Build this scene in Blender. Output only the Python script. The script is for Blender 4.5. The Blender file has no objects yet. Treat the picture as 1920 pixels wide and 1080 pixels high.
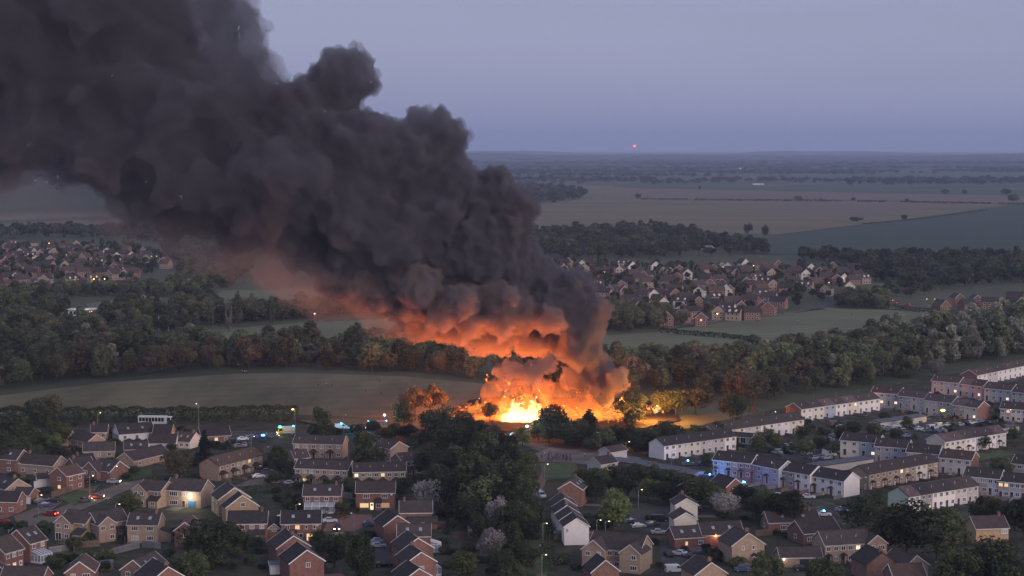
import bpy, bmesh, math, random
import numpy as np
from mathutils import Vector, Matrix, noise

scene = bpy.context.scene
COL = scene.collection
R = math.radians
rng = random.Random(7)
nrng = np.random.default_rng(7)

# ------------------------------------------------------------------ camera
F, HC, HOR = 3400.0, 105.0, 276.0        # focal length in photo pixels, drone height, horizon row
PITCH = math.atan((540 - HOR) / F)
CP, SP = math.cos(PITCH), math.sin(PITCH)
cam_data = bpy.data.cameras.new('camera')
cam_data.sensor_width = 36.0
cam_data.lens = 36.0 * F / 1920.0
cam_data.clip_start = 1.0
cam_data.clip_end = 60000.0
cam = bpy.data.objects.new('camera', cam_data)
COL.objects.link(cam)
cam.location = (0, 0, HC)
cam.rotation_euler = (math.pi / 2 - PITCH, 0, 0)
scene.camera = cam

# ------------------------------------------------------------------ sky, sun, exposure
world = bpy.data.worlds.new('World')
scene.world = world
world.use_nodes = True
wn, wl = world.node_tree.nodes, world.node_tree.links
wn.clear()
w_out = wn.new('ShaderNodeOutputWorld')
w_sky = wn.new('ShaderNodeTexSky')
w_sky.sky_type = 'NISHITA'
w_sky.sun_disc = False
SUN_ELEV, SUN_ROT = 1.0, 141.0            # the sun is setting behind the drone
w_sky.sun_elevation = R(SUN_ELEV)
w_sky.sun_rotation = R(SUN_ROT)
w_sky.altitude = 100
w_sky.air_density = 1.0
w_sky.dust_density = 1.0
w_sky.ozone_density = 2.5
w_bg = wn.new('ShaderNodeBackground')
w_bg.inputs['Strength'].default_value = 0.07
wl.new(w_sky.outputs['Color'], w_bg.inputs['Color'])
# the even veil of high dusk cloud that covers the whole sky
w_geo = wn.new('ShaderNodeTexCoord')
w_sep = wn.new('ShaderNodeSeparateXYZ')
wl.new(w_geo.outputs['Generated'], w_sep.inputs[0])
w_ramp = wn.new('ShaderNodeValToRGB')
w_ramp.color_ramp.elements[0].position = 0.0
w_ramp.color_ramp.elements[0].color = (0.308, 0.340, 0.512, 1)
w_ramp.color_ramp.elements[1].position = 0.10
w_ramp.color_ramp.elements[1].color = (0.306, 0.336, 0.500, 1)
e = w_ramp.color_ramp.elements.new(1.0)
e.color = (0.330, 0.360, 0.525, 1)
wl.new(w_sep.outputs['Z'], w_ramp.inputs[0])
w_noise = wn.new('ShaderNodeTexNoise')
w_noise.inputs['Scale'].default_value = 3.0
w_noise.inputs['Detail'].default_value = 4.0
w_map = wn.new('ShaderNodeMapping')
w_map.inputs['Scale'].default_value = (1.0, 1.0, 9.0)
wl.new(w_geo.outputs['Generated'], w_map.inputs['Vector'])
wl.new(w_map.outputs[0], w_noise.inputs['Vector'])
w_mr = wn.new('ShaderNodeMapRange')
w_mr.inputs['To Min'].default_value = 0.88
w_mr.inputs['To Max'].default_value = 1.12
wl.new(w_noise.outputs['Fac'], w_mr.inputs['Value'])
w_bg2 = wn.new('ShaderNodeBackground')
wl.new(w_ramp.outputs['Color'], w_bg2.inputs['Color'])
wl.new(w_mr.outputs[0], w_bg2.inputs['Strength'])
w_add = wn.new('ShaderNodeAddShader')
wl.new(w_bg.outputs[0], w_add.inputs[0])
wl.new(w_bg2.outputs[0], w_add.inputs[1])
wl.new(w_add.outputs[0], w_out.inputs['Surface'])

sun_data = bpy.data.lights.new('sun', 'SUN')
sun_data.energy = 2.0
sun_data.angle = R(40)
sun_data.color = (1.0, 0.80, 0.70)
sun = bpy.data.objects.new('sun', sun_data)
COL.objects.link(sun)
_sd = Vector((0.62, -0.76, 0.25)).normalized()     # towards the afterglow, behind the drone
sun.rotation_euler = _sd.to_track_quat('Z', 'Y').to_euler()
sun.location = (0, -50, 300)

scene.view_settings.view_transform = 'Standard'
scene.view_settings.look = 'None'
scene.view_settings.exposure = 0.0
scene.view_settings.gamma = 1.0
scene.view_settings.use_curve_mapping = False
cy = scene.cycles
cy.use_denoising = True
cy.max_bounces = 10
cy.diffuse_bounces = 4
cy.glossy_bounces = 2
cy.transmission_bounces = 4
cy.transparent_max_bounces = 24
cy.volume_bounces = 4
cy.sample_clamp_indirect = 1.5
cy.sample_clamp_direct = 8.0
cy.caustics_reflective = False
cy.caustics_refractive = False
try:
    cy.use_light_tree = True
except Exception:
    pass

# ------------------------------------------------------------------ pixel -> place
def ray(px, py):
    u = (px - 960.0) / F
    v = (540.0 - py) / F
    return Vector((u, CP + v * SP, -SP + v * CP))
def G(px, py, z=0.0):
    """the point at height z under photo pixel (px, py)"""
    d = ray(px, py)
    t = (z - HC) / d.z
    return Vector((d.x * t, d.y * t, z))
def AT(px, py, Y):
    """the point at depth Y under photo pixel (px, py)"""
    d = ray(px, py)
    t = Y / d.y
    return Vector((d.x * t, Y, HC + d.z * t))
def mpp(py):
    """metres per photo pixel on the ground at row py"""
    return G(960, py).y / F

# ------------------------------------------------------------------ object helpers
def tag(o, label=None, cat=None, group=None, kind=None):
    if label: o['label'] = label
    if cat: o['category'] = cat
    if group: o['group'] = group
    if kind: o['kind'] = kind
    return o
def empty(name, loc=(0, 0, 0), rz=0.0, label=None, cat=None, group=None):
    o = bpy.data.objects.new(name, None)
    o.empty_display_size = 0.5
    COL.objects.link(o)
    o.location = loc
    o.rotation_euler = (0, 0, rz)
    return tag(o, label, cat, group)
def link(name, me, parent=None, loc=(0, 0, 0), rot=(0, 0, 0), scale=(1, 1, 1), mat=None):
    o = bpy.data.objects.new(name, me)
    COL.objects.link(o)
    if parent is not None: o.parent = parent
    o.location = loc
    o.rotation_euler = rot
    o.scale = scale
    if mat is not None:
        if len(me.materials) == 0: me.materials.append(mat)
        if me.materials[0] is not mat:
            o.material_slots[0].link = 'OBJECT'
            o.material_slots[0].material = mat
    return o

class MB:
    """collects simple solids into one mesh"""
    def __init__(self): self.v, self.f, self.m = [], [], []
    def add(self, vs, fs, mi=0):
        n = len(self.v)
        self.v += [tuple(p) for p in vs]
        self.f += [tuple(i + n for i in f) for f in fs]
        self.m += [mi] * len(fs)
    def box(self, x0, x1, y0, y1, z0, z1, mi=0, M=None):
        vs = [(x, y, z) for z in (z0, z1) for y in (y0, y1) for x in (x0, x1)]
        if M is not None: vs = [M @ Vector(p) for p in vs]
        self.add(vs, [(0, 2, 3, 1), (4, 5, 7, 6), (0, 1, 5, 4), (2, 6, 7, 3), (0, 4, 6, 2), (1, 3, 7, 5)], mi)
    def hexa(self, vs, mi=0):
        """8 corners: bottom ring 0-3 counter-clockwise, top ring 4-7"""
        self.add(vs, [(3, 2, 1, 0), (4, 5, 6, 7), (0, 1, 5, 4), (1, 2, 6, 5), (2, 3, 7, 6), (3, 0, 4, 7)], mi)
    def tube(self, p0, p1, r0, r1, n=6, mi=0, cap=True):
        p0, p1 = Vector(p0), Vector(p1)
        ax = (p1 - p0)
        q = ax.to_track_quat('Z', 'Y')
        vs = []
        for p, r in ((p0, r0), (p1, r1)):
            for k in range(n):
                a = 2 * math.pi * k / n
                vs.append(p + q @ Vector((r * math.cos(a), r * math.sin(a), 0)))
        fs = [(k, (k + 1) % n, n + (k + 1) % n, n + k) for k in range(n)]
        if cap: fs += [tuple(range(n - 1, -1, -1)), tuple(range(n, 2 * n))]
        self.add(vs, fs, mi)
    def prism(self, prof, y0, y1, mi=0):
        """polygon prof [(x,z)] counter-clockwise seen from -y, extruded y0..y1"""
        n = len(prof)
        vs = [(x, y0, z) for x, z in prof] + [(x, y1, z) for x, z in prof]
        fs = [tuple(range(n)), tuple(range(2 * n - 1, n - 1, -1))]
        fs += [((k + 1) % n, k, n + k, n + (k + 1) % n) for k in range(n)]
        self.add(vs, fs, mi)
    def mesh(self, name, mats=(), smooth=False):
        me = bpy.data.meshes.new(name)
        me.from_pydata(self.v, [], self.f)
        for m in mats: me.materials.append(m)
        if len(mats) > 1: me.polygons.foreach_set('material_index', self.m)
        if smooth: me.polygons.foreach_set('use_smooth', [True] * len(self.f))
        me.update()
        return me

# ------------------------------------------------------------------ materials
MATS = {}
def new_mat(name):
    m = bpy.data.materials.new(name)
    m.use_nodes = True
    m.node_tree.nodes.clear()
    return m, m.node_tree.nodes, m.node_tree.links
def mat(name, c, rough=0.8, var=0.15, scale=0.6, c2=None, spec=0.3, rnd=0.0, bump=0.0, bscale=8.0, stretch=None, metal=0.0, detail=6.0, rows=None):
    """a plain surface: two tones blended by noise, a random tone per object and fine relief"""
    if name in MATS: return MATS[name]
    m, n, l = new_mat(name)
    out = n.new('ShaderNodeOutputMaterial')
    b = n.new('ShaderNodeBsdfPrincipled')
    b.inputs['Roughness'].default_value = rough
    b.inputs['Specular IOR Level'].default_value = spec
    b.inputs['Metallic'].default_value = metal
    tc = n.new('ShaderNodeTexCoord')
    vec = tc.outputs['Object']
    if stretch:
        mp = n.new('ShaderNodeMapping'); mp.inputs['Scale'].default_value = stretch
        l.new(vec, mp.inputs['Vector']); vec = mp.outputs[0]
    nz = n.new('ShaderNodeTexNoise')
    nz.inputs['Scale'].default_value = scale; nz.inputs['Detail'].default_value = detail; nz.inputs['Roughness'].default_value = 0.6
    l.new(vec, nz.inputs['Vector'])
    mx = n.new('ShaderNodeMix'); mx.data_type = 'RGBA'
    ca = [max(0, x * (1 - var)) for x in c]
    cb = list(c2) if c2 else [min(1, x * (1 + var)) for x in c]
    mx.inputs['A'].default_value = (*ca, 1); mx.inputs['B'].default_value = (*cb, 1)
    mr = n.new('ShaderNodeMapRange'); mr.inputs['From Min'].default_value = 0.32; mr.inputs['From Max'].default_value = 0.68
    l.new(nz.outputs['Fac'], mr.inputs['Value']); l.new(mr.outputs[0], mx.inputs['Factor'])
    col = mx.outputs['Result']
    if rows:
        # tramlines and mowing stripes: (spacing in metres, direction in degrees, strength)
        rm = n.new('ShaderNodeMapping'); rm.inputs['Rotation'].default_value = (0, 0, R(rows[1])); l.new(tc.outputs['Object'], rm.inputs['Vector'])
        wv = n.new('ShaderNodeTexWave'); wv.inputs['Scale'].default_value = 0.314 / rows[0]; wv.inputs['Distortion'].default_value = 1.5; wv.inputs['Detail'].default_value = 3; wv.inputs['Detail Scale'].default_value = 0.6
        l.new(rm.outputs[0], wv.inputs['Vector'])
        rv = n.new('ShaderNodeMapRange'); rv.inputs['To Min'].default_value = 1 - rows[2]; rv.inputs['To Max'].default_value = 1 + rows[2]; l.new(wv.outputs['Fac'], rv.inputs['Value'])
        hv = n.new('ShaderNodeHueSaturation'); l.new(rv.outputs[0], hv.inputs['Value']); l.new(col, hv.inputs['Color']); col = hv.outputs['Color']
    if rnd:
        oi = n.new('ShaderNodeObjectInfo')
        hs = n.new('ShaderNodeHueSaturation')
        m2 = n.new('ShaderNodeMapRange'); m2.inputs['To Min'].default_value = 1 - rnd; m2.inputs['To Max'].default_value = 1 + rnd
        l.new(oi.outputs['Random'], m2.inputs['Value']); l.new(m2.outputs[0], hs.inputs['Value'])
        m3 = n.new('ShaderNodeMapRange'); m3.inputs['To Min'].default_value = 0.5 - rnd * 0.05; m3.inputs['To Max'].default_value = 0.5 + rnd * 0.05
        fr = n.new('ShaderNodeMath'); fr.operation = 'FRACT'; mu = n.new('ShaderNodeMath'); mu.operation = 'MULTIPLY'; mu.inputs[1].default_value = 7.31
        l.new(oi.outputs['Random'], mu.inputs[0]); l.new(mu.outputs[0], fr.inputs[0]); l.new(fr.outputs[0], m3.inputs['Value']); l.new(m3.outputs[0], hs.inputs['Hue'])
        l.new(col, hs.inputs['Color']); col = hs.outputs['Color']
    l.new(col, b.inputs['Base Color'])
    if bump:
        n2 = n.new('ShaderNodeTexNoise'); n2.inputs['Scale'].default_value = bscale; n2.inputs['Detail'].default_value = 3
        l.new(vec, n2.inputs['Vector'])
        bp = n.new('ShaderNodeBump'); bp.inputs['Strength'].default_value = bump; bp.inputs['Distance'].default_value = 0.1
        l.new(n2.outputs['Fac'], bp.inputs['Height']); l.new(bp.outputs[0], b.inputs['Normal'])
    l.new(b.outputs[0], out.inputs['Surface'])
    MATS[name] = m
    return m
def glow(name, c, s):
    """a thing that gives off light"""
    if name in MATS: return MATS[name]
    m, n, l = new_mat(name)
    out = n.new('ShaderNodeOutputMaterial'); em = n.new('ShaderNodeEmission')
    em.inputs['Color'].default_value = (*c, 1); em.inputs['Strength'].default_value = s
    l.new(em.outputs[0], out.inputs['Surface'])
    MATS[name] = m
    return m
def point_light(name, loc, c, power, radius=0.15, parent=None):
    d = bpy.data.lights.new(name, 'POINT')
    d.color = c; d.energy = power; d.shadow_soft_size = radius
    o = bpy.data.objects.new(name, d)
    COL.objects.link(o)
    if parent is not None: o.parent = parent
    o.location = loc
    return o
# ================================================================== the ground and the fields
def sheet(name, pts, m, z, kind='structure', sub=0):
    me = bpy.data.meshes.new(name)
    me.from_pydata([(p[0], p[1], 0.0) for p in pts], [], [tuple(range(len(pts)))])
    if me.polygons[0].normal.z < 0: me.flip_normals()
    o = link(name, me, loc=(0, 0, z), mat=m)
    return tag(o, kind=kind)
def pix(*ps): return [G(x, y) for x, y in ps]
M_land = mat('land', (0.085, 0.100, 0.055), 0.95, 0.35, 0.004, c2=(0.125, 0.125, 0.075), spec=0.1)
M_town = mat('garden_ground', (0.050, 0.058, 0.032), 0.95, 0.4, 0.16, c2=(0.092, 0.084, 0.060), spec=0.1)
M_mown = mat('mown_field', (0.155, 0.135, 0.078), 0.95, 0.25, 0.035, c2=(0.235, 0.205, 0.120), spec=0.1, stretch=(1.0, 0.22, 1), detail=9, rows=(17, 74, .045))
M_rough = mat('rough_grass', (0.105, 0.100, 0.060), 0.95, 0.3, 0.05, spec=0.1)
M_pitch = mat('playing_grass', (0.152, 0.158, 0.092), 0.95, 0.18, 0.02, spec=0.1, rows=(12, 60, .06))
M_crop = mat('dark_crop', (0.062, 0.080, 0.056), 0.95, 0.10, 0.01, spec=0.1, rows=(40, 62, .07))
M_stubble = mat('stubble', (0.150, 0.135, 0.070), 0.95, 0.16, 0.004, c2=(0.200, 0.160, 0.095), spec=0.1, stretch=(0.5, 2.0, 1), rows=(55, 80, .08))
M_plough = mat('ploughed_soil', (0.172, 0.126, 0.094), 0.95, 0.15, 0.006, spec=0.1, stretch=(0.4, 2.0, 1))
M_green = mat('green_field', (0.070, 0.105, 0.060), 0.95, 0.15, 0.006, spec=0.1, stretch=(0.4, 2.0, 1))
M_pale = mat('pale_field', (0.260, 0.260, 0.120), 0.95, 0.12, 0.004, spec=0.1)
M_asphalt = mat('asphalt', (0.060, 0.058, 0.058), 0.9, 0.25, 0.25, spec=0.2, c2=(0.085, 0.080, 0.078))
M_paving = mat('paving', (0.150, 0.125, 0.105), 0.9, 0.25, 0.5, spec=0.2)
M_kerb = mat('kerb_stone', (0.16, 0.155, 0.145), 0.9, 0.15, 0.8)

me = bpy.data.meshes.new('ground')
S = 30000.0
me.from_pydata([(-S, -400, 0), (S, -400, 0), (S, 42000, 0), (-S, 42000, 0)], [], [(0, 1, 2, 3)])
tag(link('ground', me, mat=M_land), kind='structure')
sheet('town_ground', pix((-160, 775), (300, 782), (560, 778), (740, 795), (860, 800), (1010, 815), (1200, 830), (1300, 800), (1440, 770), (1600, 740), (1750, 705), (2080, 655), (2080, 1130), (-160, 1130)), M_town, 0.04)
FIELDS = [
    ('mown_field', M_mown, [(-140, 752), (0, 742), (200, 717), (440, 701), (560, 699), (760, 706), (900, 719), (1060, 742), (1010, 800), (900, 788), (740, 786), (560, 777), (300, 777), (-140, 776)]),
    ('pitch_field', M_pitch, [(330, 625), (560, 606), (740, 597), (760, 612), (730, 640), (430, 660), (330, 650)]),
    ('pitch_field', M_pitch, [(390, 556), (420, 545), (560, 540), (640, 541), (600, 560), (400, 572)]),
    ('pitch_field', M_pitch, [(160, 570), (250, 558), (260, 566), (170, 580)]),
    ('playing_field', M_pitch, [(1130, 630), (1250, 622), (1290, 625), (1420, 640), (1370, 668), (1160, 690), (1100, 680)]),
    ('playing_field', M_pitch, [(1262, 618), (1420, 597), (1550, 577), (1700, 583), (1870, 592), (1800, 640), (1700, 650), (1520, 650), (1425, 637)]),
    ('crop_field', M_crop, [(1432, 452), (1460, 441), (1650, 418), (1760, 405), (1905, 384), (2000, 380), (2000, 482), (1430, 478)]),
    ('stubble_field', M_stubble, [(985, 435), (1005, 395), (1040, 350), (1090, 347), (1155, 350), (1230, 374), (1580, 377), (1900, 382), (1760, 404), (1650, 417), (1460, 440), (1300, 440), (1150, 430)]),
    ('ploughed_field', M_plough, [(1150, 352), (1400, 357), (1920, 368), (2000, 372), (2000, 379), (1900, 381), (1580, 376), (1230, 373)]),
    ('ploughed_field', M_plough, [(1310, 388), (1560, 381), (1800, 384), (1660, 400), (1480, 396)]),
    ('green_field', M_green, [(1160, 345), (1400, 348), (1750, 355), (2000, 358), (2000, 367), (1920, 367), (1400, 356), (1150, 351)]),
    ('green_field', M_green, [(1560, 330), (1700, 322), (1930, 315), (2000, 316), (2000, 338), (1800, 338), (1600, 338)]),
    ('green_field', M_green, [(900, 316), (1120, 314), (1180, 318), (1060, 325), (900, 327)]),
    ('pale_field', M_pale, [(938, 298), (1080, 295.2), (1085, 297), (1060, 300.5), (945, 301)]),
    ('stubble_field', M_stubble, [(1100, 320.5), (1330, 319.5), (1330, 322.5), (1110, 324)]),
    ('stubble_field', M_stubble, [(-60, 408), (240, 396), (245, 402), (150, 410), (-60, 417)]),
    ('ploughed_field', M_plough, [(-60, 424), (120, 414), (280, 410), (300, 424), (150, 432), (-60, 436)]),
    ('green_field', M_green, [(-60, 368), (190, 358), (330, 360), (330, 385), (100, 392), (-60, 396)]),
    ('stubble_field', M_stubble, [(230, 440), (330, 428), (430, 425), (440, 462), (380, 468), (300, 452)]),
    ('rough_field', M_rough, [(1310, 462), (1430, 452), (1430, 476), (1330, 474)]),
    ('rough_field', M_rough, [(560, 790), (760, 782), (900, 764), (1000, 770), (1010, 806), (880, 806), (740, 808), (600, 800)]),
]
for i, (nm, m, ps) in enumerate(FIELDS):
    sheet(nm, pix(*ps), m, 0.05 + 0.02 * i + (0.25 if min(p[1] for p in ps) < 480 else 0.0))

# low wooded hills along the horizon
def ridge(y_near, y_far, height, seed):
    me = bpy.data.meshes.new('hills')
    nx = 140
    xs = np.linspace(-0.5 * y_far, 0.5 * y_far, nx)
    vs, fs = [], []
    for r, (yy, hf) in enumerate(((y_near, 0.0), ((y_near * .7 + y_far * .3), 0.7), ((y_near + y_far) / 2, 1.0), (y_far, 0.0))):
        for x in xs:
            h = height * hf * (0.55 + 0.6 * noise.fractal(Vector((x / 2600.0 + seed, yy / 3000.0, seed)), 1.0, 2.0, 4))
            vs.append((x, yy, max(h, 0.0) - (0.5 if hf == 0 else 0)))
    for r in range(3):
        for k in range(nx - 1):
            a = r * nx + k
            fs.append((a, a + 1, a + nx + 1, a + nx))
    me.from_pydata(vs, [], fs)
    me.polygons.foreach_set('use_smooth', [True] * len(fs))
    return tag(link('hills', me, mat=mat('far_woodland', (0.040, 0.050, 0.034), 0.95, 0.4, 0.003, c2=(0.09, 0.095, 0.06), spec=0.1)), kind='structure')
ridge(8200, 10500, 34, 3.1)
ridge(12500, 17000, 75, 9.7)
ridge(20000, 27000, 105, 17.3)
# ================================================================== the fire and its smoke
D_FIRE = G(1000, 786).y
def smoke_mat(name, density, color, aniso, surf, surf_col, emit=None):
    """a body of smoke: even volume inside, a faint diffuse surface added around it"""
    m, n, l = new_mat(name)
    out = n.new('ShaderNodeOutputMaterial')
    pv = n.new('ShaderNodeVolumePrincipled')
    pv.inputs['Color'].default_value = (*color, 1)
    pv.inputs['Density'].default_value = density
    pv.inputs['Anisotropy'].default_value = aniso
    pv.inputs['Density Attribute'].default_value = ''
    if emit:
        pv.inputs['Emission Color'].default_value = (*emit[0], 1)
        pv.inputs['Emission Strength'].default_value = emit[1]
    l.new(pv.outputs[0], out.inputs['Volume'])
    tr = n.new('ShaderNodeBsdfTransparent')
    df = n.new('ShaderNodeBsdfDiffuse'); df.inputs['Color'].default_value = (*surf_col, 1)
    mx = n.new('ShaderNodeMixShader'); mx.inputs[0].default_value = surf
    l.new(tr.outputs[0], mx.inputs[1]); l.new(df.outputs[0], mx.inputs[2])
    l.new(mx.outputs[0], out.inputs['Surface'])
    return m

def blob_mesh(name, spheres, voxel, disp, dscale, smooth=2):
    """one watertight surface around all SPHERES [(x,y,z,r)], roughened by noise"""
    me = bpy.data.meshes.new(name + '_pts')
    me.from_pydata([s[:3] for s in spheres], [], [])
    at = me.attributes.new('rad', 'FLOAT', 'POINT')
    at.data.foreach_set('value', [s[3] for s in spheres])
    tmp = bpy.data.objects.new(name + '_tmp', me)
    COL.objects.link(tmp)
    ng = bpy.data.node_groups.new('blob', 'GeometryNodeTree')
    ng.interface.new_socket('Geometry', in_out='INPUT', socket_type='NodeSocketGeometry')
    ng.interface.new_socket('Geometry', in_out='OUTPUT', socket_type='NodeSocketGeometry')
    gi = ng.nodes.new('NodeGroupInput'); go = ng.nodes.new('NodeGroupOutput')
    mp = ng.nodes.new('GeometryNodeMeshToPoints')
    at = ng.nodes.new('GeometryNodeInputNamedAttribute'); at.data_type = 'FLOAT'; at.inputs['Name'].default_value = 'rad'
    pv = ng.nodes.new('GeometryNodePointsToVolume'); pv.resolution_mode = 'VOXEL_SIZE'
    pv.inputs['Voxel Size'].default_value = voxel
    pv.inputs['Density'].default_value = 1.0
    vm = ng.nodes.new('GeometryNodeVolumeToMesh'); vm.resolution_mode = 'GRID'
    vm.inputs['Threshold'].default_value = 0.1
    L = ng.links.new
    L(gi.outputs[0], mp.inputs['Mesh']); L(at.outputs['Attribute'], mp.inputs['Radius'])
    L(at.outputs['Attribute'], pv.inputs['Radius']); L(mp.outputs[0], pv.inputs['Points'])
    L(pv.outputs[0], vm.inputs['Volume']); L(vm.outputs[0], go.inputs[0])
    md = tmp.modifiers.new('g', 'NODES'); md.node_group = ng
    dg = bpy.context.evaluated_depsgraph_get()
    ev = tmp.evaluated_get(dg)
    res = bpy.data.meshes.new_from_object(ev)
    bpy.data.objects.remove(tmp); bpy.data.meshes.remove(me); bpy.data.node_groups.remove(ng)
    nv = len(res.vertices)
    co = np.empty(nv * 3, np.float32); res.vertices.foreach_get('co', co); co = co.reshape(-1, 3)
    ne = len(res.edges); ed = np.empty(ne * 2, np.int32); res.edges.foreach_get('vertices', ed); ed = ed.reshape(-1, 2)
    deg = np.bincount(ed.ravel(), minlength=nv).astype(np.float32)[:, None]
    for _ in range(smooth):
        acc = np.zeros_like(co)
        for c in range(3):
            acc[:, c] = np.bincount(ed[:, 0], co[ed[:, 1], c], nv) + np.bincount(ed[:, 1], co[ed[:, 0], c], nv)
        co = 0.4 * co + 0.6 * acc / np.maximum(deg, 1)
    if disp:
        res.vertices.foreach_set('co', co.ravel()); res.update()
        no = np.empty(nv * 3, np.float32); res.vertices.foreach_get('normal', no); no = no.reshape(-1, 3)
        d = np.array([noise.turbulence(Vector(p) / dscale, 4, False) for p in co.tolist()], np.float32)
        co = co + no * (disp * (d - 0.5))[:, None]
    res.vertices.foreach_set('co', co.astype(np.float32).ravel())
    res.polygons.foreach_set('use_smooth', np.ones(len(res.polygons), bool))
    res.name = name
    res.update()
    return res

def grow(base, levels, rnd, up=0.0):
    """cauliflower: buds on buds, smaller each time"""
    out = list(base); cur = list(base)
    for (n, ks, ke) in levels:
        nxt = []
        for (x, y, z, r) in cur:
            for _ in range(n):
                d = Vector((rnd.gauss(0, 1), rnd.gauss(0, 1), rnd.gauss(0, 1) + up))
                d.normalize()
                k = rnd.uniform(ks, ke)
                q = 1.0 - 0.35 * k
                nxt.append((x + d.x * r * q, y + d.y * r * q, z + d.z * r * q, r * k))
        out += nxt; cur = nxt
    return out

def at_smoke(px, py, rpx, dy=0.0):
    Y = D_FIRE + dy
    p = AT(px, py, Y)
    return (p.x, p.y, p.z, rpx * Y / F)
S_DENSE = [(1122, 744, 30), (1150, 718, 30), (1168, 696, 17), (1174, 722, 12), (1118, 690, 44), (1090, 650, 50), (1080, 705, 30, 6), (1096, 762, 18, 4),
           (1102, 604, 48), (1124, 578, 30), (1052, 574, 58), (1015, 605, 46), (1022, 540, 56), (965, 556, 62), (905, 575, 52), (850, 560, 52), (800, 570, 46), (760, 550, 46), (930, 515, 70), (985, 492, 44), (1065, 545, 46),
           (930, 440, 66), (968, 388, 44), (905, 375, 60), (935, 350, 36), (870, 470, 78), (960, 420, 40), (1000, 510, 40)]
S_MID = [(800, 530, 70), (745, 505, 70), (815, 410, 96), (800, 285, 78), (740, 330, 96), (842, 250, 38), (780, 225, 36), (695, 425, 110), (650, 480, 80), (840, 345, 66), (825, 230, 32), (760, 420, 90),
         (640, 160, 66), (590, 225, 80), (630, 215, 60), (560, 190, 40), (680, 150, 42), (625, 115, 32), (665, 112, 30), (575, 165, 34), (565, 265, 98), (500, 355, 118), (560, 425, 80), (620, 340, 118), (690, 240, 46), (870, 545, 60), (680, 330, 110)]
S_FAR = [(500, 330, 96, -16), (545, 235, 74, -14), (480, 420, 66, -14), (560, 330, 80, -18), (600, 420, 60, -14), (520, 180, 50, -10), (425, 110, 92), (450, 225, 122), (380, 335, 116), (330, 200, 150), (455, 60, 60), (400, 10, 90), (495, 130, 36), (470, 20, 30), (250, 60, 150), (205, 275, 110), (100, 110, 160), (60, 245, 105), (0, 40, 170), (-110, 180, 150),
         (-160, 40, 190), (330, 385, 70), (180, -60, 170), (-260, 150, 190), (-300, 0, 190), (430, 430, 56), (250, 355, 66), (130, 310, 60), (0, 300, 60)]
S_LOBES = [(880, 606, 34, -13), (830, 594, 34, -13), (935, 600, 36, -13), (780, 574, 36, -11), (990, 596, 34, -12), (725, 548, 36, -10), (1035, 600, 32, -12), (670, 530, 36, -8), (860, 570, 44, -14), (940, 560, 46, -14), (780, 540, 46, -12), (720, 552, 38), (680, 542, 38), (780, 606, 32), (830, 618, 28), (870, 618, 30), (905, 645, 24), (940, 652, 22), (885, 654, 14), (985, 648, 26), (850, 605, 38), (800, 595, 40), (945, 606, 36), (765, 580, 34), (1015, 645, 28),
           (958, 694, 22, -15), (1000, 698, 24, -16), (930, 700, 12, -14), (1026, 684, 22, -15), (980, 712, 15, -16), (975, 725, 24, 20), (1020, 730, 24, 20), (940, 720, 18, 18)]
S_VEIL = [(720, 560, 66), (650, 540, 66), (590, 525, 70), (520, 500, 66), (770, 590, 46), (460, 500, 50), (680, 570, 46), (610, 560, 40), (430, 470, 40), (820, 570, 60), (560, 470, 60)]
S_TAIL = [(520, 480, 60, -10), (600, 500, 50, -10), (380, 430, 70), (180, 380, 60), (20, 350, 60), (330, 440, 60), (240, 400, 70), (150, 360, 66), (50, 340, 60), (-60, 340, 80), (400, 470, 56), (480, 460, 60), (300, 420, 60), (100, 330, 80)]
_r = random.Random(11)
def body(lst, spread, shrink=0.87):
    out = []
    for t in lst:
        x, y, r = t[0], t[1], t[2] * shrink
        dy = t[3] if len(t) > 3 else 0.0
        out.append(at_smoke(x, y, r, dy + _r.uniform(-1, 1) * spread))
        out.append(at_smoke(x + _r.uniform(-.2, .2) * r, y + _r.uniform(-.2, .2) * r, r * 0.85, dy + _r.uniform(0.4, 1.1) * r * D_FIRE / F))
    return out
plume = empty('smoke_plume', (G(1080, 780).x, D_FIRE, 0), 0, 'huge billowing black smoke plume rising from the fire and drifting over the fields', 'smoke')
def smoke_part(name, spheres, voxel, disp, dscale, m, smooth=2):
    me = blob_mesh(name, spheres, voxel, disp, dscale, smooth)
    o = link(name, me, plume, loc=tuple(-plume.location), mat=m)
    return o
lv = [(9, 0.42, 0.62), (5, 0.40, 0.6)]
smoke_part('smoke_column', grow(body(S_DENSE, 4), lv, _r, 0.2), 1.1, 2.2, 4.0, smoke_mat('dense_smoke', 0.42, (0.275, 0.255, 0.285), 0.1, 0.03, (0.075, 0.066, 0.076)))
smoke_part('smoke_billow', grow(body(S_MID, 5), lv, _r, 0.2), 1.4, 3.0, 6.0, smoke_mat('rolling_smoke', 0.24, (0.270, 0.250, 0.282), 0.1, 0.03, (0.075, 0.066, 0.076)))
smoke_part('smoke_drift', grow(body(S_FAR, 8, 0.88), [(9, 0.42, 0.62), (4, 0.4, 0.6)], _r, 0.0), 2.0, 5.0, 9.0, smoke_mat('drifting_smoke', 0.095, (0.250, 0.230, 0.258), 0.1, 0.02, (0.075, 0.066, 0.076)), 3)
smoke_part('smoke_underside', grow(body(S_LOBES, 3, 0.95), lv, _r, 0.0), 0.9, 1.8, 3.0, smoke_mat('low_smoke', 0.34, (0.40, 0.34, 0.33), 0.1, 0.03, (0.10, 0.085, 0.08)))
smoke_part('smoke_veil', grow(body(S_VEIL, 4, 1.0), [(7, 0.45, 0.65)], _r, 0.0), 1.8, 5.0, 9.0, smoke_mat('thin_smoke', 0.022, (0.62, 0.50, 0.45), 0.1, 0.004, (0.1, 0.085, 0.08)), 3)
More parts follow.
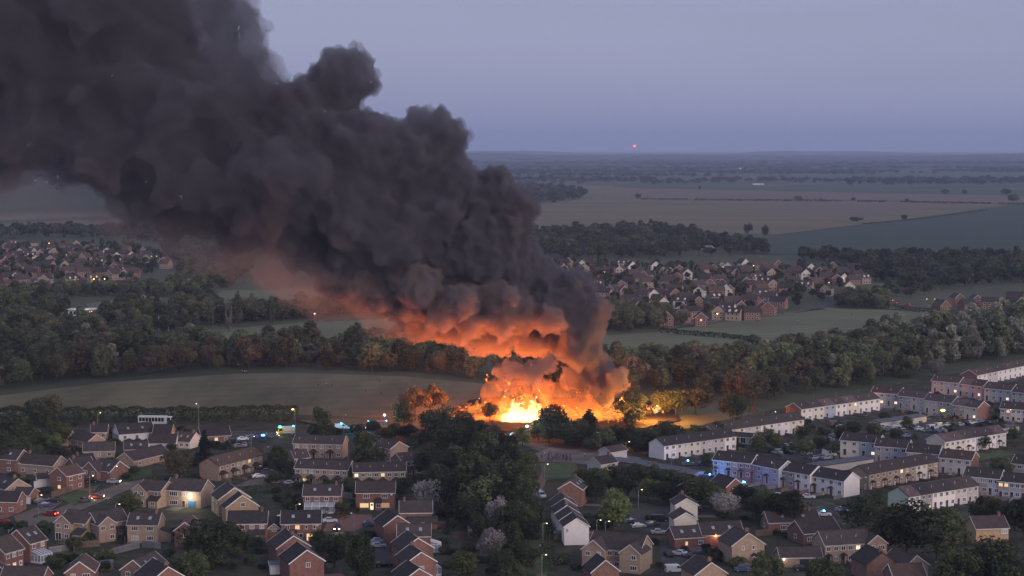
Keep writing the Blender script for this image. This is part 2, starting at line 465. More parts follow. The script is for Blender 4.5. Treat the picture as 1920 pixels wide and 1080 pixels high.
smoke_part('smoke_tail', grow(body(S_TAIL, 8, 1.0), [(7, 0.45, 0.65)], _r, 0.0), 2.4, 6.0, 12.0, smoke_mat('trailing_smoke', 0.020, (0.42, 0.37, 0.40), 0.1, 0.004, (0.1, 0.085, 0.08)), 3)

# ---- flames: tongues of burning gas standing in the wreckage
def flame_mat(name, c, s, density):
    m, n, l = new_mat(name)
    out = n.new('ShaderNodeOutputMaterial')
    pv = n.new('ShaderNodeVolumePrincipled')
    pv.inputs['Color'].default_value = (0.5, 0.3, 0.15, 1)
    pv.inputs['Density'].default_value = density
    pv.inputs['Emission Color'].default_value = (*c, 1)
    pv.inputs['Emission Strength'].default_value = s
    l.new(pv.outputs[0], out.inputs['Volume'])
    em = n.new('ShaderNodeEmission'); em.inputs['Color'].default_value = (*c, 1); em.inputs['Strength'].default_value = s * 2.0
    tr = n.new('ShaderNodeBsdfTransparent')
    mx = n.new('ShaderNodeMixShader'); mx.inputs[0].default_value = 0.07
    l.new(tr.outputs[0], mx.inputs[1]); l.new(em.outputs[0], mx.inputs[2])
    l.new(mx.outputs[0], out.inputs['Surface'])
    return m
FL_WHITE = flame_mat('white_flame', (1.0, 0.66, 0.26), 0.75, 0.03)
FL_YELLOW = flame_mat('yellow_flame', (1.0, 0.38, 0.06), 0.24, 0.03)
FL_ORANGE = flame_mat('orange_flame', (1.0, 0.20, 0.022), 0.095, 0.03)
def tongue(cx, cy, w, h, dy, rnd, lean=0.0):
    """rising cluster of shrinking balls, swaying and ragged"""
    Y = D_FIRE + dy
    p = AT(cx, cy, Y); k = Y / F
    out = []
    n = max(7, int(h / max(w, 1) * 9))
    ph = rnd.uniform(0, 6)
    for i in range(n):
        t = i / (n - 1)
        r = w * 0.40 * (1 - t) ** 0.6 * rnd.uniform(0.7, 1.2) + 0.7
        sx = lean * h * t + w * (0.30 * math.sin(ph + t * 5) * t + rnd.uniform(-.16, .16))
        out.append((p.x + sx * k, p.y + w * 0.25 * math.cos(ph + t * 4) * t * k, max(0.3, p.z) + h * t * k, r * k))
    return out
def flame(label, tongues, m, voxel=0.45):
    sp = []
    for t in tongues: sp += tongue(*t, rnd=_r) if len(t) == 5 else tongue(*t[:5], rnd=_r, lean=t[5])
    base = Vector((sp[0][0], sp[0][1], 0))
    me = blob_mesh('flame', [(q[0] - base.x, q[1] - base.y, q[2], q[3]) for q in sp], voxel, 0.9, 1.1, 2)
    o = link('flame', me, loc=base, mat=m)
    return tag(o, label, 'flame', 'flames of the fire')
flame('white-hot heart of the blaze beside the burning wreckage', [(948 + 9 * k, 788, 26, (14, 24, 44, 34, 18, 26, 46, 20)[k], -9 + (k % 2), -.08) for k in range(8)] + [(966, 790, 38, 40, -10), (1000, 788, 32, 38, -10, 0.1), (984, 790, 34, 22, -10)], FL_WHITE)
flame('broad yellow fire wrapped round the white-hot heart', [(940 + 12 * k, 788, 34, 44 + 12 * ((k * 2) % 3), -7 + (k % 2), -0.1) for k in range(8)], FL_YELLOW, 0.6)
flame('low yellow streak of flame burning along the ground', [(884 + 7 * k, 770 - k * 0.3, 18, 13 + 6 * (k % 3), -4) for k in range(10)], FL_YELLOW)
flame('tall ragged orange tongue of fire with a curled tip', [(912, 764, 34, 58, -2, 0.05), (928, 766, 36, 70, -2, -0.12), (944, 768, 32, 52, -3), (960, 766, 36, 52, -2), (985, 764, 38, 60, -2)], FL_ORANGE, 0.6)
flame('broad orange sheet of fire leaning up into the smoke column', [(1030 + 15 * k, 782, 42, 110 - 9 * k, -6 - 1.0 * (k % 2), -0.3) for k in range(7)], FL_ORANGE, 0.7)
flame('bright yellow fire at the foot of the leaning orange sheet', [(1016 + 11 * k, 788, 24, 22 + 8 * (k % 3), -8, -0.2) for k in range(11)], FL_YELLOW)
flame('second yellow sheet of fire rolling under the smoke column', [(1050 + 14 * k, 776, 34, 60 - 3 * k, -7, -0.35) for k in range(6)], FL_ORANGE, 0.6)
flame('ragged orange fire low behind the thicket at the foot of the smoke column', [(1120 + 10 * k, 780, 22, 26 + 7 * (k % 3), -6, 0.1) for k in range(7)], FL_YELLOW)
flame('thin orange wisp of flame reaching away from the column', [(1140 + 7 * k, 744 - 2 * k, 16, 16, -8, 0.3) for k in range(6)], FL_ORANGE)
for k in range(8): flame('small yellow flame in the row by the bushes at the blaze edge', [(1190 + 6 * k, 782 - 1.6 * k, 9, 10 + 4 * (k % 3), 0)], FL_YELLOW, 0.35)
flame('small bright flame burning apart at the end of the wreckage', [(1230, 772, 10, 13, -2), (1234, 771, 10, 14, -2)], FL_WHITE, 0.35)
for k in range(8): flame('small yellow flame licking between the dark bushes', [(1114 + 9 * k, 788 + (k % 2) * 4, 7, 8 + 2 * (k % 3), -16)], FL_YELLOW, 0.35)

def fire_light(px, py, h, power, r, c=(1.0, 0.205, 0.028)):
    p = G(px, py)
    point_light('fire_light', (p.x, D_FIRE + 2, h), c, power, r)
FIRE_P = 1.0
fire_light(975, 786, 7, 150000 * FIRE_P, 4.0)
fire_light(1035, 786, 8, 90000 * FIRE_P, 4.0)
fire_light(910, 786, 7, 230000 * FIRE_P, 4.0)
fire_light(1150, 786, 5, 20000 * FIRE_P, 2.0)
point_light('fire_light', (G(1215, 786).x, D_FIRE - 9, 7), (1.0, 0.36, 0.05), 110000, 2.0)
# ================================================================== burning wreckage and scorched ground
M_char = mat('scorched_earth', (0.022, 0.018, 0.016), 0.95, 0.4, 0.3, spec=0.1)
sheet('scorched_ground', pix((850, 778), (880, 752), (960, 742), (1080, 748), (1180, 748), (1260, 762), (1275, 790), (1200, 806), (1080, 814), (960, 812), (880, 806)), M_char, 0.50)
def ember_mat():
    m, n, l = new_mat('embers')
    out = n.new('ShaderNodeOutputMaterial'); b = n.new('ShaderNodeBsdfPrincipled'); b.inputs['Base Color'].default_value = (0.02, 0.016, 0.014, 1); b.inputs['Roughness'].default_value = .95
    tc = n.new('ShaderNodeTexCoord'); nz = n.new('ShaderNodeTexNoise'); nz.inputs['Scale'].default_value = .55; nz.inputs['Detail'].default_value = 5
    l.new(tc.outputs['Object'], nz.inputs['Vector'])
    cr = n.new('ShaderNodeValToRGB'); cr.color_ramp.elements[0].position = .53; cr.color_ramp.elements[0].color = (0, 0, 0, 1); cr.color_ramp.elements[1].position = .66; cr.color_ramp.elements[1].color = (1.0, .26, .05, 1)
    l.new(nz.outputs['Fac'], cr.inputs[0]); l.new(cr.outputs[0], b.inputs['Emission Color']); b.inputs['Emission Strength'].default_value = 3.2
    l.new(b.outputs[0], out.inputs['Surface'])
    return m
M_ember = ember_mat()
def wreck(label, pts, seed, hmax):
    """charred frames and sheets leaning on each other, glowing in places"""
    r = random.Random(seed); c0 = G(*pts[0])
    root = empty('burning_wreckage', (c0.x, c0.y, 0), 0, label, 'wreckage')
    for i in range(34):
        t = r.random() * (len(pts) - 1); k = int(t); a, b = G(*pts[k]), G(*pts[min(k + 1, len(pts) - 1)])
        p = a.lerp(b, t - k) - c0
        mb = MB(); w, d, h = r.uniform(.6, 3.0), r.uniform(.2, 1.6), r.uniform(.4, hmax)
        mb.hexa([(-w, -d, 0), (w, -d, 0), (w * .9, d, 0), (-w, d, 0), (-w * r.uniform(.4, 1), -d * .6, h), (w * r.uniform(.3, 1), -d * .5, h * r.uniform(.5, 1)), (w * .8, d * .6, h * .9), (-w * .7, d * .7, h)])
        link('charred_sheet', mb.mesh('charred_sheet', [M_ember]), root, (p.x + r.uniform(-3, 3), p.y + r.uniform(-6, 6), 0.45), (r.uniform(-.2, .2), r.uniform(-.25, .25), r.uniform(0, 6.28)))
        if i % 3 == 0:
            mb = MB(); mb.tube((0, 0, 0), (r.uniform(-1.5, 1.5), r.uniform(-1, 1), r.uniform(1.5, hmax + 1.2)), .12, .08, 5)
            link('charred_post', mb.mesh('charred_post', [M_ember]), root, (p.x + r.uniform(-3, 3), p.y + r.uniform(-5, 5), 0.3))
wreck('low charred wreckage dotted with embers beside the mown field', [(862, 768), (900, 768), (945, 770)], 2, 1.8)
wreck('charred wreckage at the heart of the blaze', [(945, 784), (1000, 786), (1040, 784)], 3, 2.0)
wreck('long glowing wreckage under the leaning smoke column', [(1040, 780), (1100, 778), (1150, 776)], 4, 2.4)
wreck('glowing wreckage between the dark bushes at the end of the blaze', [(1150, 778), (1200, 776), (1240, 772)], 5, 3.0)
# ================================================================== houses
W = {
 'brick': mat('red_brick', (0.245, 0.128, 0.102), 0.9, 0.22, 1.2, rnd=0.14, bump=0.3),
 'brick2': mat('dull_brick', (0.225, 0.132, 0.108), 0.9, 0.22, 1.2, rnd=0.14, bump=0.3),
 'tan': mat('tan_brick', (0.365, 0.270, 0.200), 0.9, 0.18, 1.2, rnd=0.12, bump=0.3),
 'buff': mat('buff_brick', (0.420, 0.290, 0.180), 0.9, 0.18, 1.2, rnd=0.10, bump=0.3),
 'white': mat('white_render', (0.78, 0.74, 0.72), 0.85, 0.06, 0.8, rnd=0.05, bump=0.1),
 'cream': mat('cream_render', (0.68, 0.63, 0.54), 0.85, 0.07, 0.8, rnd=0.06, bump=0.1),
 'pebble': mat('pebbledash', (0.52, 0.49, 0.47), 0.9, 0.10, 2.0, rnd=0.08, bump=0.3),
 'grey': mat('grey_render', (0.36, 0.34, 0.36), 0.9, 0.12, 1.0, rnd=0.10, bump=0.2),
 'greyblue': mat('greyblue_render', (0.38, 0.41, 0.50), 0.9, 0.10, 1.0, rnd=0.06, bump=0.2),
 'mauve': mat('mauve_cladding', (0.22, 0.16, 0.17), 0.9, 0.15, 1.0, rnd=0.10, bump=0.2),
 'green': mat('pale_green_render', (0.52, 0.60, 0.46), 0.9, 0.07, 0.8, bump=0.1),
}
RF = {
 'slate': mat('slate_tiles', (0.066, 0.051, 0.047), 0.85, 0.25, 0.9, rnd=0.20, bump=0.6, bscale=3.0, spec=0.25),
 'dark': mat('dark_tiles', (0.046, 0.038, 0.038), 0.85, 0.25, 0.9, rnd=0.20, bump=0.6, bscale=3.0, spec=0.25),
 'brown': mat('brown_tiles', (0.092, 0.060, 0.050), 0.85, 0.25, 0.9, rnd=0.18, bump=0.6, bscale=3.0, spec=0.25),
 'rust': mat('red_tiles', (0.125, 0.084, 0.084), 0.85, 0.25, 0.9, rnd=0.12, bump=0.6, bscale=3.0, spec=0.25),
 'felt': mat('roofing_felt', (0.110, 0.120, 0.145), 0.8, 0.25, 0.4, rnd=0.10, spec=0.3),
}
M_white = mat('white_upvc', (0.80, 0.79, 0.78), 0.5, 0.04, 2.0, spec=0.4)
M_trim = mat('painted_board', (0.66, 0.62, 0.60), 0.7, 0.10, 1.0, rnd=0.15)
M_brown = mat('stained_board', (0.120, 0.075, 0.055), 0.7, 0.15, 1.0)
M_glass = mat('window_glass', (0.030, 0.034, 0.045), 0.08, 0.3, 0.7, spec=0.6, rnd=0.5)
M_curtain = mat('curtained_glass', (0.30, 0.30, 0.33), 0.25, 0.2, 2.0, spec=0.5, rnd=0.4)
M_lit = glow('lit_window', (1.0, 0.62, 0.26), 1.1)
M_lit2 = glow('bright_window', (1.0, 0.78, 0.50), 1.4)
M_litdim = glow('dim_window', (1.0, 0.50, 0.20), 0.45)
M_gdoor = mat('garage_door', (0.66, 0.65, 0.68), 0.5, 0.06, 1.0)
M_bluedoor = mat('blue_door', (0.06, 0.20, 0.42), 0.5, 0.08, 1.0)
M_door = mat('front_door', (0.10, 0.06, 0.055), 0.5, 0.2, 1.0, rnd=0.6)

def frame_mesh(w, h, cols, rows, t=0.10, d=0.09):
    mb = MB()
    mb.box(-w/2, w/2, -d, 0.0, h/2 - t, h/2); mb.box(-w/2 - 0.06, w/2 + 0.06, -d - 0.05, 0.0, -h/2 - 0.02, -h/2 + t)
    mb.box(-w/2, -w/2 + t, -d, 0.0, -h/2 + t, h/2 - t); mb.box(w/2 - t, w/2, -d, 0.0, -h/2 + t, h/2 - t)
    for c in range(1, cols):
        x = -w/2 + w * c / cols
        mb.box(x - t*0.45, x + t*0.45, -d, 0.0, -h/2 + t, h/2 - t)
    for r in range(1, rows):
        z = -h/2 + h * r / rows
        mb.box(-w/2 + t, w/2 - t, -d + 0.01, 0.0, z - t*0.3, z + t*0.3)
    return mb.mesh('window_frame', [M_white])
def pane_mesh(w, h):
    mb = MB(); mb.box(-w/2 + 0.05, w/2 - 0.05, -0.045, 0.0, -h/2 + 0.05, h/2 - 0.05)
    return mb.mesh('window_pane', [M_glass])
WIN = {}
for k, (w, h, c, r) in {'s': (0.75, 1.05, 1, 1), 'm': (1.25, 1.15, 2, 1), 'l': (1.8, 1.2, 3, 1), 'p': (1.9, 2.05, 2, 1), 'b': (2.6, 1.35, 4, 1), 't': (0.7, 0.6, 1, 1), 'k': (1.15, 1.2, 2, 2)}.items():
    WIN[k] = (w, h, frame_mesh(w, h, c, r), pane_mesh(w, h))
def _door():
    mb = MB(); mb.box(-0.46, 0.46, -0.06, 0.0, 0.0, 2.03)
    fr = MB(); fr.box(-0.58, -0.46, -0.09, 0, 0, 2.15); fr.box(0.46, 0.58, -0.09, 0, 0, 2.15); fr.box(-0.46, 0.46, -0.09, 0, 2.03, 2.15)
    pn = MB(); pn.box(-0.26, 0.26, -0.075, -0.055, 1.15, 1.75)
    return mb.mesh('front_door', [M_door]), fr.mesh('door_frame', [M_trim]), pn.mesh('door_pane', [M_glass])
DOOR, DOORF, DOORP = _door()
def _gd():
    mb = MB()
    for k in range(6): mb.box(-1.15, 1.15, -0.05 - 0.012 * (k % 2), 0.0, 0.35 * k + 0.01, 0.35 * k + 0.34)
    return mb.mesh('garage_door', [M_gdoor])
GDOOR = _gd()
def _porch(hip):
    """little roof on two posts over a door"""
    rf = MB()
    if hip:
        rf.add([(-1.5, -2.0, 2.3), (1.5, -2.0, 2.3), (1.5, 0, 2.3), (-1.5, 0, 2.3), (0, -0.9, 3.4), (0, 0, 3.4)], [(0, 1, 4), (1, 2, 5, 4), (3, 0, 4, 5), (3, 2, 1, 0)])
    else:
        rf.add([(-0.95, -1.1, 2.3), (0.95, -1.1, 2.3), (0.95, 0, 2.3), (-0.95, 0, 2.3), (0, -1.1, 2.95), (0, 0, 2.95)], [(0, 1, 4), (1, 2, 5, 4), (3, 0, 4, 5), (3, 2, 1, 0)])
    ps = MB(); ps.box(-0.07, 0.07, -0.07, 0.07, 0, 2.3)
    return rf.mesh('porch_roof', [RF['dark']]), ps.mesh('porch_post', [M_brown]), ((1.35, 1.78) if hip else (0.85, 0.93))
PORCH = {True: _porch(True), False: _porch(False)}

def sweepx(mb, prof, x0, x1):
    """closed (y,z) outline, counter-clockwise seen from +x, swept along x"""
    n = len(prof)
    vs = [(x0, y, z) for y, z in prof] + [(x1, y, z) for y, z in prof]
    fs = [tuple(range(n - 1, -1, -1)), tuple(range(n, 2 * n))]
    fs += [(k, (k + 1) % n, n + (k + 1) % n, n + k) for k in range(n)]
    mb.add(vs, fs)
def gable_block(root, x0, x1, y0, y1, zb, he, hr, wm, rm, trim, pre='', ov=0.32, vo=0.22, board=True, splits=None, rsplits=None, hipend=False):
    """walls, pitched roof, bargeboards and fascia of one block with its ridge along x"""
    yc = (y0 + y1) / 2; hd = (y1 - y0) / 2
    tn = (hr - he) / hd
    ws = wm if isinstance(wm, (list, tuple)) else [wm]
    n = len(ws)
    xs = [x0 + (x1 - x0) * i / n for i in range(n + 1)]
    for i, w in enumerate(ws):
        mb = MB(); sweepx(mb, [(y0, zb), (y1, zb), (y1, he), (yc, hr), (y0, he)], xs[i], xs[i + 1])
        link(pre + 'wall', mb.mesh('wall', [W[w]]), root)
    rs = rm if isinstance(rm, (list, tuple)) else [rm]
    n = len(rs); th = 0.15
    xs = [x0 - vo + (x1 - x0 + 2 * vo) * i / n for i in range(n + 1)]
    lo = he - ov * tn + 0.02
    for i, r in enumerate(rs):
        mb = MB(); sweepx(mb, [(y0 - ov, lo), (yc, hr + 0.02), (y1 + ov, lo), (y1 + ov, lo + th), (yc, hr + 0.02 + th), (y0 - ov, lo + th)], xs[i], xs[i + 1])
        link(pre + 'roof', mb.mesh('roof', [RF[r]]), root)
    if board:
        bt = 0.24
        for xe, s in ((x0 - vo, -1), (x1 + vo, 1)):
            mb = MB()
            xa, xb = sorted((xe - s * 0.01, xe + s * 0.06))
            sweepx(mb, [(y0 - ov - 0.02, lo + th - bt), (yc, hr + th - bt + 0.03), (y1 + ov + 0.02, lo + th - bt), (y1 + ov + 0.02, lo + th + 0.04), (yc, hr + th + 0.06), (y0 - ov - 0.02, lo + th + 0.04)], xa, xb)
            link(pre + 'bargeboard', mb.mesh('bargeboard', [trim]), root)
        mb = MB()
        mb.box(x0 - vo + 0.05, x1 + vo - 0.05, y0 - ov - 0.07, y0 - ov - 0.005, lo - 0.06, lo + 0.13)
        link(pre + 'gutter', mb.mesh('gutter', [trim]), root)
        mb = MB(); mb.box(x0 - vo, x1 + vo, yc - 0.12, yc + 0.12, hr + th - 0.02, hr + th + 0.08)
        link(pre + 'ridge_tiles', mb.mesh('ridge_tiles', [RF[rs[0]]]), root)

SIDE_ROT = {'F': 0.0, 'R': math.pi / 2, 'B': math.pi, 'L': -math.pi / 2}
class House: pass
def on_side(h, side, u, z, out=0.0):
    if side == 'F': return (u, -h.d / 2 - out, z)
    if side == 'B': return (-u, h.d / 2 + out, z)
    if side == 'R': return (h.L / 2 + out, u, z)
    return (-h.L / 2 - out, -u, z)
def window(h, side, u, z, k='m', lit=None, name='window', out=0.0):
    w, hh, fm, pm = WIN[k]
    fo = link(name, fm, h.root, on_side(h, side, u, z, out), (0, 0, SIDE_ROT[side]))
    if h.detail:
        pmat = lit or (M_curtain if rng.random() < 0.22 else M_glass)
        link('pane', pm, fo, (0, -0.012, 0), mat=pmat)
    return fo
def door(h, side, u, m=None, porch=None, z=0.0):
    o = link('door', DOOR, h.root, on_side(h, side, u, z), (0, 0, SIDE_ROT[side]), mat=m)
    link('door_frame', DOORF, o); link('pane', DOORP, o)
    if porch is not None:
        a, b, (pw, pd) = PORCH[porch]
        p = link('porch', a, h.root, on_side(h, side, u, z), (0, 0, SIDE_ROT[side]))
        for s_ in (-1, 1): link('porch_post', b, p, (s_ * pw, -pd, 0))
def facade(h, side, cols, lits=(), style='m', lower=None, doors=(), base=0.0, storeys=2, porch=None, doormat=None):
    """a grid of windows; DOORS are the columns whose lower place is a door"""
    Ls = h.L if side in 'FB' else h.d
    for c in range(cols):
        u = Ls * ((c + 0.5) / cols - 0.5)
        for s in range(storeys):
            z = base + 1.45 + 2.55 * s
            lit = None
            for (lc, ls, lm) in lits:
                if lc == c and ls == s: lit = lm
            if s == 0 and c in doors: door(h, side, u, doormat, porch, base)
            else: window(h, side, u, z, (lower if (s == 0 and lower) else style), lit)
def house(label, p1, p2, d=7.5, he=5.0, pitch=34.0, wall='brick', roof='slate', trim=None, dz=0.0, L=None, cat='house', name='house', group=None, detail=True, mid=False):
    """ridge ends p1, p2 in photo pixels; local x runs along the ridge, local -y is the front"""
    h = House()
    hr = he + d / 2 * math.tan(R(pitch))
    a = G(p1[0], p1[1], hr + 0.17 + dz); b = G(p2[0], p2[1], hr + 0.17 + dz)
    v = b - a
    ang = math.atan2(v.y, v.x)
    c = (a + b) / 2
    h.L = v.length
    if L:
        if not mid: c = a + v.normalized() * L / 2
        h.L = L
    h.d, h.he, h.hr, h.detail, h.dz = d, he, hr, detail, dz
    h.root = empty(name, (c.x, c.y, dz), ang, label, cat, group)
    h.ang = ang; h.c = c
    gable_block(h.root, -h.L / 2, h.L / 2, -d / 2, d / 2, -0.4 - dz, he, hr, wall, roof, trim or M_trim)
    DBG.append((label[:40], round(h.L, 1), round(math.degrees(ang)), round(c.y)))
    HOUSES.append((c.x, c.y, max(h.L, d) / 2 + 1.0)); NEAR_H.append(h)
    return h
DBG, HOUSES, NEAR_H = [], [], []
def roof_extras(h, k):
    if k % 3 == 0:
        mb = MB(); mb.box(-.32, .32, -.42, .42, -.7, .9); mb.box(-.38, .38, -.48, .48, .9, 1.0); mb.tube((0, -.18, 1.0), (0, -.18, 1.3), .11, .09, 6); mb.tube((0, .18, 1.0), (0, .18, 1.3), .11, .09, 6)
        link('chimney', mb.mesh('chimney', [W['brick2']]), h.root, (h.L * (.36 if k % 2 else -.36), .0, h.hr))
    if k % 4 == 1:
        t = math.atan2(h.hr - h.he, h.d / 2); mb = MB(); mb.box(-.4, .4, -.55, .55, 0, .08)
        for s_ in (-1, 1): link('roof_window', mb.mesh('roof_window', [M_cglass]), h.root, (h.L * .2 * s_, -h.d * .25, (h.he + h.hr) / 2 + .22), (t, 0, 0))
    if k % 5 == 2:
        mb = MB(); mb.tube((0, 0, 0), (0, -.12, .05), .34, .30, 10); link('satellite_dish', mb.mesh('satellite_dish', [M_trim]), h.root, (h.L * .42, -h.d / 2 - .1, h.he - .5))
def wing(h, u, w, proj, he=None, pitch=38.0, wall='tan', roof='slate', wins=(), back=0.0):
    """a cross wing with its gable facing the front"""
    he = he or h.he
    sub = empty('gable_wing', (u, 0, 0), -math.pi / 2); sub.parent = h.root
    hr = he + w / 2 * math.tan(R(pitch))
    # local x of the wing points to the house front
    gable_block(sub, -0.2, h.d / 2 + proj, -w / 2, w / 2, -0.4 - h.dz, he, hr, wall, roof, M_trim)
    for (uu, z, k, lit) in wins:
        o = link('window', WIN[k][2], sub, (h.d / 2 + proj, uu, z), (0, 0, math.pi / 2))
        link('pane', WIN[k][3], o, (0, -0.012, 0), mat=lit or M_glass)
    return sub
def lean_to(h, side, u, w, dep, hh=2.4, roof='dark', wall='brick'):
    """single-storey extension with a sloping roof"""
    e = empty('extension', on_side(h, side, u, 0), SIDE_ROT[side]); e.parent = h.root
    mb = MB(); mb.hexa([(-w/2, -dep, -0.4), (w/2, -dep, -0.4), (w/2, 0, -0.4), (-w/2, 0, -0.4), (-w/2, -dep, hh), (w/2, -dep, hh), (w/2, 0, hh + 1.0), (-w/2, 0, hh + 1.0)])
    link('wall', mb.mesh('wall', [W[wall]]), e)
    mb = MB(); s = 1.0 / dep
    mb.hexa([(-w/2 - .2, -dep - .3, hh + .02 - .3 * s), (w/2 + .2, -dep - .3, hh + .02 - .3 * s), (w/2 + .2, -0.01, hh + 1.01), (-w/2 - .2, -0.01, hh + 1.01),
             (-w/2 - .2, -dep - .3, hh + .16 - .3 * s), (w/2 + .2, -dep - .3, hh + .16 - .3 * s), (w/2 + .2, -0.01, hh + 1.15), (-w/2 - .2, -0.01, hh + 1.15)])
    link('roof', mb.mesh('roof', [RF[roof]]), e)
    o = link('window', WIN['m'][2], e, (0, -dep, 1.4)); link('pane', WIN['m'][3], o, (0, -0.012, 0))
M_cglass = mat('conservatory_glass', (0.30, 0.34, 0.40), 0.15, 0.2, 1.0, spec=0.6)
def conservatory(h, side, u, w=3.4, dep=3.0):
    e = empty('conservatory', on_side(h, side, u, 0), SIDE_ROT[side]); e.parent = h.root
    fr = MB(); gl = MB()
    for x in np.linspace(-w/2, w/2, 5):
        fr.box(x - .07, x + .07, -dep - .03, -dep + .08, 0, 2.1)
        fr.hexa([(x - .06, -dep, 2.1), (x + .06, -dep, 2.1), (x + .06, -0.02, 3.0), (x - .06, -0.02, 3.0), (x - .06, -dep, 2.22), (x + .06, -dep, 2.22), (x + .06, -0.02, 3.12), (x - .06, -0.02, 3.12)])
    fr.box(-w/2, w/2, -dep - .04, -dep + .06, 2.06, 2.2); fr.box(-w/2, w/2, -dep - .04, -dep + .06, 0.0, 0.55)
    for s in (-1, 1):
        fr.box(s*w/2 - .05, s*w/2 + .05, -dep, -0.02, 0.0, 0.55); fr.box(s*w/2 - .05, s*w/2 + .05, -dep, -0.02, 2.06, 2.18)
        for y in (-dep * .66, -dep * .33): fr.box(s*w/2 - .06, s*w/2 + .06, y - .05, y + .05, 0, 2.1)
    gl.hexa([(-w/2 + .02, -dep + .02, 0.5), (w/2 - .02, -dep + .02, 0.5), (w/2 - .02, -0.03, 0.5), (-w/2 + .02, -0.03, 0.5), (-w/2 + .02, -dep + .02, 2.14), (w/2 - .02, -dep + .02, 2.14), (w/2 - .02, -0.03, 3.04), (-w/2 + .02, -0.03, 3.04)])
    link('conservatory_frame', fr.mesh('conservatory_frame', [M_white]), e)
    link('conservatory_glass', gl.mesh('conservatory_glass', [M_cglass]), e)
def garage_doors(h, side, us, m=None):
    for u in us: link('garage_door', GDOOR, h.root, on_side(h, side, u, 0), (0, 0, SIDE_ROT[side]), mat=m)
def wall_light(h, side, u, z, c, power, s=25.0, r=0.22):
    mb = MB(); mb.box(-r, r, -0.3, 0.0, -r, r)
    link('security_lamp', mb.mesh('security_lamp', [glow('lamp_%d' % (s * 10), c, s)]), h.root, on_side(h, side, u, z), (0, 0, SIDE_ROT[side]))
    point_light('security_light', on_side(h, side, u, z, 0.8), c, power, 0.2, h.root)
def Zm(ox, oy, k): return lambda x, y: (ox + x / k, oy + y / k)
A = Zm(0, 720, 3.0); B = Zm(360, 720, 3.0); C = Zm(1080, 720, 3.0); D = Zm(1440, 720, 3.0); E = Zm(1440, 400, 3.0)
P = Zm(0, 920, 6.75); Q = Zm(690, 930, 7.2); S7 = Zm(480, 940, 7.715); T8 = Zm(360, 820, 7.715); U6 = Zm(1020, 880, 7.71)
V3 = Zm(1420, 840, 8.727); X4 = Zm(1640, 840, 8.727); Y2 = Zm(1180, 760, 8.727)

# ---- the brick estate, nearest rows
h = house('red brick house with lit ground-floor window, joined to a taller house with conservatory', P(-110, 610), P(130, 545), 8.4, 5.0, 36, 'brick')
facade(h, 'F', 3, [(0, 0, M_litdim), (1, 0, M_lit)], 'm', doors=(2,), doormat=M_white)
h = house('red brick house with white conservatory built against its garden wall', P(215, 490), P(430, 435), 8.4, 5.0, 36, 'brick')
facade(h, 'F', 2, (), 'm', 'p'); conservatory(h, 'F', -0.5, 4.2, 3.2)
h = house('brick house at the frame edge showing a long plain slate roof', P(80, 948), P(575, 958), 7.4, 4.8, 34, 'brick', L=10.0, mid=True)
window(h, 'R', 0, 4.1, 's')
h = house('brick house showing only a white-edged gable beside the long plain roof', P(-40, 940), P(-90, 850), 7.0, 4.8, 34, 'brick', L=8.0)
h = house('small red brick house with two white windows under a steep front gable', P(1005, 893), P(1060, 800), 6.6, 4.9, 37, 'brick', 'brown', M_white, L=9.0)
window(h, 'L', -1.5, 4.0, 'k'); window(h, 'L', 1.5, 4.0, 'l'); window(h, 'L', -1.5, 1.4, 'p'); window(h, 'L', 1.5, 1.4, 'm')
h = house('brick house with paired gable windows beside a dark-roofed neighbour', A(750, 988), A(840, 950), 6.8, 4.9, 36, 'brick2', 'slate', M_white, L=10.0)
window(h, 'L', -1.5, 4.0, 'm'); window(h, 'L', 1.5, 4.0, 'm')
h = house('brick house with dark tiled roof and blank white-edged gable', A(945, 1026), A(850, 975), 8.6, 4.9, 34, 'brick', 'dark', M_white, L=10.0)
h = house('buff house with gabled wing, patio door and four white windows behind a clipped hedge', P(860, 232), P(1185, 262), 7.2, 4.9, 34, 'tan', 'slate')
wing(h, -2.2, 5.0, 1.6, wall='tan', wins=[(-1.35, 4.0, 'm', None), (1.35, 4.0, 'm', None), (-1.3, 1.15, 'p', None), (1.3, 1.4, 'm', None)])
lean_to(h, 'F', 3.0, 3.0, 2.6, wall='tan')
h = house('buff house with gabled wing, pergola shade and side extension next to the plain-gabled one', A(545, 716), A(650, 702), 7.2, 4.9, 34, 'tan', 'slate', L=9.0, mid=True)
wing(h, -2.4, 4.9, 2.0, wall='tan', wins=[(-1.3, 4.0, 'm', None), (1.3, 4.0, 'm', None), (1.3, 1.4, 'm', None)])
lean_to(h, 'F', 2.8, 3.4, 2.8, wall='tan')
h = house('buff house with four windows across a flat front and plain gable end', A(735, 720), A(905, 722), 7.4, 5.0, 34, 'tan', 'slate')
facade(h, 'F', 2, (), 'l'); lean_to(h, 'R', 0.0, 3.2, 3.0, wall='tan')
h = house('small brick house with a single window in its white-edged gable, beside the big garden tree', A(1040, 775), A(1100, 716), 5.6, 4.6, 38, 'brick', 'brown', M_white, L=9.0)
window(h, 'L', 0.2, 3.3, 'm')
h = house('tan house with hipped front wing facing the lit cul-de-sac', A(815, 532), A(945, 545), 7.2, 4.9, 33, 'tan', 'slate')
wing(h, -2.6, 4.6, 1.4, wall='tan', wins=[(-1.1, 4.0, 'm', None), (1.1, 4.0, 'm', None), (0.8, 1.4, 'l', None)])
window(h, 'F', 2.6, 4.0, 'm'); lean_to(h, 'F', 2.5, 3.4, 1.6, roof='dark', wall='tan')
h = house('tan detached house with a glaring security lamp on its front', A(965, 524), A(1165, 536), 8.2, 5.0, 34, 'tan', 'slate')
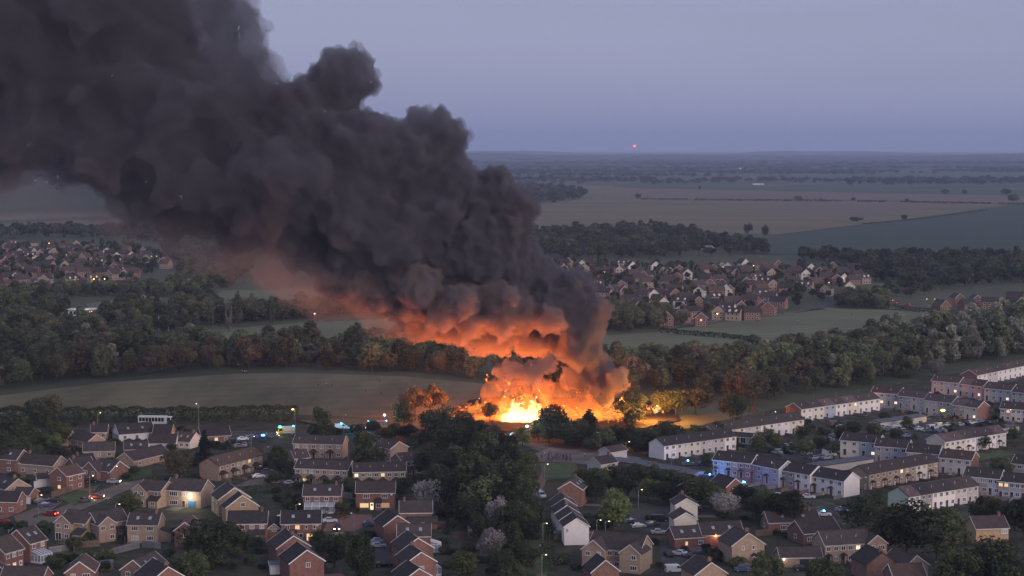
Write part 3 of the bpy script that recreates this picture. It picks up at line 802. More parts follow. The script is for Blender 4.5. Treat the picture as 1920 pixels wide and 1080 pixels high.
window(h, 'F', -3.0, 3.9, 'b'); window(h, 'F', 0.2, 3.9, 'm'); window(h, 'F', -3.0, 1.3, 'b'); door(h, 'F', 0.2); garage_doors(h, 'F', [2.9], M_bluedoor)
wall_light(h, 'F', 2.4, 3.55, (1.0, 0.86, 0.60), 900, 45.0, 0.5)
h = house('buff house with tall gable rising behind its twin-gabled neighbour', T8(615, 722), T8(470, 615), 9.2, 5.0, 34, 'buff', 'dark', M_white, L=9.5)
facade(h, 'B', 2, (), 'm')
h = house('buff house with a small square window high in its white-edged gable', T8(725, 832), T8(640, 762), 9.2, 4.6, 35, 'buff', 'dark', M_white, L=5.5)
window(h, 'L', 0.2, 5.2, 'm')
h = house('brick semi with white windows, dark tiled roof and twin-windowed lean-to', B(205, 713), B(425, 710), 7.4, 5.0, 35, 'brick2', 'dark')
facade(h, 'F', 4, (), 'm', 'm'); lean_to(h, 'F', 2.6, 4.2, 1.6, roof='slate', wall='brick2')
h2 = house('narrow brick annexe with a white arched window between two semis', B(440, 745), B(500, 745), 6.0, 3.4, 38, 'brick2', 'dark', L=4.4, mid=True)
wing(h2, 0.0, 2.4, 0.2, he=3.6, wall='brick2', roof='dark', wins=[(0, 3.2, 'k', None)])
h = house('brick semi with a yellow-lit bedroom and glowing patio room', B(505, 711), B(725, 708), 7.6, 5.0, 35, 'brick', 'dark')
for i, (u, k) in enumerate([(-3.6, 'm'), (-0.9, 'm'), (1.5, 's'), (3.6, 's')]): window(h, 'F', u, 4.0, k, M_lit if i == 1 else None)
window(h, 'F', -0.4, 1.3, 'p'); window(h, 'F', 2.4, 1.25, 'p', M_lit); window(h, 'F', 4.0, 1.25, 's', M_lit2); lean_to(h, 'F', -2.6, 3.0, 2.2, roof='dark')
h = house('brick house with broad plain gable standing behind the one with the globe lamp', S7(540, 492), S7(430, 402), 8.6, 4.6, 34, 'brick', 'dark', M_white, L=9.0)
h = house('brick house with one square window in its broad gable and a globe lamp beside', S7(735, 697), S7(600, 592), 8.6, 4.9, 34, 'brick', 'dark', M_white, L=9.5)
window(h, 'L', 0.3, 4.2, 'k')
h = house('flat-roofed white garage beside the house with the globe lamp', S7(260, 868), S7(400, 862), 4.6, 2.3, 8, 'white', 'felt', L=4.6, mid=True, cat='garage', name='garage')
h = house('brick semi with white glazed ground-floor front and four bedroom windows', B(632, 563), B(842, 563), 7.4, 5.0, 34, 'brick', 'slate')
facade(h, 'F', 4, (), 'm', storeys=2, lower='m'); conservatory(h, 'F', -0.6, 8.6, 1.2)
h = house('brick semi with pink-lit bay windows along its ground floor', B(926, 546), B(1142, 545), 7.6, 5.0, 34, 'brick', 'slate')
window(h, 'F', -2.6, 4.0, 'l'); window(h, 'F', 2.6, 4.0, 'l'); window(h, 'F', -3.2, 1.3, 'b', M_lit); door(h, 'F', -1.0, M_lit2); window(h, 'F', 2.8, 1.3, 'b', M_litdim); lean_to(h, 'F', 0.9, 1.6, 1.2)
h = house('red brick house at the head of the line of white-edged gables', Q(395, 258), Q(265, 172), 7.4, 4.9, 34, 'brick', 'dark', M_white, L=9.0)
h = house('long brick house under a plain slate roof with lower side extension', Q(430, 57), Q(862, 52), 7.2, 4.0, 36, 'brick', 'slate', M_white)
lean_to(h, 'F', 1.8, 8.0, 4.0, 1.8, roof='slate'); window(h, 'L', 0.0, 1.4, 'm')
h = house('brick house with slate roof squeezed between white-edged gables', Q(400, 372), Q(842, 367), 6.8, 4.6, 36, 'brick', 'slate'); window(h, 'L', -1, 3.6, 's'); window(h, 'L', 1.6, 3.6, 's')
conservatory(h, 'R', -1.0, 3.2, 2.8)
h = house('brick house in the middle of the line of white-edged gables', Q(670, 562), Q(510, 456), 8.2, 4.9, 33, 'brick', 'dark', M_white, L=9.0)
h = house('brick house with one white window in its gable and a white conservatory', Q(715, 752), Q(580, 652), 7.6, 4.9, 33, 'brick', 'dark', M_white, L=9.0)
window(h, 'L', 0.2, 3.4, 'k'); conservatory(h, 'F', 2.0, 3.2, 2.8)
h = house('brick house at the near end of the line of white-edged gables', Q(690, 972), Q(560, 880), 7.4, 4.9, 33, 'brick', 'dark', M_white, L=9.0)

# ---- the bungalows and small houses towards the mown field
def bung(label, p1, p2, d=7.0, wall='tan', roof='slate', he=2.6, L=None, mid=False, wins=3, end=None, pitch=33, litw=()):
    h = house(label, p1, p2, d, he, pitch, wall, roof, L=L, mid=mid, cat='bungalow' if he < 3 else 'house', name='bungalow' if he < 3 else 'house')
    for c in range(wins):
        u = h.L * ((c + 0.5) / wins - 0.5)
        for s in range(1 if he < 4 else 2): window(h, 'F', u, 1.4 + 2.5 * s, 'm', M_lit if c in litw else None)
    if end: window(h, end, 0.0, he - 0.9, 'm')
    return h
h = bung('brick house with tan gable at the edge of the leafy lane', A(-40, 358), A(130, 368), 8.0, 'brick2', 'slate', 4.6, end='R', wins=2)
h = bung('long tan house with white windows behind the garage court', A(140, 386), A(340, 402), 8.0, 'tan', 'slate', 3.4)
h = bung('square brick house with a warm lit window beside the garage', A(325, 468), A(425, 447), 7.0, 'brick', 'brown', 5.0, wins=2); window(h, 'L', 0.5, 3.9, 'm'); window(h, 'L', 0.5, 1.4, 'm', M_lit)
h = house('pale garage block with a felt roof beside the square brick house', A(205, 503), A(285, 498), 6.0, 2.6, 22, 'cream', 'dark', cat='garage', name='garage'); garage_doors(h, 'F', [-2.2, 0.6])
h = bung('tan-gabled house with dark roof next to the white garage doors', A(-30, 497), A(100, 532), 8.0, 'tan', 'dark', 3.6, end='R', wins=2)
h = bung('red brick house with white-framed windows and a garage at its back', A(-10, 600), A(120, 603), 7.0, 'brick', 'dark', 3.6, end='R', wins=2)
h = house('double garage with two white doors behind the red brick house', A(95, 578), A(190, 582), 6.2, 2.6, 28, 'brick', 'slate', cat='garage', name='garage'); garage_doors(h, 'F', [-0.6, 2.0])
h = bung('brick house with tan gable and dark slate roof above the parked silver car', A(395, 416), A(505, 404), 7.4, 'brick2', 'slate', 3.2, end='R', wins=2)
h = house('brick house with two white windows in its broad front gable', A(560, 418), A(670, 432), 8.0, 2.8, 34, 'brick2', 'slate')
wing(h, -3.0, 6.4, 1.8, he=2.9, wall='brick2', roof='slate', wins=[(-1.6, 2.0, 'm', None), (1.6, 2.0, 'm', None)])
h = bung('brown-roofed bungalow with pink-tan gable by the orange fence', A(470, 326), A(645, 321), 7.6, 'tan', 'slate', end='R')
h = bung('tan bungalow with long windows beside the hedged lane', A(300, 259), A(402, 264), 7.0, 'tan', 'slate', end='R')
h = bung('bungalow with small tan gable tucked between hedged gardens', A(420, 257), A(540, 282), 7.0, 'tan', 'slate', end='R')
h = bung('dark-roofed bungalow with a white glazed gable looking over its hedge', A(650, 226), A(850, 212), 9.0, 'white', 'dark'); 
for u in (-2.6, -1.2, 0.2, 1.6, 3.0): window(h, 'L', u, 1.3, 'p')
h = bung('low dark-roofed bungalow behind the glazed white gable', A(515, 226), A(606, 224), 7.0, 'tan', 'dark', wins=2)
h = bung('dark bungalow standing across from the parked white coach', A(870, 226), A(972, 226), 8.0, 'tan', 'dark', end='R', wins=2)
h = bung('white-walled bungalow with bright gable and slate roof', A(840, 281), A(996, 281), 7.6, 'white', 'slate', end='R')
h = bung('brown-roofed bungalow next to the white-walled one', A(1010, 266), A(1100, 272), 8.0, 'cream', 'brown')
h = bung('bungalow with red brick gable facing the emergency road', A(1120, 241), A(1284, 232), 8.4, 'brick2', 'dark', end='R', litw=(1,))
h = bung('long slate-roofed bungalow on the slope behind the lane', A(700, 385), A(905, 338), 7.4, 'tan', 'slate')
h = bung('bungalow with tiny gable showing above dark garden shrubs', A(420, 398), A(520, 388), 6.4, 'tan', 'dark', end='R', wins=2)
h = bung('shaded brown bungalow behind the weeping garden tree', A(700, 322), A(830, 318), 6.6, 'brick2', 'slate', wins=2)

# ---- tan terraces in the middle
mb = MB(); mb.tube((0, 0, 0), (0, 0, .75), .07, .07, 6); VENT = mb.mesh('vent_pipe', [M_trim])
mb = MB(); mb.tube((0, 0, 0), (0, 0, 1.6), .03, .03, 5); mb.box(-.6, .6, -.02, .02, 1.45, 1.5)
for _x in (-.5, -.25, 0, .25, .5): mb.box(_x - .02, _x + .02, -.3, .3, 1.46, 1.49)
AERIAL = mb.mesh('roof_aerial', [M_rail := mat('aerial_metal', (0.3, 0.3, 0.32), .5, metal=.6)])
def terrace(label, p1, p2, d, walls, roofs, he=5.0, pitch=30, style='m', porch=False, lits=(), per=2, doormat=None, trim=None, dz=0.0, end=None, L=None, mid=False, group=None, canopy=True):
    h = house(label, p1, p2, d, he, pitch, walls, roofs, trim or M_trim, dz, L, 'terrace', 'terraced_row', group, mid=mid)
    n = len(walls); uw = h.L / n
    for i in range(n):
        x0 = -h.L / 2 + uw * i
        for c in range(per):
            u = x0 + uw * (c + 0.5) / per
            lit = dict(((a, b), m) for a, b, m in lits)
            window(h, 'F', u, 4.0, style if c % 2 else ('s' if style == 'm' and per > 2 else style), lit.get((i, 'u%d' % c)))
            if c == 0: door(h, 'F', u, doormat, porch if canopy else None)
            else: window(h, 'F', u, 1.4, style, lit.get((i, 'l%d' % c)))
        if i and walls[i] != walls[i - 1] or (i and i % 2 == 0):
            mb = MB(); mb.box(x0 - 0.05, x0 + 0.05, -d / 2 - 0.09, -d / 2 + 0.02, 0, he)
            link('downpipe', mb.mesh('downpipe', [M_trim]), h.root)
    for i in range(n):
        link('vent_pipe', VENT, h.root, (-h.L / 2 + uw * (i + .3), -d * .28, h.he + (h.hr - h.he) * .44 + .1))
        if i % 2: link('roof_aerial', AERIAL, h.root, (-h.L / 2 + uw * (i + .7), 0.0, h.hr + .2))
    if end: window(h, end, 0.5, 4.0, 's')
    TERR.append(h)
    return h
TERR = []
terrace('long tan terrace with brown roof and hipped porches by the parking court', T8(245, 287), T8(885, 132), 7.6, ['tan'] * 4, ['brown'], porch=True, trim=M_brown, lits=[(2, 'u1', M_lit), (3, 'l1', M_litdim)])
terrace('tan terrace with hipped porches beneath the fire engine road', B(585, 284), B(862, 291), 7.6, ['tan'] * 3, ['slate'], porch=True)
terrace('short tan block with hipped roof at the end of the parking court', B(558, 372), B(642, 366), 7.0, ['tan'] * 2, ['slate'], porch=True)
terrace('tan terrace with lit hipped porches and a bright yellow stair window', B(600, 419), B(897, 431), 7.6, ['tan'] * 4, ['slate'], porch=True, lits=[(0, 'l1', M_lit)])
h = terrace('tan terrace with a glowing yellow window near its end', B(905, 441), B(1200, 436), 7.6, ['tan'] * 4, ['slate'], porch=True, lits=[(0, 'u0', M_lit2), (0, 'l1', M_lit2), (2, 'u0', M_lit)])
terrace('dim terrace half hidden by garden trees near the fire engine', B(1075, 302), B(1165, 322), 7.2, ['tan'] * 2, ['slate'], porch=True)
terrace('dark brick terrace swallowed by the tall trees', B(1150, 388), B(1300, 372), 7.2, ['brick2'] * 3, ['brown'], porch=True)

# ---- the stepped white terrace and its brick neighbour by the footpath
h = house('red brick house at the head of the white stepped terrace', U6(380, 172), U6(440, 118), 7.0, 5.2, 32, 'brick', 'slate', M_white, L=8.5)
for i, (fx, fy) in enumerate([(472, 702), (400, 612), (332, 512), (300, 408)]):
    h = house(['white gable-ended house closing the stepped terrace beside the footpath', 'second house up the white stepped terrace', 'third house up the white stepped terrace', 'topmost house of the white stepped terrace next to red brick'][i],
              U6(fx, fy), U6(fx - 62, fy - 96), 6.6, 5.0, 33, ['white', 'white', 'cream', 'brick2'][i], ['dark', 'slate', 'dark', 'slate'][i], M_white, dz=0.0, L=8.0)
    if i == 0: window(h, 'L', -2.5, 4.0, 's')
    window(h, 'B', 0.0, 3.9, 'm'); window(h, 'B', 0.0, 1.4, 'm'); window(h, 'F', 1.5, 3.9, 'm')

# ---- small pale houses by the crowd and the dark garages
h = house('small pale house with grey roof standing at the top of the open verge', C(165, 352), C(250, 338), 5.4, 4.4, 28, 'pebble', 'slate', L=8.0, mid=True)
h = house('low pale house in front of the small one at the verge', C(120, 408), C(180, 398), 6.0, 2.9, 32, 'pebble', 'slate', L=8.0, mid=True); window(h, 'F', 0.0, 1.4, 'l')
for i, (x1, y1, x2, y2) in enumerate([(225, 412, 420, 440), (425, 446, 600, 474), (605, 480, 690, 491)]):
    house(['dark felt-roofed garage row behind the verge houses', 'dark felt-roofed garage row between the two other garage rows', 'dark felt-roofed garage row reaching the brick bungalow'][i], C(x1, y1), C(x2, y2), 6.5, 2.5, 7, 'mauve', 'felt', M_brown, cat='garage', name='garage_row')
h = house('brick bungalow with white windows in a small gable at the garage row end', C(895, 530), C(800, 502), 6.2, 2.8, 36, 'brick', 'dark', M_white, L=9.0); window(h, 'L', 0, 1.6, 'l'); window(h, 'L', 1.9, 1.5, 'm')

# ---- the right-hand estate of terraces
terrace('long white terrace with mauve gable end beside the burning trees', Y2(445, 527), Y2(1625, 372), 7.6, ['white', 'cream', 'cream', 'pebble', 'pebble', 'white'], ['dark'], trim=M_brown, canopy=False, pitch=28)
h = terrace('white terrace set back behind the long one, next to the onlookers', C(740, 224), C(1240, 156), 7.6, ['white', 'cream', 'pebble', 'white', 'white', 'cream'], ['slate'], trim=M_brown, canopy=False, pitch=28)
h = house('low brick outhouse with glazed front between the two white terraces', C(915, 270), C(965, 274), 5.0, 2.6, 24, 'pebble', 'dark', cat='house', L=8.0, mid=True); window(h, 'F', 1, 1.4, 'p'); window(h, 'F', -1.4, 1.4, 'p')
h = terrace('white terrace with red and grey patchwork roof and brick gable end', D(145, 104), D(588, 45), 7.6, ['white', 'cream', 'greyblue', 'white', 'cream', 'white', 'white'], ['slate', 'slate', 'rust', 'slate', 'rust', 'slate', 'slate'], canopy=False, pitch=28, lits=[(4, 'u1', M_lit2)])
mb = MB(); sweepx(mb, [(-3.8, -0.4), (3.8, -0.4), (3.8, 5.0), (0, 5.0 + 3.8 * math.tan(R(28))), (-3.8, 5.0)], -h.L / 2 - 0.12, -h.L / 2 - 0.01); link('gable_wall', mb.mesh('gable_wall', [W['brick']]), h.root)
# stepped row along the estate road
ROW = [((1346.7, 844.5), (1418, 851.7), ['greyblue', 'grey', 'mauve'], 1.3), ((1419, 852.5), (1476.3, 863.2), ['grey', 'greyblue'], 0.9), ((1477, 864), (1533.4, 873.2), ['grey', 'white'], 0.4), ((1535.7, 874.6), (1597.6, 885), ['white', 'white'], 0.0)]
RLAB = ['blue-lit end houses of the stepped terrace beside the flashing vehicle', 'violet-tinted pair of houses in the stepped terrace', 'pair of stepped terrace houses, half grey and half white', 'white end pair of the stepped terrace with pale gable by the estate road']
for (a, b, ws, dz), lb in zip(ROW, RLAB):
    h = terrace(lb, a, b, 7.6, ws, ['dark'], trim=M_white, dz=dz, pitch=30)
    if dz == 1.3: ROW_H = h
STEP2 = [((430, 268), (640, 286), ['cream', 'greyblue'], 1.0), ((615, 301), (800, 313), ['grey', 'greyblue'], 0.6), ((795, 333), (975, 346), ['grey', 'greyblue'], 0.3), ((985, 363), (1165, 379), ['pebble', 'pebble'], 0.0)]
SLAB = ['stepped terrace pair with lit ground floor by the estate car park', 'stepped terrace pair, grey and blue, second from the car park', 'stepped terrace pair mostly hidden behind the brown terrace', 'pebbledash end pair of the stepped terrace with a brick gable']
for i, ((x1, y1, x2, y2), ws, dz) in enumerate([((*a, *b), ws, dz) for a, b, ws, dz in STEP2]):
    h = terrace(SLAB[i], D(x1, y1), D(x2, y2), 7.4, ws, ['dark' if i < 3 else 'brown'], trim=M_white, dz=dz, canopy=False, lits=[(1, 'l1', M_lit2), (1, 'u1', None)] if i == 0 else ())
    if i == 3:
        mb = MB(); sweepx(mb, [(-3.7, -0.4), (3.7, -0.4), (3.7, 5.0), (0, 5.0 + 3.7 * math.tan(R(30))), (-3.7, 5.0)], h.L / 2 + 0.01, h.L / 2 + 0.12); link('gable_wall', mb.mesh('gable_wall', [W['brick']]), h.root)
h = terrace('brown brick terrace with one cream-painted house and white doors', D(512, 456), D(903, 386), 7.8, ['tan', 'tan', 'tan', 'tan', 'cream', 'tan'], ['slate'], trim=M_brown, doormat=M_white, lits=[(2, 'u1', M_lit2)], pitch=28)
h = terrace('white and mauve terrace with a pale green gable end above the trees', X4(390, 632), X4(1535, 452), 7.8, ['white', 'grey', 'white', 'white', 'pebble', 'pebble'], ['rust', 'dark', 'dark', 'dark', 'slate', 'slate'], trim=M_brown, canopy=False, pitch=28, lits=[(1, 'l1', M_lit)])
mb = MB(); sweepx(mb, [(-3.9, -0.4), (3.9, -0.4), (3.9, 5.0), (0, 5.0 + 3.9 * math.tan(R(28))), (-3.9, 5.0)], -h.L / 2 - 0.12, -h.L / 2 - 0.01); link('gable_wall', mb.mesh('gable_wall', [W['green']]), h.root)
terrace('cream terrace with rust and grey roof patches beside the car park', D(943, 282), D(1290, 230), 7.8, ['cream', 'cream', 'white', 'greyblue', 'white', 'pebble'], ['rust', 'rust', 'slate', 'slate', 'slate', 'rust'], trim=M_white, canopy=True, pitch=28, doormat=M_white)
KR = [((600, 8), (757, 19)), ((757, 27), (908, 43)), ((908, 51), (1063, 69)), ((1066, 77), (1213, 96))]
KL = ['grey stepped terrace pair with two glowing windows', 'grey stepped terrace pair behind the estate gardens', 'grey stepped terrace pair beside the yellow street lamp', 'grey stepped terrace end pair with rust roof patch and brick gable']
for i, (a, b) in enumerate(KR):
    h = terrace(KL[i], D(*a), D(*b), 7.4, ['grey', 'pebble'] if i % 2 else ['pebble', 'grey'], ['slate'] if i < 3 else ['rust', 'slate'], trim=M_white, dz=1.2 - 0.4 * i, canopy=False, lits=[(0, 'l1', M_lit2), (1, 'l1', M_lit2)] if i == 0 else ([(1, 'l1', M_lit2)] if i == 3 else ()))
    if i == 3:
        mb = MB(); sweepx(mb, [(-3.7, -0.4), (3.7, -0.4), (3.7, 5.0), (0, 5.0 + 3.7 * math.tan(R(30))), (-3.7, 5.0)], h.L / 2 + 0.01, h.L / 2 + 0.12); link('gable_wall', mb.mesh('gable_wall', [W['brick']]), h.root)
LR = [((945, 905), (1098, 919)), ((1100, 922), (1238, 939)), ((1240, 946), (1393, 961)), ((1397, 966), (1540, 982))]
LL = ['pale blue-grey terrace pair with lit kitchen windows below the wood', 'pale terrace pair with rust roof patch and a lit window', 'pale terrace pair with one lit doorway, at the end of the estate gardens', 'pale terrace pair cut by the frame edge']
for i, (a, b) in enumerate(LR):
    terrace(LL[i], E(*a), E(*b), 7.4, ['pebble', 'greyblue'], ['slate'] if i != 1 else ['rust', 'slate'], trim=M_white, dz=1.0 - 0.3 * i, canopy=False, lits=[(1, 'l1', M_lit2)] if i < 3 else ())
h = terrace('white terrace with brick gable end at the foot of the willow wood', E(1132, 880), E(1470, 812), 7.6, ['white', 'pebble', 'white', 'white', 'white', 'pebble'], ['brown', 'slate', 'slate', 'brown', 'slate', 'slate'], canopy=False, pitch=28)
mb = MB(); sweepx(mb, [(-3.8, -0.4), (3.8, -0.4), (3.8, 5.0), (0, 5.0 + 3.8 * math.tan(R(28))), (-3.8, 5.0)], -h.L / 2 - 0.12, -h.L / 2 - 0.01); link('gable_wall', mb.mesh('gable_wall', [W['brick']]), h.root)
terrace('grey terrace with a lit porch lamp behind the cream terrace', D(1320, 96), D(1500, 108), 7.4, ['grey', 'pebble', 'grey'], ['slate'], canopy=False, lits=[(0, 'u1', M_lit)])
terrace('grey terrace cut by the frame edge with orange-lit ground floor', D(1395, 395), D(1520, 408), 7.4, ['grey', 'grey'], ['dark'], canopy=False, lits=[(0, 'l1', M_lit)])
terrace('blue-grey terrace half hidden behind the pale green gable row', D(1120, 463), D(1322, 481), 7.4, ['greyblue', 'grey', 'greyblue'], ['dark'], trim=M_white, canopy=False, dz=0.6)
terrace('blue-grey terrace with a yellow-lit bedroom at the estate edge', D(1312, 492), D(1500, 508), 7.4, ['grey', 'greyblue', 'grey'], ['dark'], trim=M_white, canopy=False, lits=[(0, 'u0', M_lit), (0, 'u1', M_lit)])
h = house('long flat-roofed garage block with pale wall at the estate car park', D(225, 452), D(560, 405), 5.5, 2.5, 6, 'pebble', 'felt', M_brown, cat='garage', name='garage_row')
h = house('long flat-roofed garage block behind the parked vans', D(600, 205), D(860, 168), 5.5, 2.5, 6, 'pebble', 'felt', M_brown, cat='garage', name='garage_row')
h = house('flat-roofed garage block near the frame edge behind the cream terrace', D(1180, 250), D(1380, 225), 5.5, 2.5, 6, 'pebble', 'felt', M_brown, cat='garage', name='garage_row')

# ---- buff and brick houses at the bottom
h = house('buff house half hidden behind the big dark trees with one white window', D(1140, 742), D(1322, 736), 7.4, 4.6, 34, 'buff', 'slate'); window(h, 'F', 3.4, 3.6, 'l')
h = terrace('tan terrace with blue-white windows and a gabled end wing', D(285, 826), D(612, 808), 8.0, ['tan'] * 4, ['slate'], porch=False, lits=[(2, 'u0', M_lit2)], pitch=34)
wing(h, h.L / 2 - 2.4, 5.4, 1.4, wall='tan', wins=[(-1.2, 4.0, 'm', None), (1.2, 4.0, 'l', None), (0, 1.4, 'l', None)])
h = house('low tan garage block with a blue door and a dark open bay', D(55, 916), D(290, 913), 6.4, 2.6, 30, 'tan', 'slate', cat='garage', name='garage'); garage_doors(h, 'F', [3.6], M_bluedoor)
mb = MB(); mb.box(-1.2, 1.2, -0.03, 0.0, 0.0, 2.1); link('dark_bay_panel', mb.mesh('dark_bay_panel', [M_glass]), h.root, on_side(h, 'F', 0.8, 0))  # flat dark panel; the shade inside the bay is put into its colour
wall_light(h, 'F', -4.4, 2.2, (1.0, 0.85, 0.6), 25, 14.0, 0.12)
h = house('dark-roofed brick house with an orange-lit side window', D(645, 945), D(590, 918), 8.2, 4.2, 34, 'brick2', 'dark', M_brown, L=9.0); window(h, 'L', 3.0, 3.2, 's', M_lit)
h = house('tan-gabled house crowding the dark-roofed brick one', D(835, 962), D(760, 940), 7.6, 4.0, 34, 'tan', 'slate', L=8.5)
h = house('brown-roofed house at the frame bottom beside the dark trees', D(680, 1010), D(860, 1004), 7.6, 4.2, 34, 'brick2', 'brown')
h = house('brick bungalow with long dark roof by the estate road', C(1062, 714), C(1350, 706), 8.0, 2.8, 30, 'brick', 'slate', cat='bungalow', name='bungalow'); window(h, 'L', 0, 1.4, 'm'); window(h, 'F', -3, 1.4, 'l')
h = house('brick bungalow with a white-edged gable in front of the long dark roof', C(1235, 766), C(1440, 746), 8.0, 3.0, 34, 'brick', 'slate', cat='bungalow', name='bungalow'); window(h, 'L', 0, 1.6, 'm'); window(h, 'F', -4, 1.4, 'm')
h = house('wide tan house with two front gables and pale windows by the parked van', C(105, 824), C(395, 850), 9.6, 5.0, 33, 'tan', 'slate')
wing(h, -4.6, 6.0, 2.2, wall='tan', wins=[(-1.4, 4.0, 'm', None), (1.4, 4.0, 'm', M_curtain), (1.4, 1.4, 'm', None)])
wing(h, 5.2, 5.4, 2.6, wall='tan', wins=[(1.0, 4.0, 'm', None), (1.0, 1.4, 'l', None)])
for u in (-1.0, 0.9, 2.2): window(h, 'F', u, 4.0, 'm'); window(h, 'F', u, 1.4, 'm')
h = house('tan house with broad plain gable, arched window and lit side door', C(970, 836), C(885, 792), 8.8, 5.0, 34, 'tan', 'slate', L=9.0)
window(h, 'L', 1.4, 4.3, 's'); window(h, 'L', -1.4, 4.3, 's'); door(h, 'L', 1.6, M_white, False); window(h, 'F', 2.0, 1.4, 's', M_lit)
h = house('brick wing lit by an orange lamp between two buff houses', C(690, 777), C(920, 768), 7.6, 3.2, 34, 'brick', 'slate', cat='house'); window(h, 'F', 0, 1.4, 'm')
wall_light(h, 'F', -2.2, 3.0, (1.0, 0.42, 0.16), 160, 20.0, 0.2)
PL = ['cream house topmost in the stack of gables behind the parked cars', 'cream house in the middle of the stack of gables', 'cream house lowest in the stack of gables behind the parked cars']
for i, (fx, fy, bx, by, dd) in enumerate([(645, 572, 690, 590, 6.4), (622, 642, 655, 620, 6.4), (617, 722, 575, 690, 6.2)]):
    h = house(PL[i], C(fx, fy), C(fx - 30, fy - 30), dd, 4.8 if i == 0 else 4.2, 30, 'cream', 'slate', M_white, L=7.5)
    if i == 0: window(h, 'F', 0, 3.6, 'm')
h = house('brick bungalow with dark roof and a small lit window beside the tan gable', C(530, 802), C(700, 792), 7.2, 2.9, 32, 'brick', 'slate', cat='bungalow', name='bungalow'); window(h, 'F', -1.0, 1.4, 's', M_lit); window(h, 'F', 3.0, 1.4, 'm')
h = house('tan house with plain gable cut by the bottom edge beside the white van', C(760, 1002), C(690, 962), 8.0, 4.6, 34, 'tan', 'slate', L=9.0)
h = house('dark hipped outbuilding in the shade below the wide tan house', C(165, 988), C(120, 955), 7.0, 3.0, 38, 'brick2', 'dark', L=7.0)

for k_, h in enumerate(NEAR_H):
    if h not in TERR and h.root['category'] != 'garage': roof_extras(h, k_)
# ================================================================== the far estates
FW, FR_ = {'w': 'cream', 'b': 'brick', 't': 'tan', 'c': 'cream', 'g': 'grey'}, ['slate', 'brown', 'dark', 'slate']
FAR_WIN = {}
for k, (w, hh) in {'m': (1.2, 1.2), 'd': (0.9, 2.0)}.items():
    mb = MB(); mb.box(-w/2 - .12, w/2 + .12, -0.05, 0, -hh/2 - .12, hh/2 + .12); mb.box(-w/2, w/2, -0.08, -0.045, -hh/2, hh/2, 1)
    FAR_WIN[k] = mb.mesh('far_window', [M_white, M_glass])
mb = MB(); mb.box(-0.5, 0.5, -0.08, 0, -0.5, 0.5); FAR_LIT = mb.mesh('lit_far_window', [glow('far_lit_window', (1.0, 0.62, 0.28), 1.4)])
def far_house(px, py, wall, gable, label, group, rr, lit=False, big=1.0, dormer=False):
    d = rr.uniform(6.4, 8.2) * big; L = rr.uniform(8.5, 11.5) * big; he = rr.uniform(4.8, 5.6); pitch = rr.uniform(36, 44)
    hr = he + d / 2 * math.tan(R(pitch))
    a = G(px, py, hr + 0.15)
    if gable:
        ang = R(rr.choice([72, 84, 97, 110, 62]) + rr.uniform(-6, 6))
        c = a + Vector((math.cos(ang), math.sin(ang), 0)) * L / 2
    else:
        ang = R(rr.choice([-22, 0, 18, 30]) + rr.uniform(-5, 5)); c = a
    root = empty('house', (c.x, c.y, 0), ang, label, 'house', group)
    mb = MB(); sweepx(mb, [(-d/2, -0.4), (d/2, -0.4), (d/2, he), (0, hr), (-d/2, he)], -L/2, L/2)
    link('wall', mb.mesh('wall', [W[wall]]), root)
    tn = (hr - he) / (d / 2); ov = 0.35; lo = he - ov * tn + 0.02
    mb = MB(); sweepx(mb, [(-d/2 - ov, lo), (0, hr + .02), (d/2 + ov, lo), (d/2 + ov, lo + .16), (0, hr + .18), (-d/2 - ov, lo + .16)], -L/2 - .2, L/2 + .2)
    link('roof', mb.mesh('roof', [RF[rr.choice(FR_)]]), root)
    if gable:
        mb = MB(); sweepx(mb, [(-d/2 - ov, lo - .1), (0, hr - .06), (d/2 + ov, lo - .1), (d/2 + ov, lo + .2), (0, hr + .22), (-d/2 - ov, lo + .2)], -L/2 - .3, -L/2 - .21)
        link('bargeboard', mb.mesh('bargeboard', [M_trim]), root)
    h = House(); h.L, h.d, h.root, h.detail = L, d, root, False
    sides = ['L', 'F'] if gable else ['F']
    for s in sides:
        Ls = L if s == 'F' else d
        n = 3 if s == 'F' else 2
        for c_ in range(n):
            for z in (1.5, 4.1):
                u = Ls * ((c_ + .5) / n - .5) * 0.9
                o = link('window', FAR_WIN['m'], root, on_side(h, s, u, z), (0, 0, SIDE_ROT[s]))
    if lit: link('lit_window', FAR_LIT, root, on_side(h, sides[0], rr.uniform(-.2, .2) * d, rr.choice([1.5, 4.1]), 0.06), (0, 0, SIDE_ROT[sides[0]]))
    if rr.random() < 0.35:
        mb = MB(); mb.box(-0.4, 0.4, -0.3, 0.3, -0.9, 0.9); mb.box(-0.12, 0.12, -0.12, 0.12, 0.9, 1.2)
        link('chimney', mb.mesh('chimney', [W['brick2']]), root, (L * 0.3, 0.0, hr + 0.3))
    if dormer:
        for u in (-L * .22, L * .22):
            e = MB(); e.box(u - .6, u + .6, -d/2 + .2, -0.5, he - 0.2, he + 1.25); e.add([(u - .75, -d/2 + .1, he + 1.25), (u + .75, -d/2 + .1, he + 1.25), (u + .75, -.4, he + 1.25), (u - .75, -.4, he + 1.25), (u, -d/2 + .1, he + 1.9), (u, -.4, he + 1.9)], [(0, 1, 4), (1, 2, 5, 4), (3, 0, 4, 5)])
            link('dormer', e.mesh('dormer', [M_white]), root)
    HOUSES.append((c.x, c.y, L / 2 + 1))
    return root
rr = random.Random(5)
Z5 = Zm(960, 400, 3.0); Z6 = Zm(60, 420, 6.857); Z7 = Zm(0, 400, 3.0)
FLAB = {'w': 'white', 'b': 'red brick', 't': 'tan', 'c': 'cream', 'g': 'grey'}
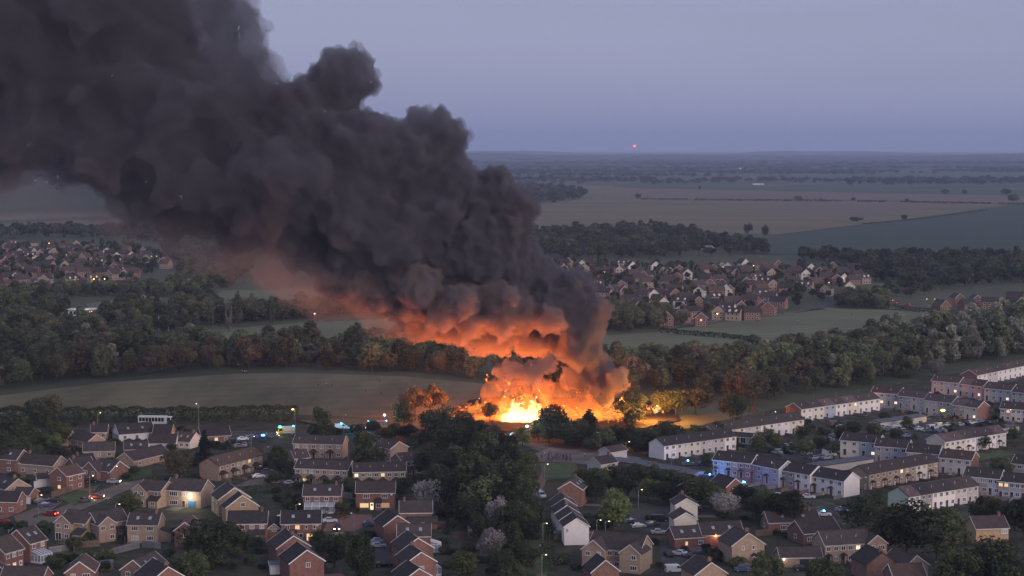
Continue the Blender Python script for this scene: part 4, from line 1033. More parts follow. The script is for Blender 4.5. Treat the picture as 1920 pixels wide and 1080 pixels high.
right = 'w85,270 w145,280 b290,285 t320,250 w395,262 B445,262 t410,285 B545,295 w605,295 w680,270 W620,258 t740,322 w810,270 t850,300 t890,302 b940,290 w990,312 b930,332 b1135,285 g1180,275 w1215,275 b1260,312 w1315,256 B1305,300 b1320,357 W1380,335 w1030,367 b1115,367 w1205,397 b1185,367 b1225,402 w1050,412 b920,422 w800,427 B735,428 t550,402 t635,407 b615,377 B655,352 t360,392 w855,472 b715,492 b1050,467 W960,462 b870,552 b940,542 b1290,492 b1410,492 T1140,442 b1065,557 t1160,522 W1210,500 B1340,455 B830,500 B1000,520 B760,530 B1130,480 T480,372 B470,400 B700,400 B1240,465 T1400,420 B200,280 B250,300 B30,300 B1080,340 B870,350 B1150,410 T1420,350 B500,300 B1350,520 T1250,530'.split()
right2 = 'b60,262 t20,312 w245,282 w215,312 b290,302 b365,272 b390,342 w430,337 B505,320 w460,382 t30,372 B90,392 T215,378 t320,402 b0,497 B60,465 B150,300 B330,330 B270,360 B140,350 B420,300 T540,335 B480,350'.split()
right3 = 'b1080,452 b1180,458 b1000,488 t1315,470 B1390,440 b1425,470 B1120,480 B1250,470 T1440,500'.split()
left = 't110,322 t270,312 B300,205 t235,402 t425,472 w30,302 t570,212 B510,258 t780,252 b705,262 t640,372 b750,322 B620,440 T880,440 w960,302 w1090,362 w1280,352 t1430,292 t1470,392 T1560,385 t1690,420 b1050,492 W1120,535 t985,590 t1180,582 W510,650 T790,635 B660,560 B740,542 B920,545 b1500,712 B400,240 B1170,330 B1000,330 B850,360 B430,300 B880,560 B1300,560 B1180,720 B1350,730 B600,720'.split()
left0 = 'T75,150 w110,195 W170,215 t225,205 b30,292 b100,278 w85,332 B40,330 t245,345 w200,378 b20,255 t30,165 B130,240 B60,230 B15,300 B60,372 B120,340 B220,270 B170,290'.split()
k = 0
for lst, Zc, where, grp in ((right, Z5, 'in the far estate beyond the playing field', 'far estate houses beyond the playing field'), (right2, E, 'at the road end of the far estate', 'far estate houses by the road end'),
                            (right3, E, 'by the far lit junction', 'houses by the far lit junction'), (left, Z6, 'in the hillside estate below the smoke', 'hillside estate houses'), (left0, Z7, 'at the outer end of the hillside estate', 'outer hillside estate houses')):
    for s in lst:
        x, y = s[1:].split(',')
        px, py = Zc(float(x), float(y))
        kk = s[0].lower()
        gable = s[0].islower()
        k += 1
        lit = (k * 7) % 10 < 1
        dorm = (not gable and kk in 'wt')
        far_house(px, py, FW[kk], gable, FLAB[kk] + (' front-gabled house ' if gable else ' house with broad tiled roof ') + where, grp + (', gables' if gable else ', side-on') + ' ' + FW[kk], rr, lit, dormer=dorm)

def infill(poly, step, where, grp, n):
    P_ = [G(a, b) for a, b in poly]
    xs = [p.x for p in P_]; ys = [p.y for p in P_]
    cand = []
    y = min(ys)
    while y < max(ys):
        x = min(xs)
        while x < max(xs):
            q = (x + rr.uniform(-4, 4), y + rr.uniform(-4, 4)); x += step
            c_ = False; j = len(P_) - 1
            for i in range(len(P_)):
                if (P_[i].y > q[1]) != (P_[j].y > q[1]) and q[0] < (P_[j].x - P_[i].x) * (q[1] - P_[i].y) / (P_[j].y - P_[i].y) + P_[i].x: c_ = not c_
                j = i
            if c_ and all((q[0] - a) ** 2 + (q[1] - b) ** 2 > (r_ + 6) ** 2 for a, b, r_ in HOUSES): cand.append(q)
        y += step
    rr.shuffle(cand)
    for q in cand[:n]:
        # pixel whose roof-ridge point lies over q
        hz = 8.0; t = (CP * q[1] + SP * (HC - hz)); v = (-SP * q[1] - CP * 0 + 0)
        d = Vector((q[0], q[1], hz - HC)); fw = d.y * CP - d.z * SP; up = d.y * SP + d.z * CP
        px, py = 960 + F * d.x / fw, 540 - F * up / fw
        kk = rr.choice('bbbtt')
        far_house(px, py, FW[kk], False, FLAB[kk] + ' house with broad tiled roof ' + where, grp + ', side-on ' + FW[kk], rr)
infill([(970, 500), (1100, 500), (1300, 500), (1620, 508), (1560, 560), (1450, 588), (1260, 600), (1150, 570)], 19, 'in the far estate beyond the playing field', 'far estate houses beyond the playing field', 34)
infill([(0, 462), (230, 464), (320, 500), (250, 530), (0, 535)], 20, 'in the hillside estate below the smoke', 'hillside estate houses', 22)
# the white barn under the wood and the lit clubhouse
def shed(label, p, L, d, he, pitch, ang, wallm, roofm, cat, name):
    hr = he + d / 2 * math.tan(R(pitch))
    c = G(p[0], p[1], 0)
    root = empty(name, (c.x, c.y + d / 2, 0), R(ang), label, cat)
    mb = MB(); sweepx(mb, [(-d/2, -0.4), (d/2, -0.4), (d/2, he), (0, hr), (-d/2, he)], -L/2, L/2); link('wall', mb.mesh('wall', [wallm]), root)
    mb = MB(); sweepx(mb, [(-d/2 - .4, he - .1), (0, hr + .05), (d/2 + .4, he - .1), (d/2 + .4, he + .1), (0, hr + .3), (-d/2 - .4, he + .1)], -L/2 - .3, L/2 + .3); link('roof', mb.mesh('roof', [roofm]), root)
    mb = MB(); mb.box(-2, 2, -d/2 - .1, -d/2 + .02, 0, he * .8); link('door', mb.mesh('barn_door', [M_curtain]), root, (L * .2, 0, 0))
    return root
shed('long white barn standing among trees below the stubble field', (1326, 468), 17, 9, 4.0, 10, -4, W['white'], mat('white_sheet', (0.7, 0.72, 0.78), 0.5, 0.05, 0.3), 'barn', 'barn')
shed('grey farm barn beyond the stubble field', (1422, 347), 30, 18, 5.0, 14, 3, W['pebble'], RF['slate'], 'barn', 'barn')
shed('small pale farmhouse beside the distant farm wood', (1172, 337), 26, 10, 6, 25, 8, W['white'], RF['slate'], 'farmhouse', 'farmhouse')
# clubhouse
for q in ((152, 590), (130, 598), (165, 600), (150, 607), (175, 594), (120, 600)):
    p = G(*q); HOUSES.append((p.x, p.y, 9))
for q in [(x_, y_) for y_ in range(588, 646, 7) for x_ in (112, 130, 148, 166, 184, 198)] + [(x_, y_) for y_ in range(622, 660, 7) for x_ in (292, 306, 320)]:
    p = G(*q); HOUSES.append((p.x, p.y, 6))
for q in ((1326, 472), (1310, 477), (1340, 477), (1315, 484), (1340, 484), (1326, 490)):
    p = G(*q); HOUSES.append((p.x, p.y, 22))
c = G(152, 591)
club = empty('clubhouse', (c.x, c.y, 0), R(6), 'white flat-roofed clubhouse with an orange-lit doorway among dark trees', 'clubhouse')
mb = MB(); mb.box(-7.5, 7.5, -3.5, 3.5, -0.4, 3.6); link('wall', mb.mesh('wall', [W['white']]), club)
mb = MB(); mb.box(-9.0, 9.5, -4.6, 4.2, 3.6, 4.2); link('roof', mb.mesh('roof', [M_white]), club)
for i in range(5):
    mb = MB(); mb.box(-0.8, 0.8, -0.08, 0, -1.0, 1.0); link('window', mb.mesh('club_window', [M_glass]), club, (-5.6 + 2.2 * i, -3.5, 1.8))
mb = MB(); mb.box(-0.9, 0.9, -0.1, 0, 0, 2.6); link('doorway', mb.mesh('club_door', [glow('club_glow', (1.0, 0.45, 0.10), 3.0)]), club, (6.4, -3.5, 0.2))
mb = MB(); mb.box(-3.5, 5.5, -4.68, -4.6, 3.7, 4.1); link('strip_lamp', mb.mesh('strip_lamp', [glow('club_strip', (0.85, 0.88, 1.0), 0.9)]), club)
mb = MB(); mb.box(-1.2, 1.2, -1.2, 1.2, 0, 4.4); link('annexe_wall', mb.mesh('annexe', [W['cream']]), club, (-10.8, -1, 0))
# ================================================================== trees
def leaf_mat(name, c, c2, trans=0.42, rnd=0.42):
    m, n, l = new_mat(name)
    out = n.new('ShaderNodeOutputMaterial')
    geo = n.new('ShaderNodeNewGeometry'); oi = n.new('ShaderNodeObjectInfo')
    mx = n.new('ShaderNodeMix'); mx.data_type = 'RGBA'
    mx.inputs['A'].default_value = (*c, 1); mx.inputs['B'].default_value = (*c2, 1)
    tc = n.new('ShaderNodeTexCoord'); nz = n.new('ShaderNodeTexNoise'); nz.inputs['Scale'].default_value = 0.42; nz.inputs['Detail'].default_value = 2
    l.new(tc.outputs['Object'], nz.inputs['Vector'])
    n1 = n.new('ShaderNodeMapRange'); n1.inputs['From Min'].default_value = .36; n1.inputs['From Max'].default_value = .64; l.new(nz.outputs['Fac'], n1.inputs['Value'])
    av = n.new('ShaderNodeMath'); av.operation = 'MULTIPLY_ADD'; av.inputs[1].default_value = .26
    n2 = n.new('ShaderNodeMath'); n2.operation = 'MULTIPLY'; n2.inputs[1].default_value = .74; l.new(n1.outputs[0], n2.inputs[0])
    l.new(geo.outputs['Random Per Island'], av.inputs[0]); l.new(n2.outputs[0], av.inputs[2])
    l.new(av.outputs[0], mx.inputs['Factor'])
    hs = n.new('ShaderNodeHueSaturation')
    mr = n.new('ShaderNodeMapRange'); mr.inputs['To Min'].default_value = 1 - rnd; mr.inputs['To Max'].default_value = 1 + rnd
    l.new(oi.outputs['Random'], mr.inputs['Value']); l.new(mr.outputs[0], hs.inputs['Value'])
    mu = n.new('ShaderNodeMath'); mu.operation = 'MULTIPLY'; mu.inputs[1].default_value = 13.7; fr = n.new('ShaderNodeMath'); fr.operation = 'FRACT'
    l.new(oi.outputs['Random'], mu.inputs[0]); l.new(mu.outputs[0], fr.inputs[0])
    m2 = n.new('ShaderNodeMapRange'); m2.inputs['To Min'].default_value = 0.475; m2.inputs['To Max'].default_value = 0.52
    l.new(fr.outputs[0], m2.inputs['Value']); l.new(m2.outputs[0], hs.inputs['Hue'])
    l.new(mx.outputs['Result'], hs.inputs['Color'])
    d = n.new('ShaderNodeBsdfDiffuse'); t = n.new('ShaderNodeBsdfTranslucent'); ms = n.new('ShaderNodeMixShader'); ms.inputs[0].default_value = trans
    l.new(hs.outputs[0], d.inputs['Color']); l.new(hs.outputs[0], t.inputs['Color'])
    l.new(d.outputs[0], ms.inputs[1]); l.new(t.outputs[0], ms.inputs[2]); l.new(ms.outputs[0], out.inputs['Surface'])
    return m
LEAF = {
 'dark': leaf_mat('dark_leaves', (0.031, 0.040, 0.022), (0.124, 0.140, 0.078)),
 'mid': leaf_mat('green_leaves', (0.046, 0.062, 0.029), (0.167, 0.192, 0.095)),
 'light': leaf_mat('fresh_leaves', (0.077, 0.101, 0.040), (0.223, 0.257, 0.108)),
 'olive': leaf_mat('olive_leaves', (0.068, 0.066, 0.037), (0.203, 0.189, 0.115)),
 'pale': leaf_mat('willow_leaves', (0.099, 0.106, 0.073), (0.270, 0.277, 0.203)),
 'blossom': leaf_mat('blossom', (0.220, 0.204, 0.182), (0.446, 0.405, 0.392)),
 'copper': leaf_mat('copper_leaves', (0.083, 0.050, 0.029), (0.162, 0.101, 0.061)),
 'conifer': leaf_mat('conifer_needles', (0.020, 0.029, 0.020), (0.049, 0.065, 0.041)),
}
LEAF.update({
 'belt_dark': leaf_mat('belt_dark_leaves', (0.085, 0.096, 0.055), (0.185, 0.195, 0.115)),
 'belt_mid': leaf_mat('belt_green_leaves', (0.115, 0.135, 0.070), (0.250, 0.270, 0.150)),
 'belt_olive': leaf_mat('belt_olive_leaves', (0.145, 0.130, 0.082), (0.280, 0.250, 0.160)),
 'belt_pale': leaf_mat('belt_willow_leaves', (0.190, 0.195, 0.142), (0.360, 0.360, 0.270)),
})
M_bark = mat('bark', (0.060, 0.048, 0.038), 0.95, 0.3, 2.0)
def quads(cen, nor, size, rs):
    """leaf clumps: one bent quad each"""
    n = len(cen)
    t = rs.normal(size=(n, 3)); t -= nor * (t * nor).sum(1, keepdims=True); t /= np.linalg.norm(t, axis=1, keepdims=True) + 1e-9
    b = np.cross(nor, t)
    s = (size * rs.uniform(0.6, 1.35, n))[:, None]; a = s * rs.uniform(0.6, 1.0, (n, 1))
    v = np.empty((n, 4, 3), np.float32)
    bend = nor * s * 0.25
    v[:, 0] = cen - t * s * .5 - bend; v[:, 1] = cen - b * a * .5; v[:, 2] = cen + t * s * .5 - bend; v[:, 3] = cen + b * a * .5
    return v.reshape(-1, 3)
def qmesh(name, v, m):
    n = len(v) // 4
    me = bpy.data.meshes.new(name)
    me.vertices.add(len(v)); me.vertices.foreach_set('co', v.astype(np.float32).ravel())
    me.loops.add(len(v)); me.loops.foreach_set('vertex_index', np.arange(len(v), dtype=np.int32))
    me.polygons.add(n); me.polygons.foreach_set('loop_start', np.arange(0, len(v), 4, dtype=np.int32))
    try: me.polygons.foreach_set('loop_total', np.full(n, 4, np.int32))
    except Exception: pass
    me.update(calc_edges=True); me.materials.append(m)
    return me
def crown_points(shape, nq, rs, nl):
    """clump centres and directions for a crown of unit height 1, half-width 0.5 (z from 0 to 1)"""
    lob = []
    for i in range(nl):
        if shape == 'round':
            d = rs.normal(size=3); d /= np.linalg.norm(d); rad = rs.uniform(0.35, 1.0) ** 0.5
            c = np.array([d[0] * .34 * rad, d[1] * .34 * rad, 0.55 + d[2] * .30 * rad]); r = rs.uniform(0.13, 0.22)
        elif shape == 'tall':
            z = rs.uniform(0.12, 0.9); w = 0.30 * math.sin(math.pi * min(1, z * 0.8 + .18)); a = rs.uniform(0, 6.28)
            c = np.array([math.cos(a) * w, math.sin(a) * w, z]); r = rs.uniform(0.11, 0.18)
        elif shape == 'poplar':
            z = rs.uniform(0.06, 0.92); w = 0.24 * (math.sin(math.pi * (z * .9 + .08)) ** .6); a = rs.uniform(0, 6.28)
            c = np.array([math.cos(a) * w, math.sin(a) * w, z]); r = rs.uniform(0.07, 0.11)
        elif shape == 'conifer':
            z = rs.uniform(0.05, 0.95); w = 0.42 * (1 - z); a = rs.uniform(0, 6.28)
            c = np.array([math.cos(a) * w * .75, math.sin(a) * w * .75, z]); r = 0.05 + 0.14 * (1 - z)
        else:
            a = rs.uniform(0, 6.28); q = rs.uniform(0, 1) ** .5
            c = np.array([math.cos(a) * .36 * q, math.sin(a) * .36 * q, 0.30 + rs.uniform(-.1, .25) * (1.2 - q)]); r = rs.uniform(.14, .24)
        lob.append((c, r))
    w = np.array([r * r for c, r in lob]); w /= w.sum()
    idx = rs.choice(len(lob), nq, p=w)
    cc = np.array([lob[i][0] for i in idx]); rr_ = np.array([lob[i][1] for i in idx])[:, None]
    d = rs.normal(size=(nq, 3)); d[:, 2] += 0.25; d /= np.linalg.norm(d, axis=1, keepdims=True)
    pos = cc + d * rr_ * rs.uniform(.72, 1.08, (nq, 1))
    nor = d + rs.normal(size=(nq, 3)) * .55; nor /= np.linalg.norm(nor, axis=1, keepdims=True)
    keep = pos[:, 2] > 0.01
    return pos[keep], nor[keep], lob
def make_tree(kind, shape, leaf, H, Wd, nq, size, seed, clear=0.04, nl=24):
    """(crown mesh, trunk mesh) of a tree H high and Wd wide"""
    rs = np.random.default_rng(seed)
    p, nrm, lob = crown_points(shape, nq, rs, nl)
    ch = H * (1 - clear)
    sc = np.array([Wd, Wd, ch])
    p = p * sc + np.array([0, 0, H * clear * .8])
    me = qmesh('crown', quads(p, nrm, size, rs), LEAF[leaf])
    mb = MB(); r0 = 0.014 * H + .05
    mb.tube((0, 0, -0.3), (0.02 * H, 0, H * .34), r0, r0 * .72, 7, cap=False); mb.tube((0.02 * H, 0, H * .34), (0, 0.01 * H, H * .7), r0 * .72, r0 * .25, 6)
    for c, r in lob[:6]:
        z0 = H * rs.uniform(.24, .45)
        mb.tube((0.015 * H, 0, z0), tuple(c * sc + np.array([0, 0, H * clear * .8])), r0 * .4, r0 * .1, 5)
    return me, mb.mesh('trunk', [M_bark], True), H, Wd
TREES = {}
def proto(key, *a, **k): TREES.setdefault(key, []).append(make_tree(key, *a, **k))
for s in range(3): proto('oak', 'round', 'dark', 12, 11, 3000, 0.60, 100 + s)
for s in range(3): proto('ash', 'round', 'mid', 12, 10, 2800, 0.60, 110 + s)
for s in range(2): proto('lime', 'round', 'light', 11, 9, 2800, 0.55, 120 + s)
for s in range(2): proto('tallash', 'tall', 'mid', 14, 10, 2800, 0.62, 130 + s)
for s in range(2): proto('olive', 'round', 'olive', 12, 11, 2800, 0.60, 140 + s)
for s in range(2): proto('willow', 'tall', 'pale', 14, 11, 2800, 0.60, 150 + s)
for s in range(2): proto('blossom', 'round', 'blossom', 7, 7, 1600, 0.42, 160 + s)
proto('copper', 'round', 'copper', 11, 10, 2600, 0.60, 170)
for s in range(2): proto('poplar', 'poplar', 'pale', 16, 7.0, 1800, 0.65, 180 + s, clear=.05, nl=40)
proto('cypress', 'conifer', 'conifer', 11, 6, 2600, 0.45, 190, clear=.03, nl=60)
for s in range(2): proto('bush', 'bush', 'mid', 3.2, 5.0, 1000, 0.40, 200 + s, clear=0.0, nl=12)
for s in range(2): proto('darkbush', 'bush', 'dark', 3.2, 5.0, 1000, 0.40, 210 + s, clear=0.0, nl=12)
for kk_, sh, lf, hh_, ww_, sd in (('oak', 'round', 'belt_dark', 12, 11, 400), ('ash', 'round', 'belt_mid', 12, 10, 410), ('tallash', 'tall', 'belt_mid', 14, 10, 420), ('olive', 'round', 'belt_olive', 12, 11, 430), ('willow', 'tall', 'belt_pale', 14, 11, 440)):
    for s in range(2): proto(kk_ + '_belt', sh, lf, hh_, ww_, 2400, 0.68, sd + s)
TLOOK = {'oak': 'dark broad tree', 'ash': 'green leafy tree', 'lime': 'fresh green rounded tree', 'tallash': 'tall green tree', 'olive': 'olive-brown broad tree', 'willow': 'pale willow', 'blossom': 'pale blossoming tree',
         'copper': 'copper-leaved tree', 'poplar': 'slim upright poplar', 'cypress': 'dark conical conifer', 'bush': 'green bush', 'darkbush': 'dark bush'}
TNAME = {'willow': 'willow_tree', 'blossom': 'blossom_tree', 'poplar': 'poplar_tree', 'cypress': 'conifer_tree', 'bush': 'bush', 'darkbush': 'bush'}
tr = random.Random(21)
NTREE = [0]
TREE_AT = []
def put_tree(kind, x, y, h, w, label, group=None):
    cm, tm, H, Wd = tr.choice(TREES[kind])
    root = empty(TNAME.get(kind.replace('_belt', ''), 'leafy_tree'), (x, y, 0), tr.uniform(0, 6.28), label, 'bush' if 'bush' in kind else 'tree', group)
    s = (w / Wd, w / Wd, h / H)
    link('crown', cm, root, scale=s)
    link('trunk', tm, root, scale=s)
    NTREE[0] += 1
    TREE_AT.append((x, y, w / 2))
def tree(kind, px, py_top, h, w, where, group=None):
    """tree whose top is at photo pixel (px, py_top)"""
    p = G(px, py_top, h)
    put_tree(kind, p.x, p.y, h, w, TLOOK[kind] + ' ' + where, group)

def in_poly(x, y, poly):
    c = False; n = len(poly); j = n - 1
    for i in range(n):
        xi, yi = poly[i][0], poly[i][1]; xj, yj = poly[j][0], poly[j][1]
        if (yi > y) != (yj > y) and x < (xj - xi) * (y - yi) / (yj - yi) + xi: c = not c
        j = i
    return c
def clear_of(x, y, r=1.0):
    return all((x - a) ** 2 + (y - b) ** 2 > (c + r) ** 2 for a, b, c in HOUSES)
def fill(poly_px, step, rnd, jitter=0.45):
    poly = [G(a, b) for a, b in poly_px]
    x0, x1 = min(p.x for p in poly), max(p.x for p in poly); y0, y1 = min(p.y for p in poly), max(p.y for p in poly)
    out = []
    y = y0; row = 0
    while y < y1:
        x = x0 + (row % 2) * step * .5
        while x < x1:
            qx, qy = x + rnd.uniform(-jitter, jitter) * step, y + rnd.uniform(-jitter, jitter) * step
            if in_poly(qx, qy, poly): out.append((qx, qy))
            x += step
        y += step * .87; row += 1
    return out

# ---- trees one can pick out near the fire and between the houses
GI = 'trees between the houses'
one = [
 ('oak', 820, 758, 15, 17, 'standing dark against the burning site, between the golden-lit trees and the road'),
 ('lime', 758, 750, 11, 11, 'lit yellow from below by the emergency lights'),
 ('olive', 778, 722, 12, 14, 'glowing orange at the edge of the mown field'),
 ('olive', 812, 718, 12, 13, 'glowing orange behind the dark tree by the burning site'),
 ('oak', 1035, 754, 13, 14, 'silhouetted against the flames'),
 ('olive', 918, 752, 8, 8, 'thinly leaved and backlit by the white-hot flames'),
 ('cypress', 1105, 766, 9, 12, 'silhouetted below the leaning sheet of fire'),
 ('tallash', 1185, 728, 14, 15, 'rising dark beside the smoke column'),
 ('lime', 1245, 732, 10, 12, 'lit orange along its edge by the fire'),
 ('olive', 1305, 714, 13.5, 18, 'largest of the fire-lit trees, glowing orange'),
 ('lime', 1268, 728, 11, 13, 'beside of the largest fire-lit tree'),
 ('olive', 1412, 692, 15, 16, 'tinted red by the fire behind the white terraces'),
 ('lime', 980, 800, 7, 8, 'lit bright green by lamps beside the burning site'),
 ('lime', 1150, 915, 12, 13, 'standing alone on the verge of the estate footpath'),
 ('tallash', 605, 758, 13, 11, 'bare-topped, between the lamp post and the emergency lights'),
 ('oak', 80, 738, 13, 17, 'swelling out of the hedge below the mown field'),
 ('cypress', 383, 805, 11, 8, 'beside the tan bungalows'),
 ('tallash', 690, 803, 13, 14, 'in front of the dim terrace near the fire engine'),
 ('ash', 520, 832, 10, 8, 'drooping over the parking court'),
 ('olive', 335, 838, 11, 12, 'weeping over the lane by the long bungalow'),
 ('oak', 395, 966, 13, 17, 'spreading over gardens beside the small brick house'),
 ('ash', 360, 1030, 9, 10, 'bushy below the spreading dark tree'),
 ('lime', 246, 922, 7, 8.5, 'round-headed at the corner of the cul-de-sac'),
 ('oak', 628, 998, 9, 8, 'dark between the headlights and the globe-lamp house'),
 ('tallash', 672, 996, 12, 9, 'feathery, beside the parked blue-grey cars'),
 ('lime', 875, 1032, 8, 9, 'yellowish, in the allotment gardens'),
 ('blossom', 805, 898, 9, 12, 'behind the brick house with pink-lit bays'),
 ('blossom', 935, 930, 10, 8, 'pale among the dark trees over the footpath'),
 ('blossom', 920, 988, 9, 8, 'pale above the garden sheds by the footpath'),
 ('blossom', 1755, 672, 9, 9, 'at the foot of the willow wood'),
 ('blossom', 1365, 920, 8, 10, 'grey-white between street lamps and the dark hedge trees'),
 ('oak', 1625, 918, 12, 16, 'rising between the pale terrace gable and the brick bungalows'),
 ('oak', 1700, 938, 15, 19, 'great spreading one below the pale green gable'),
 ('ash', 1760, 945, 15, 17, 'great spreading one merging with its darker neighbour'),
 ('olive', 1660, 950, 13, 14, 'filling the gap between two great dark trees'),
 ('oak', 1860, 1002, 14, 19, 'overhanging the bottom corner of the scene'),
 ('ash', 1800, 1025, 12, 13, 'beside the one overhanging the bottom corner'),
 ('oak', 1905, 1040, 12, 14, 'crowding the bottom corner behind the overhanging one'),
 ('oak', 1920, 930, 12, 14, 'by the buff house at the estate edge'),
 ('ash', 1850, 925, 10, 12, 'between the blue-grey terrace and the buff house'),
 ('oak', 1470, 915, 11, 15, 'hiding the far end of the estate road'),
 ('ash', 1310, 890, 10, 12, 'in the hedge line behind the cream gables'),
 ('tallash', 1440, 1030, 11, 10, 'beside the low garage with the blue door'),
 ('ash', 1545, 1040, 10, 10, 'in front of the low garage with the dark bay panel'),
 ('ash', 1435, 798, 8, 8, 'in front of the set-back white terrace'),
 ('bush', 1490, 822, 5, 6, 'in the estate car park beside the parked cars'),
 ('ash', 1510, 823, 7, 7.5, 'between two parking bays in the estate'),
 ('ash', 1600, 785, 6.5, 7, 'in the gardens behind the patchwork-roofed terrace'),
 ('darkbush', 1755, 726, 5, 6, 'in the garden of the pale terrace'),
 ('olive', 1190, 1010, 7, 7, 'in front of the wide tan house'),
 ('ash', 1880, 852, 8, 9, 'beside the pebbledash pair with the brick gable'),
]
for t in one: tree(*t, group=None)
# the dark wood in the middle of the town
mid_wood = [(835, 790, 14, 14), (870, 800, 13, 13), (905, 812, 14, 13), (945, 826, 13, 13), (985, 842, 11, 11), (800, 830, 12, 12), (845, 828, 15, 15), (885, 845, 15, 15), (930, 852, 15, 15), (970, 866, 13, 12),
            (825, 866, 13, 13), (862, 878, 14, 14), (905, 886, 14, 14), (948, 896, 13, 12), (985, 890, 11, 11), (880, 925, 10, 10), (960, 935, 11, 10), (985, 940, 9, 9), (900, 960, 8, 8), (955, 975, 9, 9), (975, 1010, 9, 9), (940, 1025, 8, 8), (960, 1050, 8, 8), (990, 965, 8, 8), (1000, 925, 8, 7)]
for i, (x, y, hh, ww) in enumerate(mid_wood):
    tree(('oak', 'oak', 'ash', 'oak', 'tallash')[i % 5], x, y, hh, ww, 'in the dark wood between the two estates', 'trees of the dark wood between the estates')
for i, (x, y, hh, ww) in enumerate([(868, 768, 13, 13), (895, 782, 12, 12), (922, 792, 11, 11), (850, 776, 13, 13), (905, 800, 12, 12), (945, 806, 10, 10)]):
    tree('oak', x, y, hh, ww, 'at the burning edge of the dark wood', 'burning edge of the dark wood')
for i, (x, y, hh, ww) in enumerate([(20, 768, 12, 14), (50, 790, 10, 12), (110, 790, 9, 11), (-10, 800, 10, 13), (30, 812, 9, 11), (75, 806, 7, 9), (5, 830, 9, 11), (60, 830, 6, 8), (100, 812, 6, 8)]):
    tree(('oak', 'ash', 'lime')[i % 3], x, y, hh, ww, 'in the thick corner below the hedge of the mown field', 'trees in the hedge corner')
for i, (x, y, hh, ww) in enumerate([(590, 794, 5, 7), (630, 792, 5, 7), (668, 793, 5, 8), (735, 792, 6, 9), (765, 794, 6, 9), (795, 796, 7, 9), (825, 798, 6, 9), (850, 800, 6, 9), (720, 800, 5, 8), (780, 806, 6, 9), (700, 786, 5, 7), (745, 782, 6, 8)]):
    tree(('oak', 'darkbush')[i % 2], x, y, hh, ww, 'along the emergency road below the mown field', 'growth along the emergency road')
for i, (x, y, hh, ww) in enumerate([(1420, 815, 6, 7), (1455, 812, 6, 7), (1540, 815, 6, 7), (1580, 800, 6, 6), (1640, 790, 6, 7), (1680, 800, 6, 6), (1560, 828, 5, 6), (1700, 780, 5, 6), (1840, 812, 6, 7), (1900, 800, 6, 7), (1600, 880, 4, 5), (1870, 790, 5, 6), (1330, 848, 5, 6), (1390, 842, 5, 6), (1505, 795, 6, 7), (1660, 770, 5, 6)]):
    tree(('ash', 'lime', 'oak')[i % 3], x, y, hh, ww, 'between the terrace rows', 'trees between the terrace rows')
# bushes and trees at the foot of the fire
for i, (x, y, hh, ww) in enumerate([(1010, 790, 7, 10), (1060, 792, 8, 11), (1110, 795, 8, 11), (1150, 796, 7, 10), (1195, 798, 7, 10), (1230, 798, 7, 10), (1265, 795, 8, 10), (1300, 792, 8, 11), (1340, 788, 8, 10), (1085, 806, 6, 9), (1135, 812, 6, 9), (1185, 812, 6, 9), (1230, 815, 5, 8), (1030, 800, 6, 9), (1075, 815, 5, 8), (1110, 820, 5, 8), (1160, 822, 5, 8), (1205, 826, 5, 8), (1250, 812, 6, 9), (1285, 806, 7, 9), (1320, 800, 7, 9), (1355, 790, 7, 9), (1130, 800, 8, 10), (1175, 796, 8, 10), (1215, 802, 7, 10), (1250, 785, 8, 10), (1375, 735, 12, 13), (1045, 772, 9, 11), (1020, 780, 8, 10), (1085, 782, 8, 10)]):
    tree(('oak', 'ash', 'oak')[i % 3], x, y, hh, ww, 'in the dark thicket in front of the fire', 'thicket in front of the fire')
# hedge trees along C-C between the garages and the houses
for i, (x, y) in enumerate([(1095, 878), (1125, 872), (1158, 868), (1190, 866), (1222, 870), (1255, 876), (1288, 884), (1320, 898), (1110, 895), (1165, 890), (1215, 895), (1250, 900), (1395, 905), (1430, 912), (1455, 930), (1420, 925), (1340, 910), (1280, 905)]):
    tree(('oak', 'ash', 'oak')[i % 3], x, y, 7.5, 9, 'in the thick hedge line behind the felt-roofed garages', 'hedge line trees behind the garages')
# garden shrubs and small trees among the houses
gr_pos = []
grnd = random.Random(31)
def garden(poly, step, n, kinds, where, group, hmin, hmax):
    pts = [p for p in fill(poly, step, grnd) if 'clubhouse' in where or clear_of(p[0], p[1], 0.6)]
    grnd.shuffle(pts)
    for (x, y) in pts[:n]:
        k = grnd.choice(kinds); hh = grnd.uniform(hmin, hmax)
        put_tree(k, x, y, hh, hh * grnd.uniform(.95, 1.5), TLOOK[k] + ' ' + where, group + ' ' + k)
garden([(-20, 800), (360, 800), (520, 870), (400, 930), (260, 900), (-20, 940)], 6, 75, ['bush', 'darkbush', 'darkbush', 'ash'], 'in the bungalow gardens', 'shrubs in the bungalow gardens', 2.2, 4.5)
garden([(-20, 990), (240, 985), (420, 1010), (700, 1000), (700, 1078), (-20, 1078)], 5, 70, ['bush', 'darkbush', 'ash'], 'in the gardens behind the brick houses', 'shrubs behind the brick houses', 2.0, 4.5)
garden([(820, 950), (1000, 950), (1010, 1078), (830, 1078)], 5, 45, ['bush', 'darkbush', 'olive'], 'in the allotment gardens by the footpath', 'shrubs in the allotments', 2.0, 4.5)
garden([(480, 870), (800, 900), (760, 970), (520, 960)], 5.5, 50, ['bush', 'darkbush', 'ash'], 'among the brick semis', 'shrubs among the brick semis', 2.0, 5.0)
garden([(1200, 850), (1580, 850), (1900, 800), (1900, 740), (1500, 790)], 7, 70, ['bush', 'darkbush'], 'in the terrace gardens', 'shrubs in the terrace gardens', 1.6, 3.4)
garden([(1020, 960), (1420, 970), (1560, 1070), (1040, 1070)], 6, 50, ['bush', 'darkbush'], 'around the buff houses', 'shrubs around the buff houses', 1.8, 4.0)

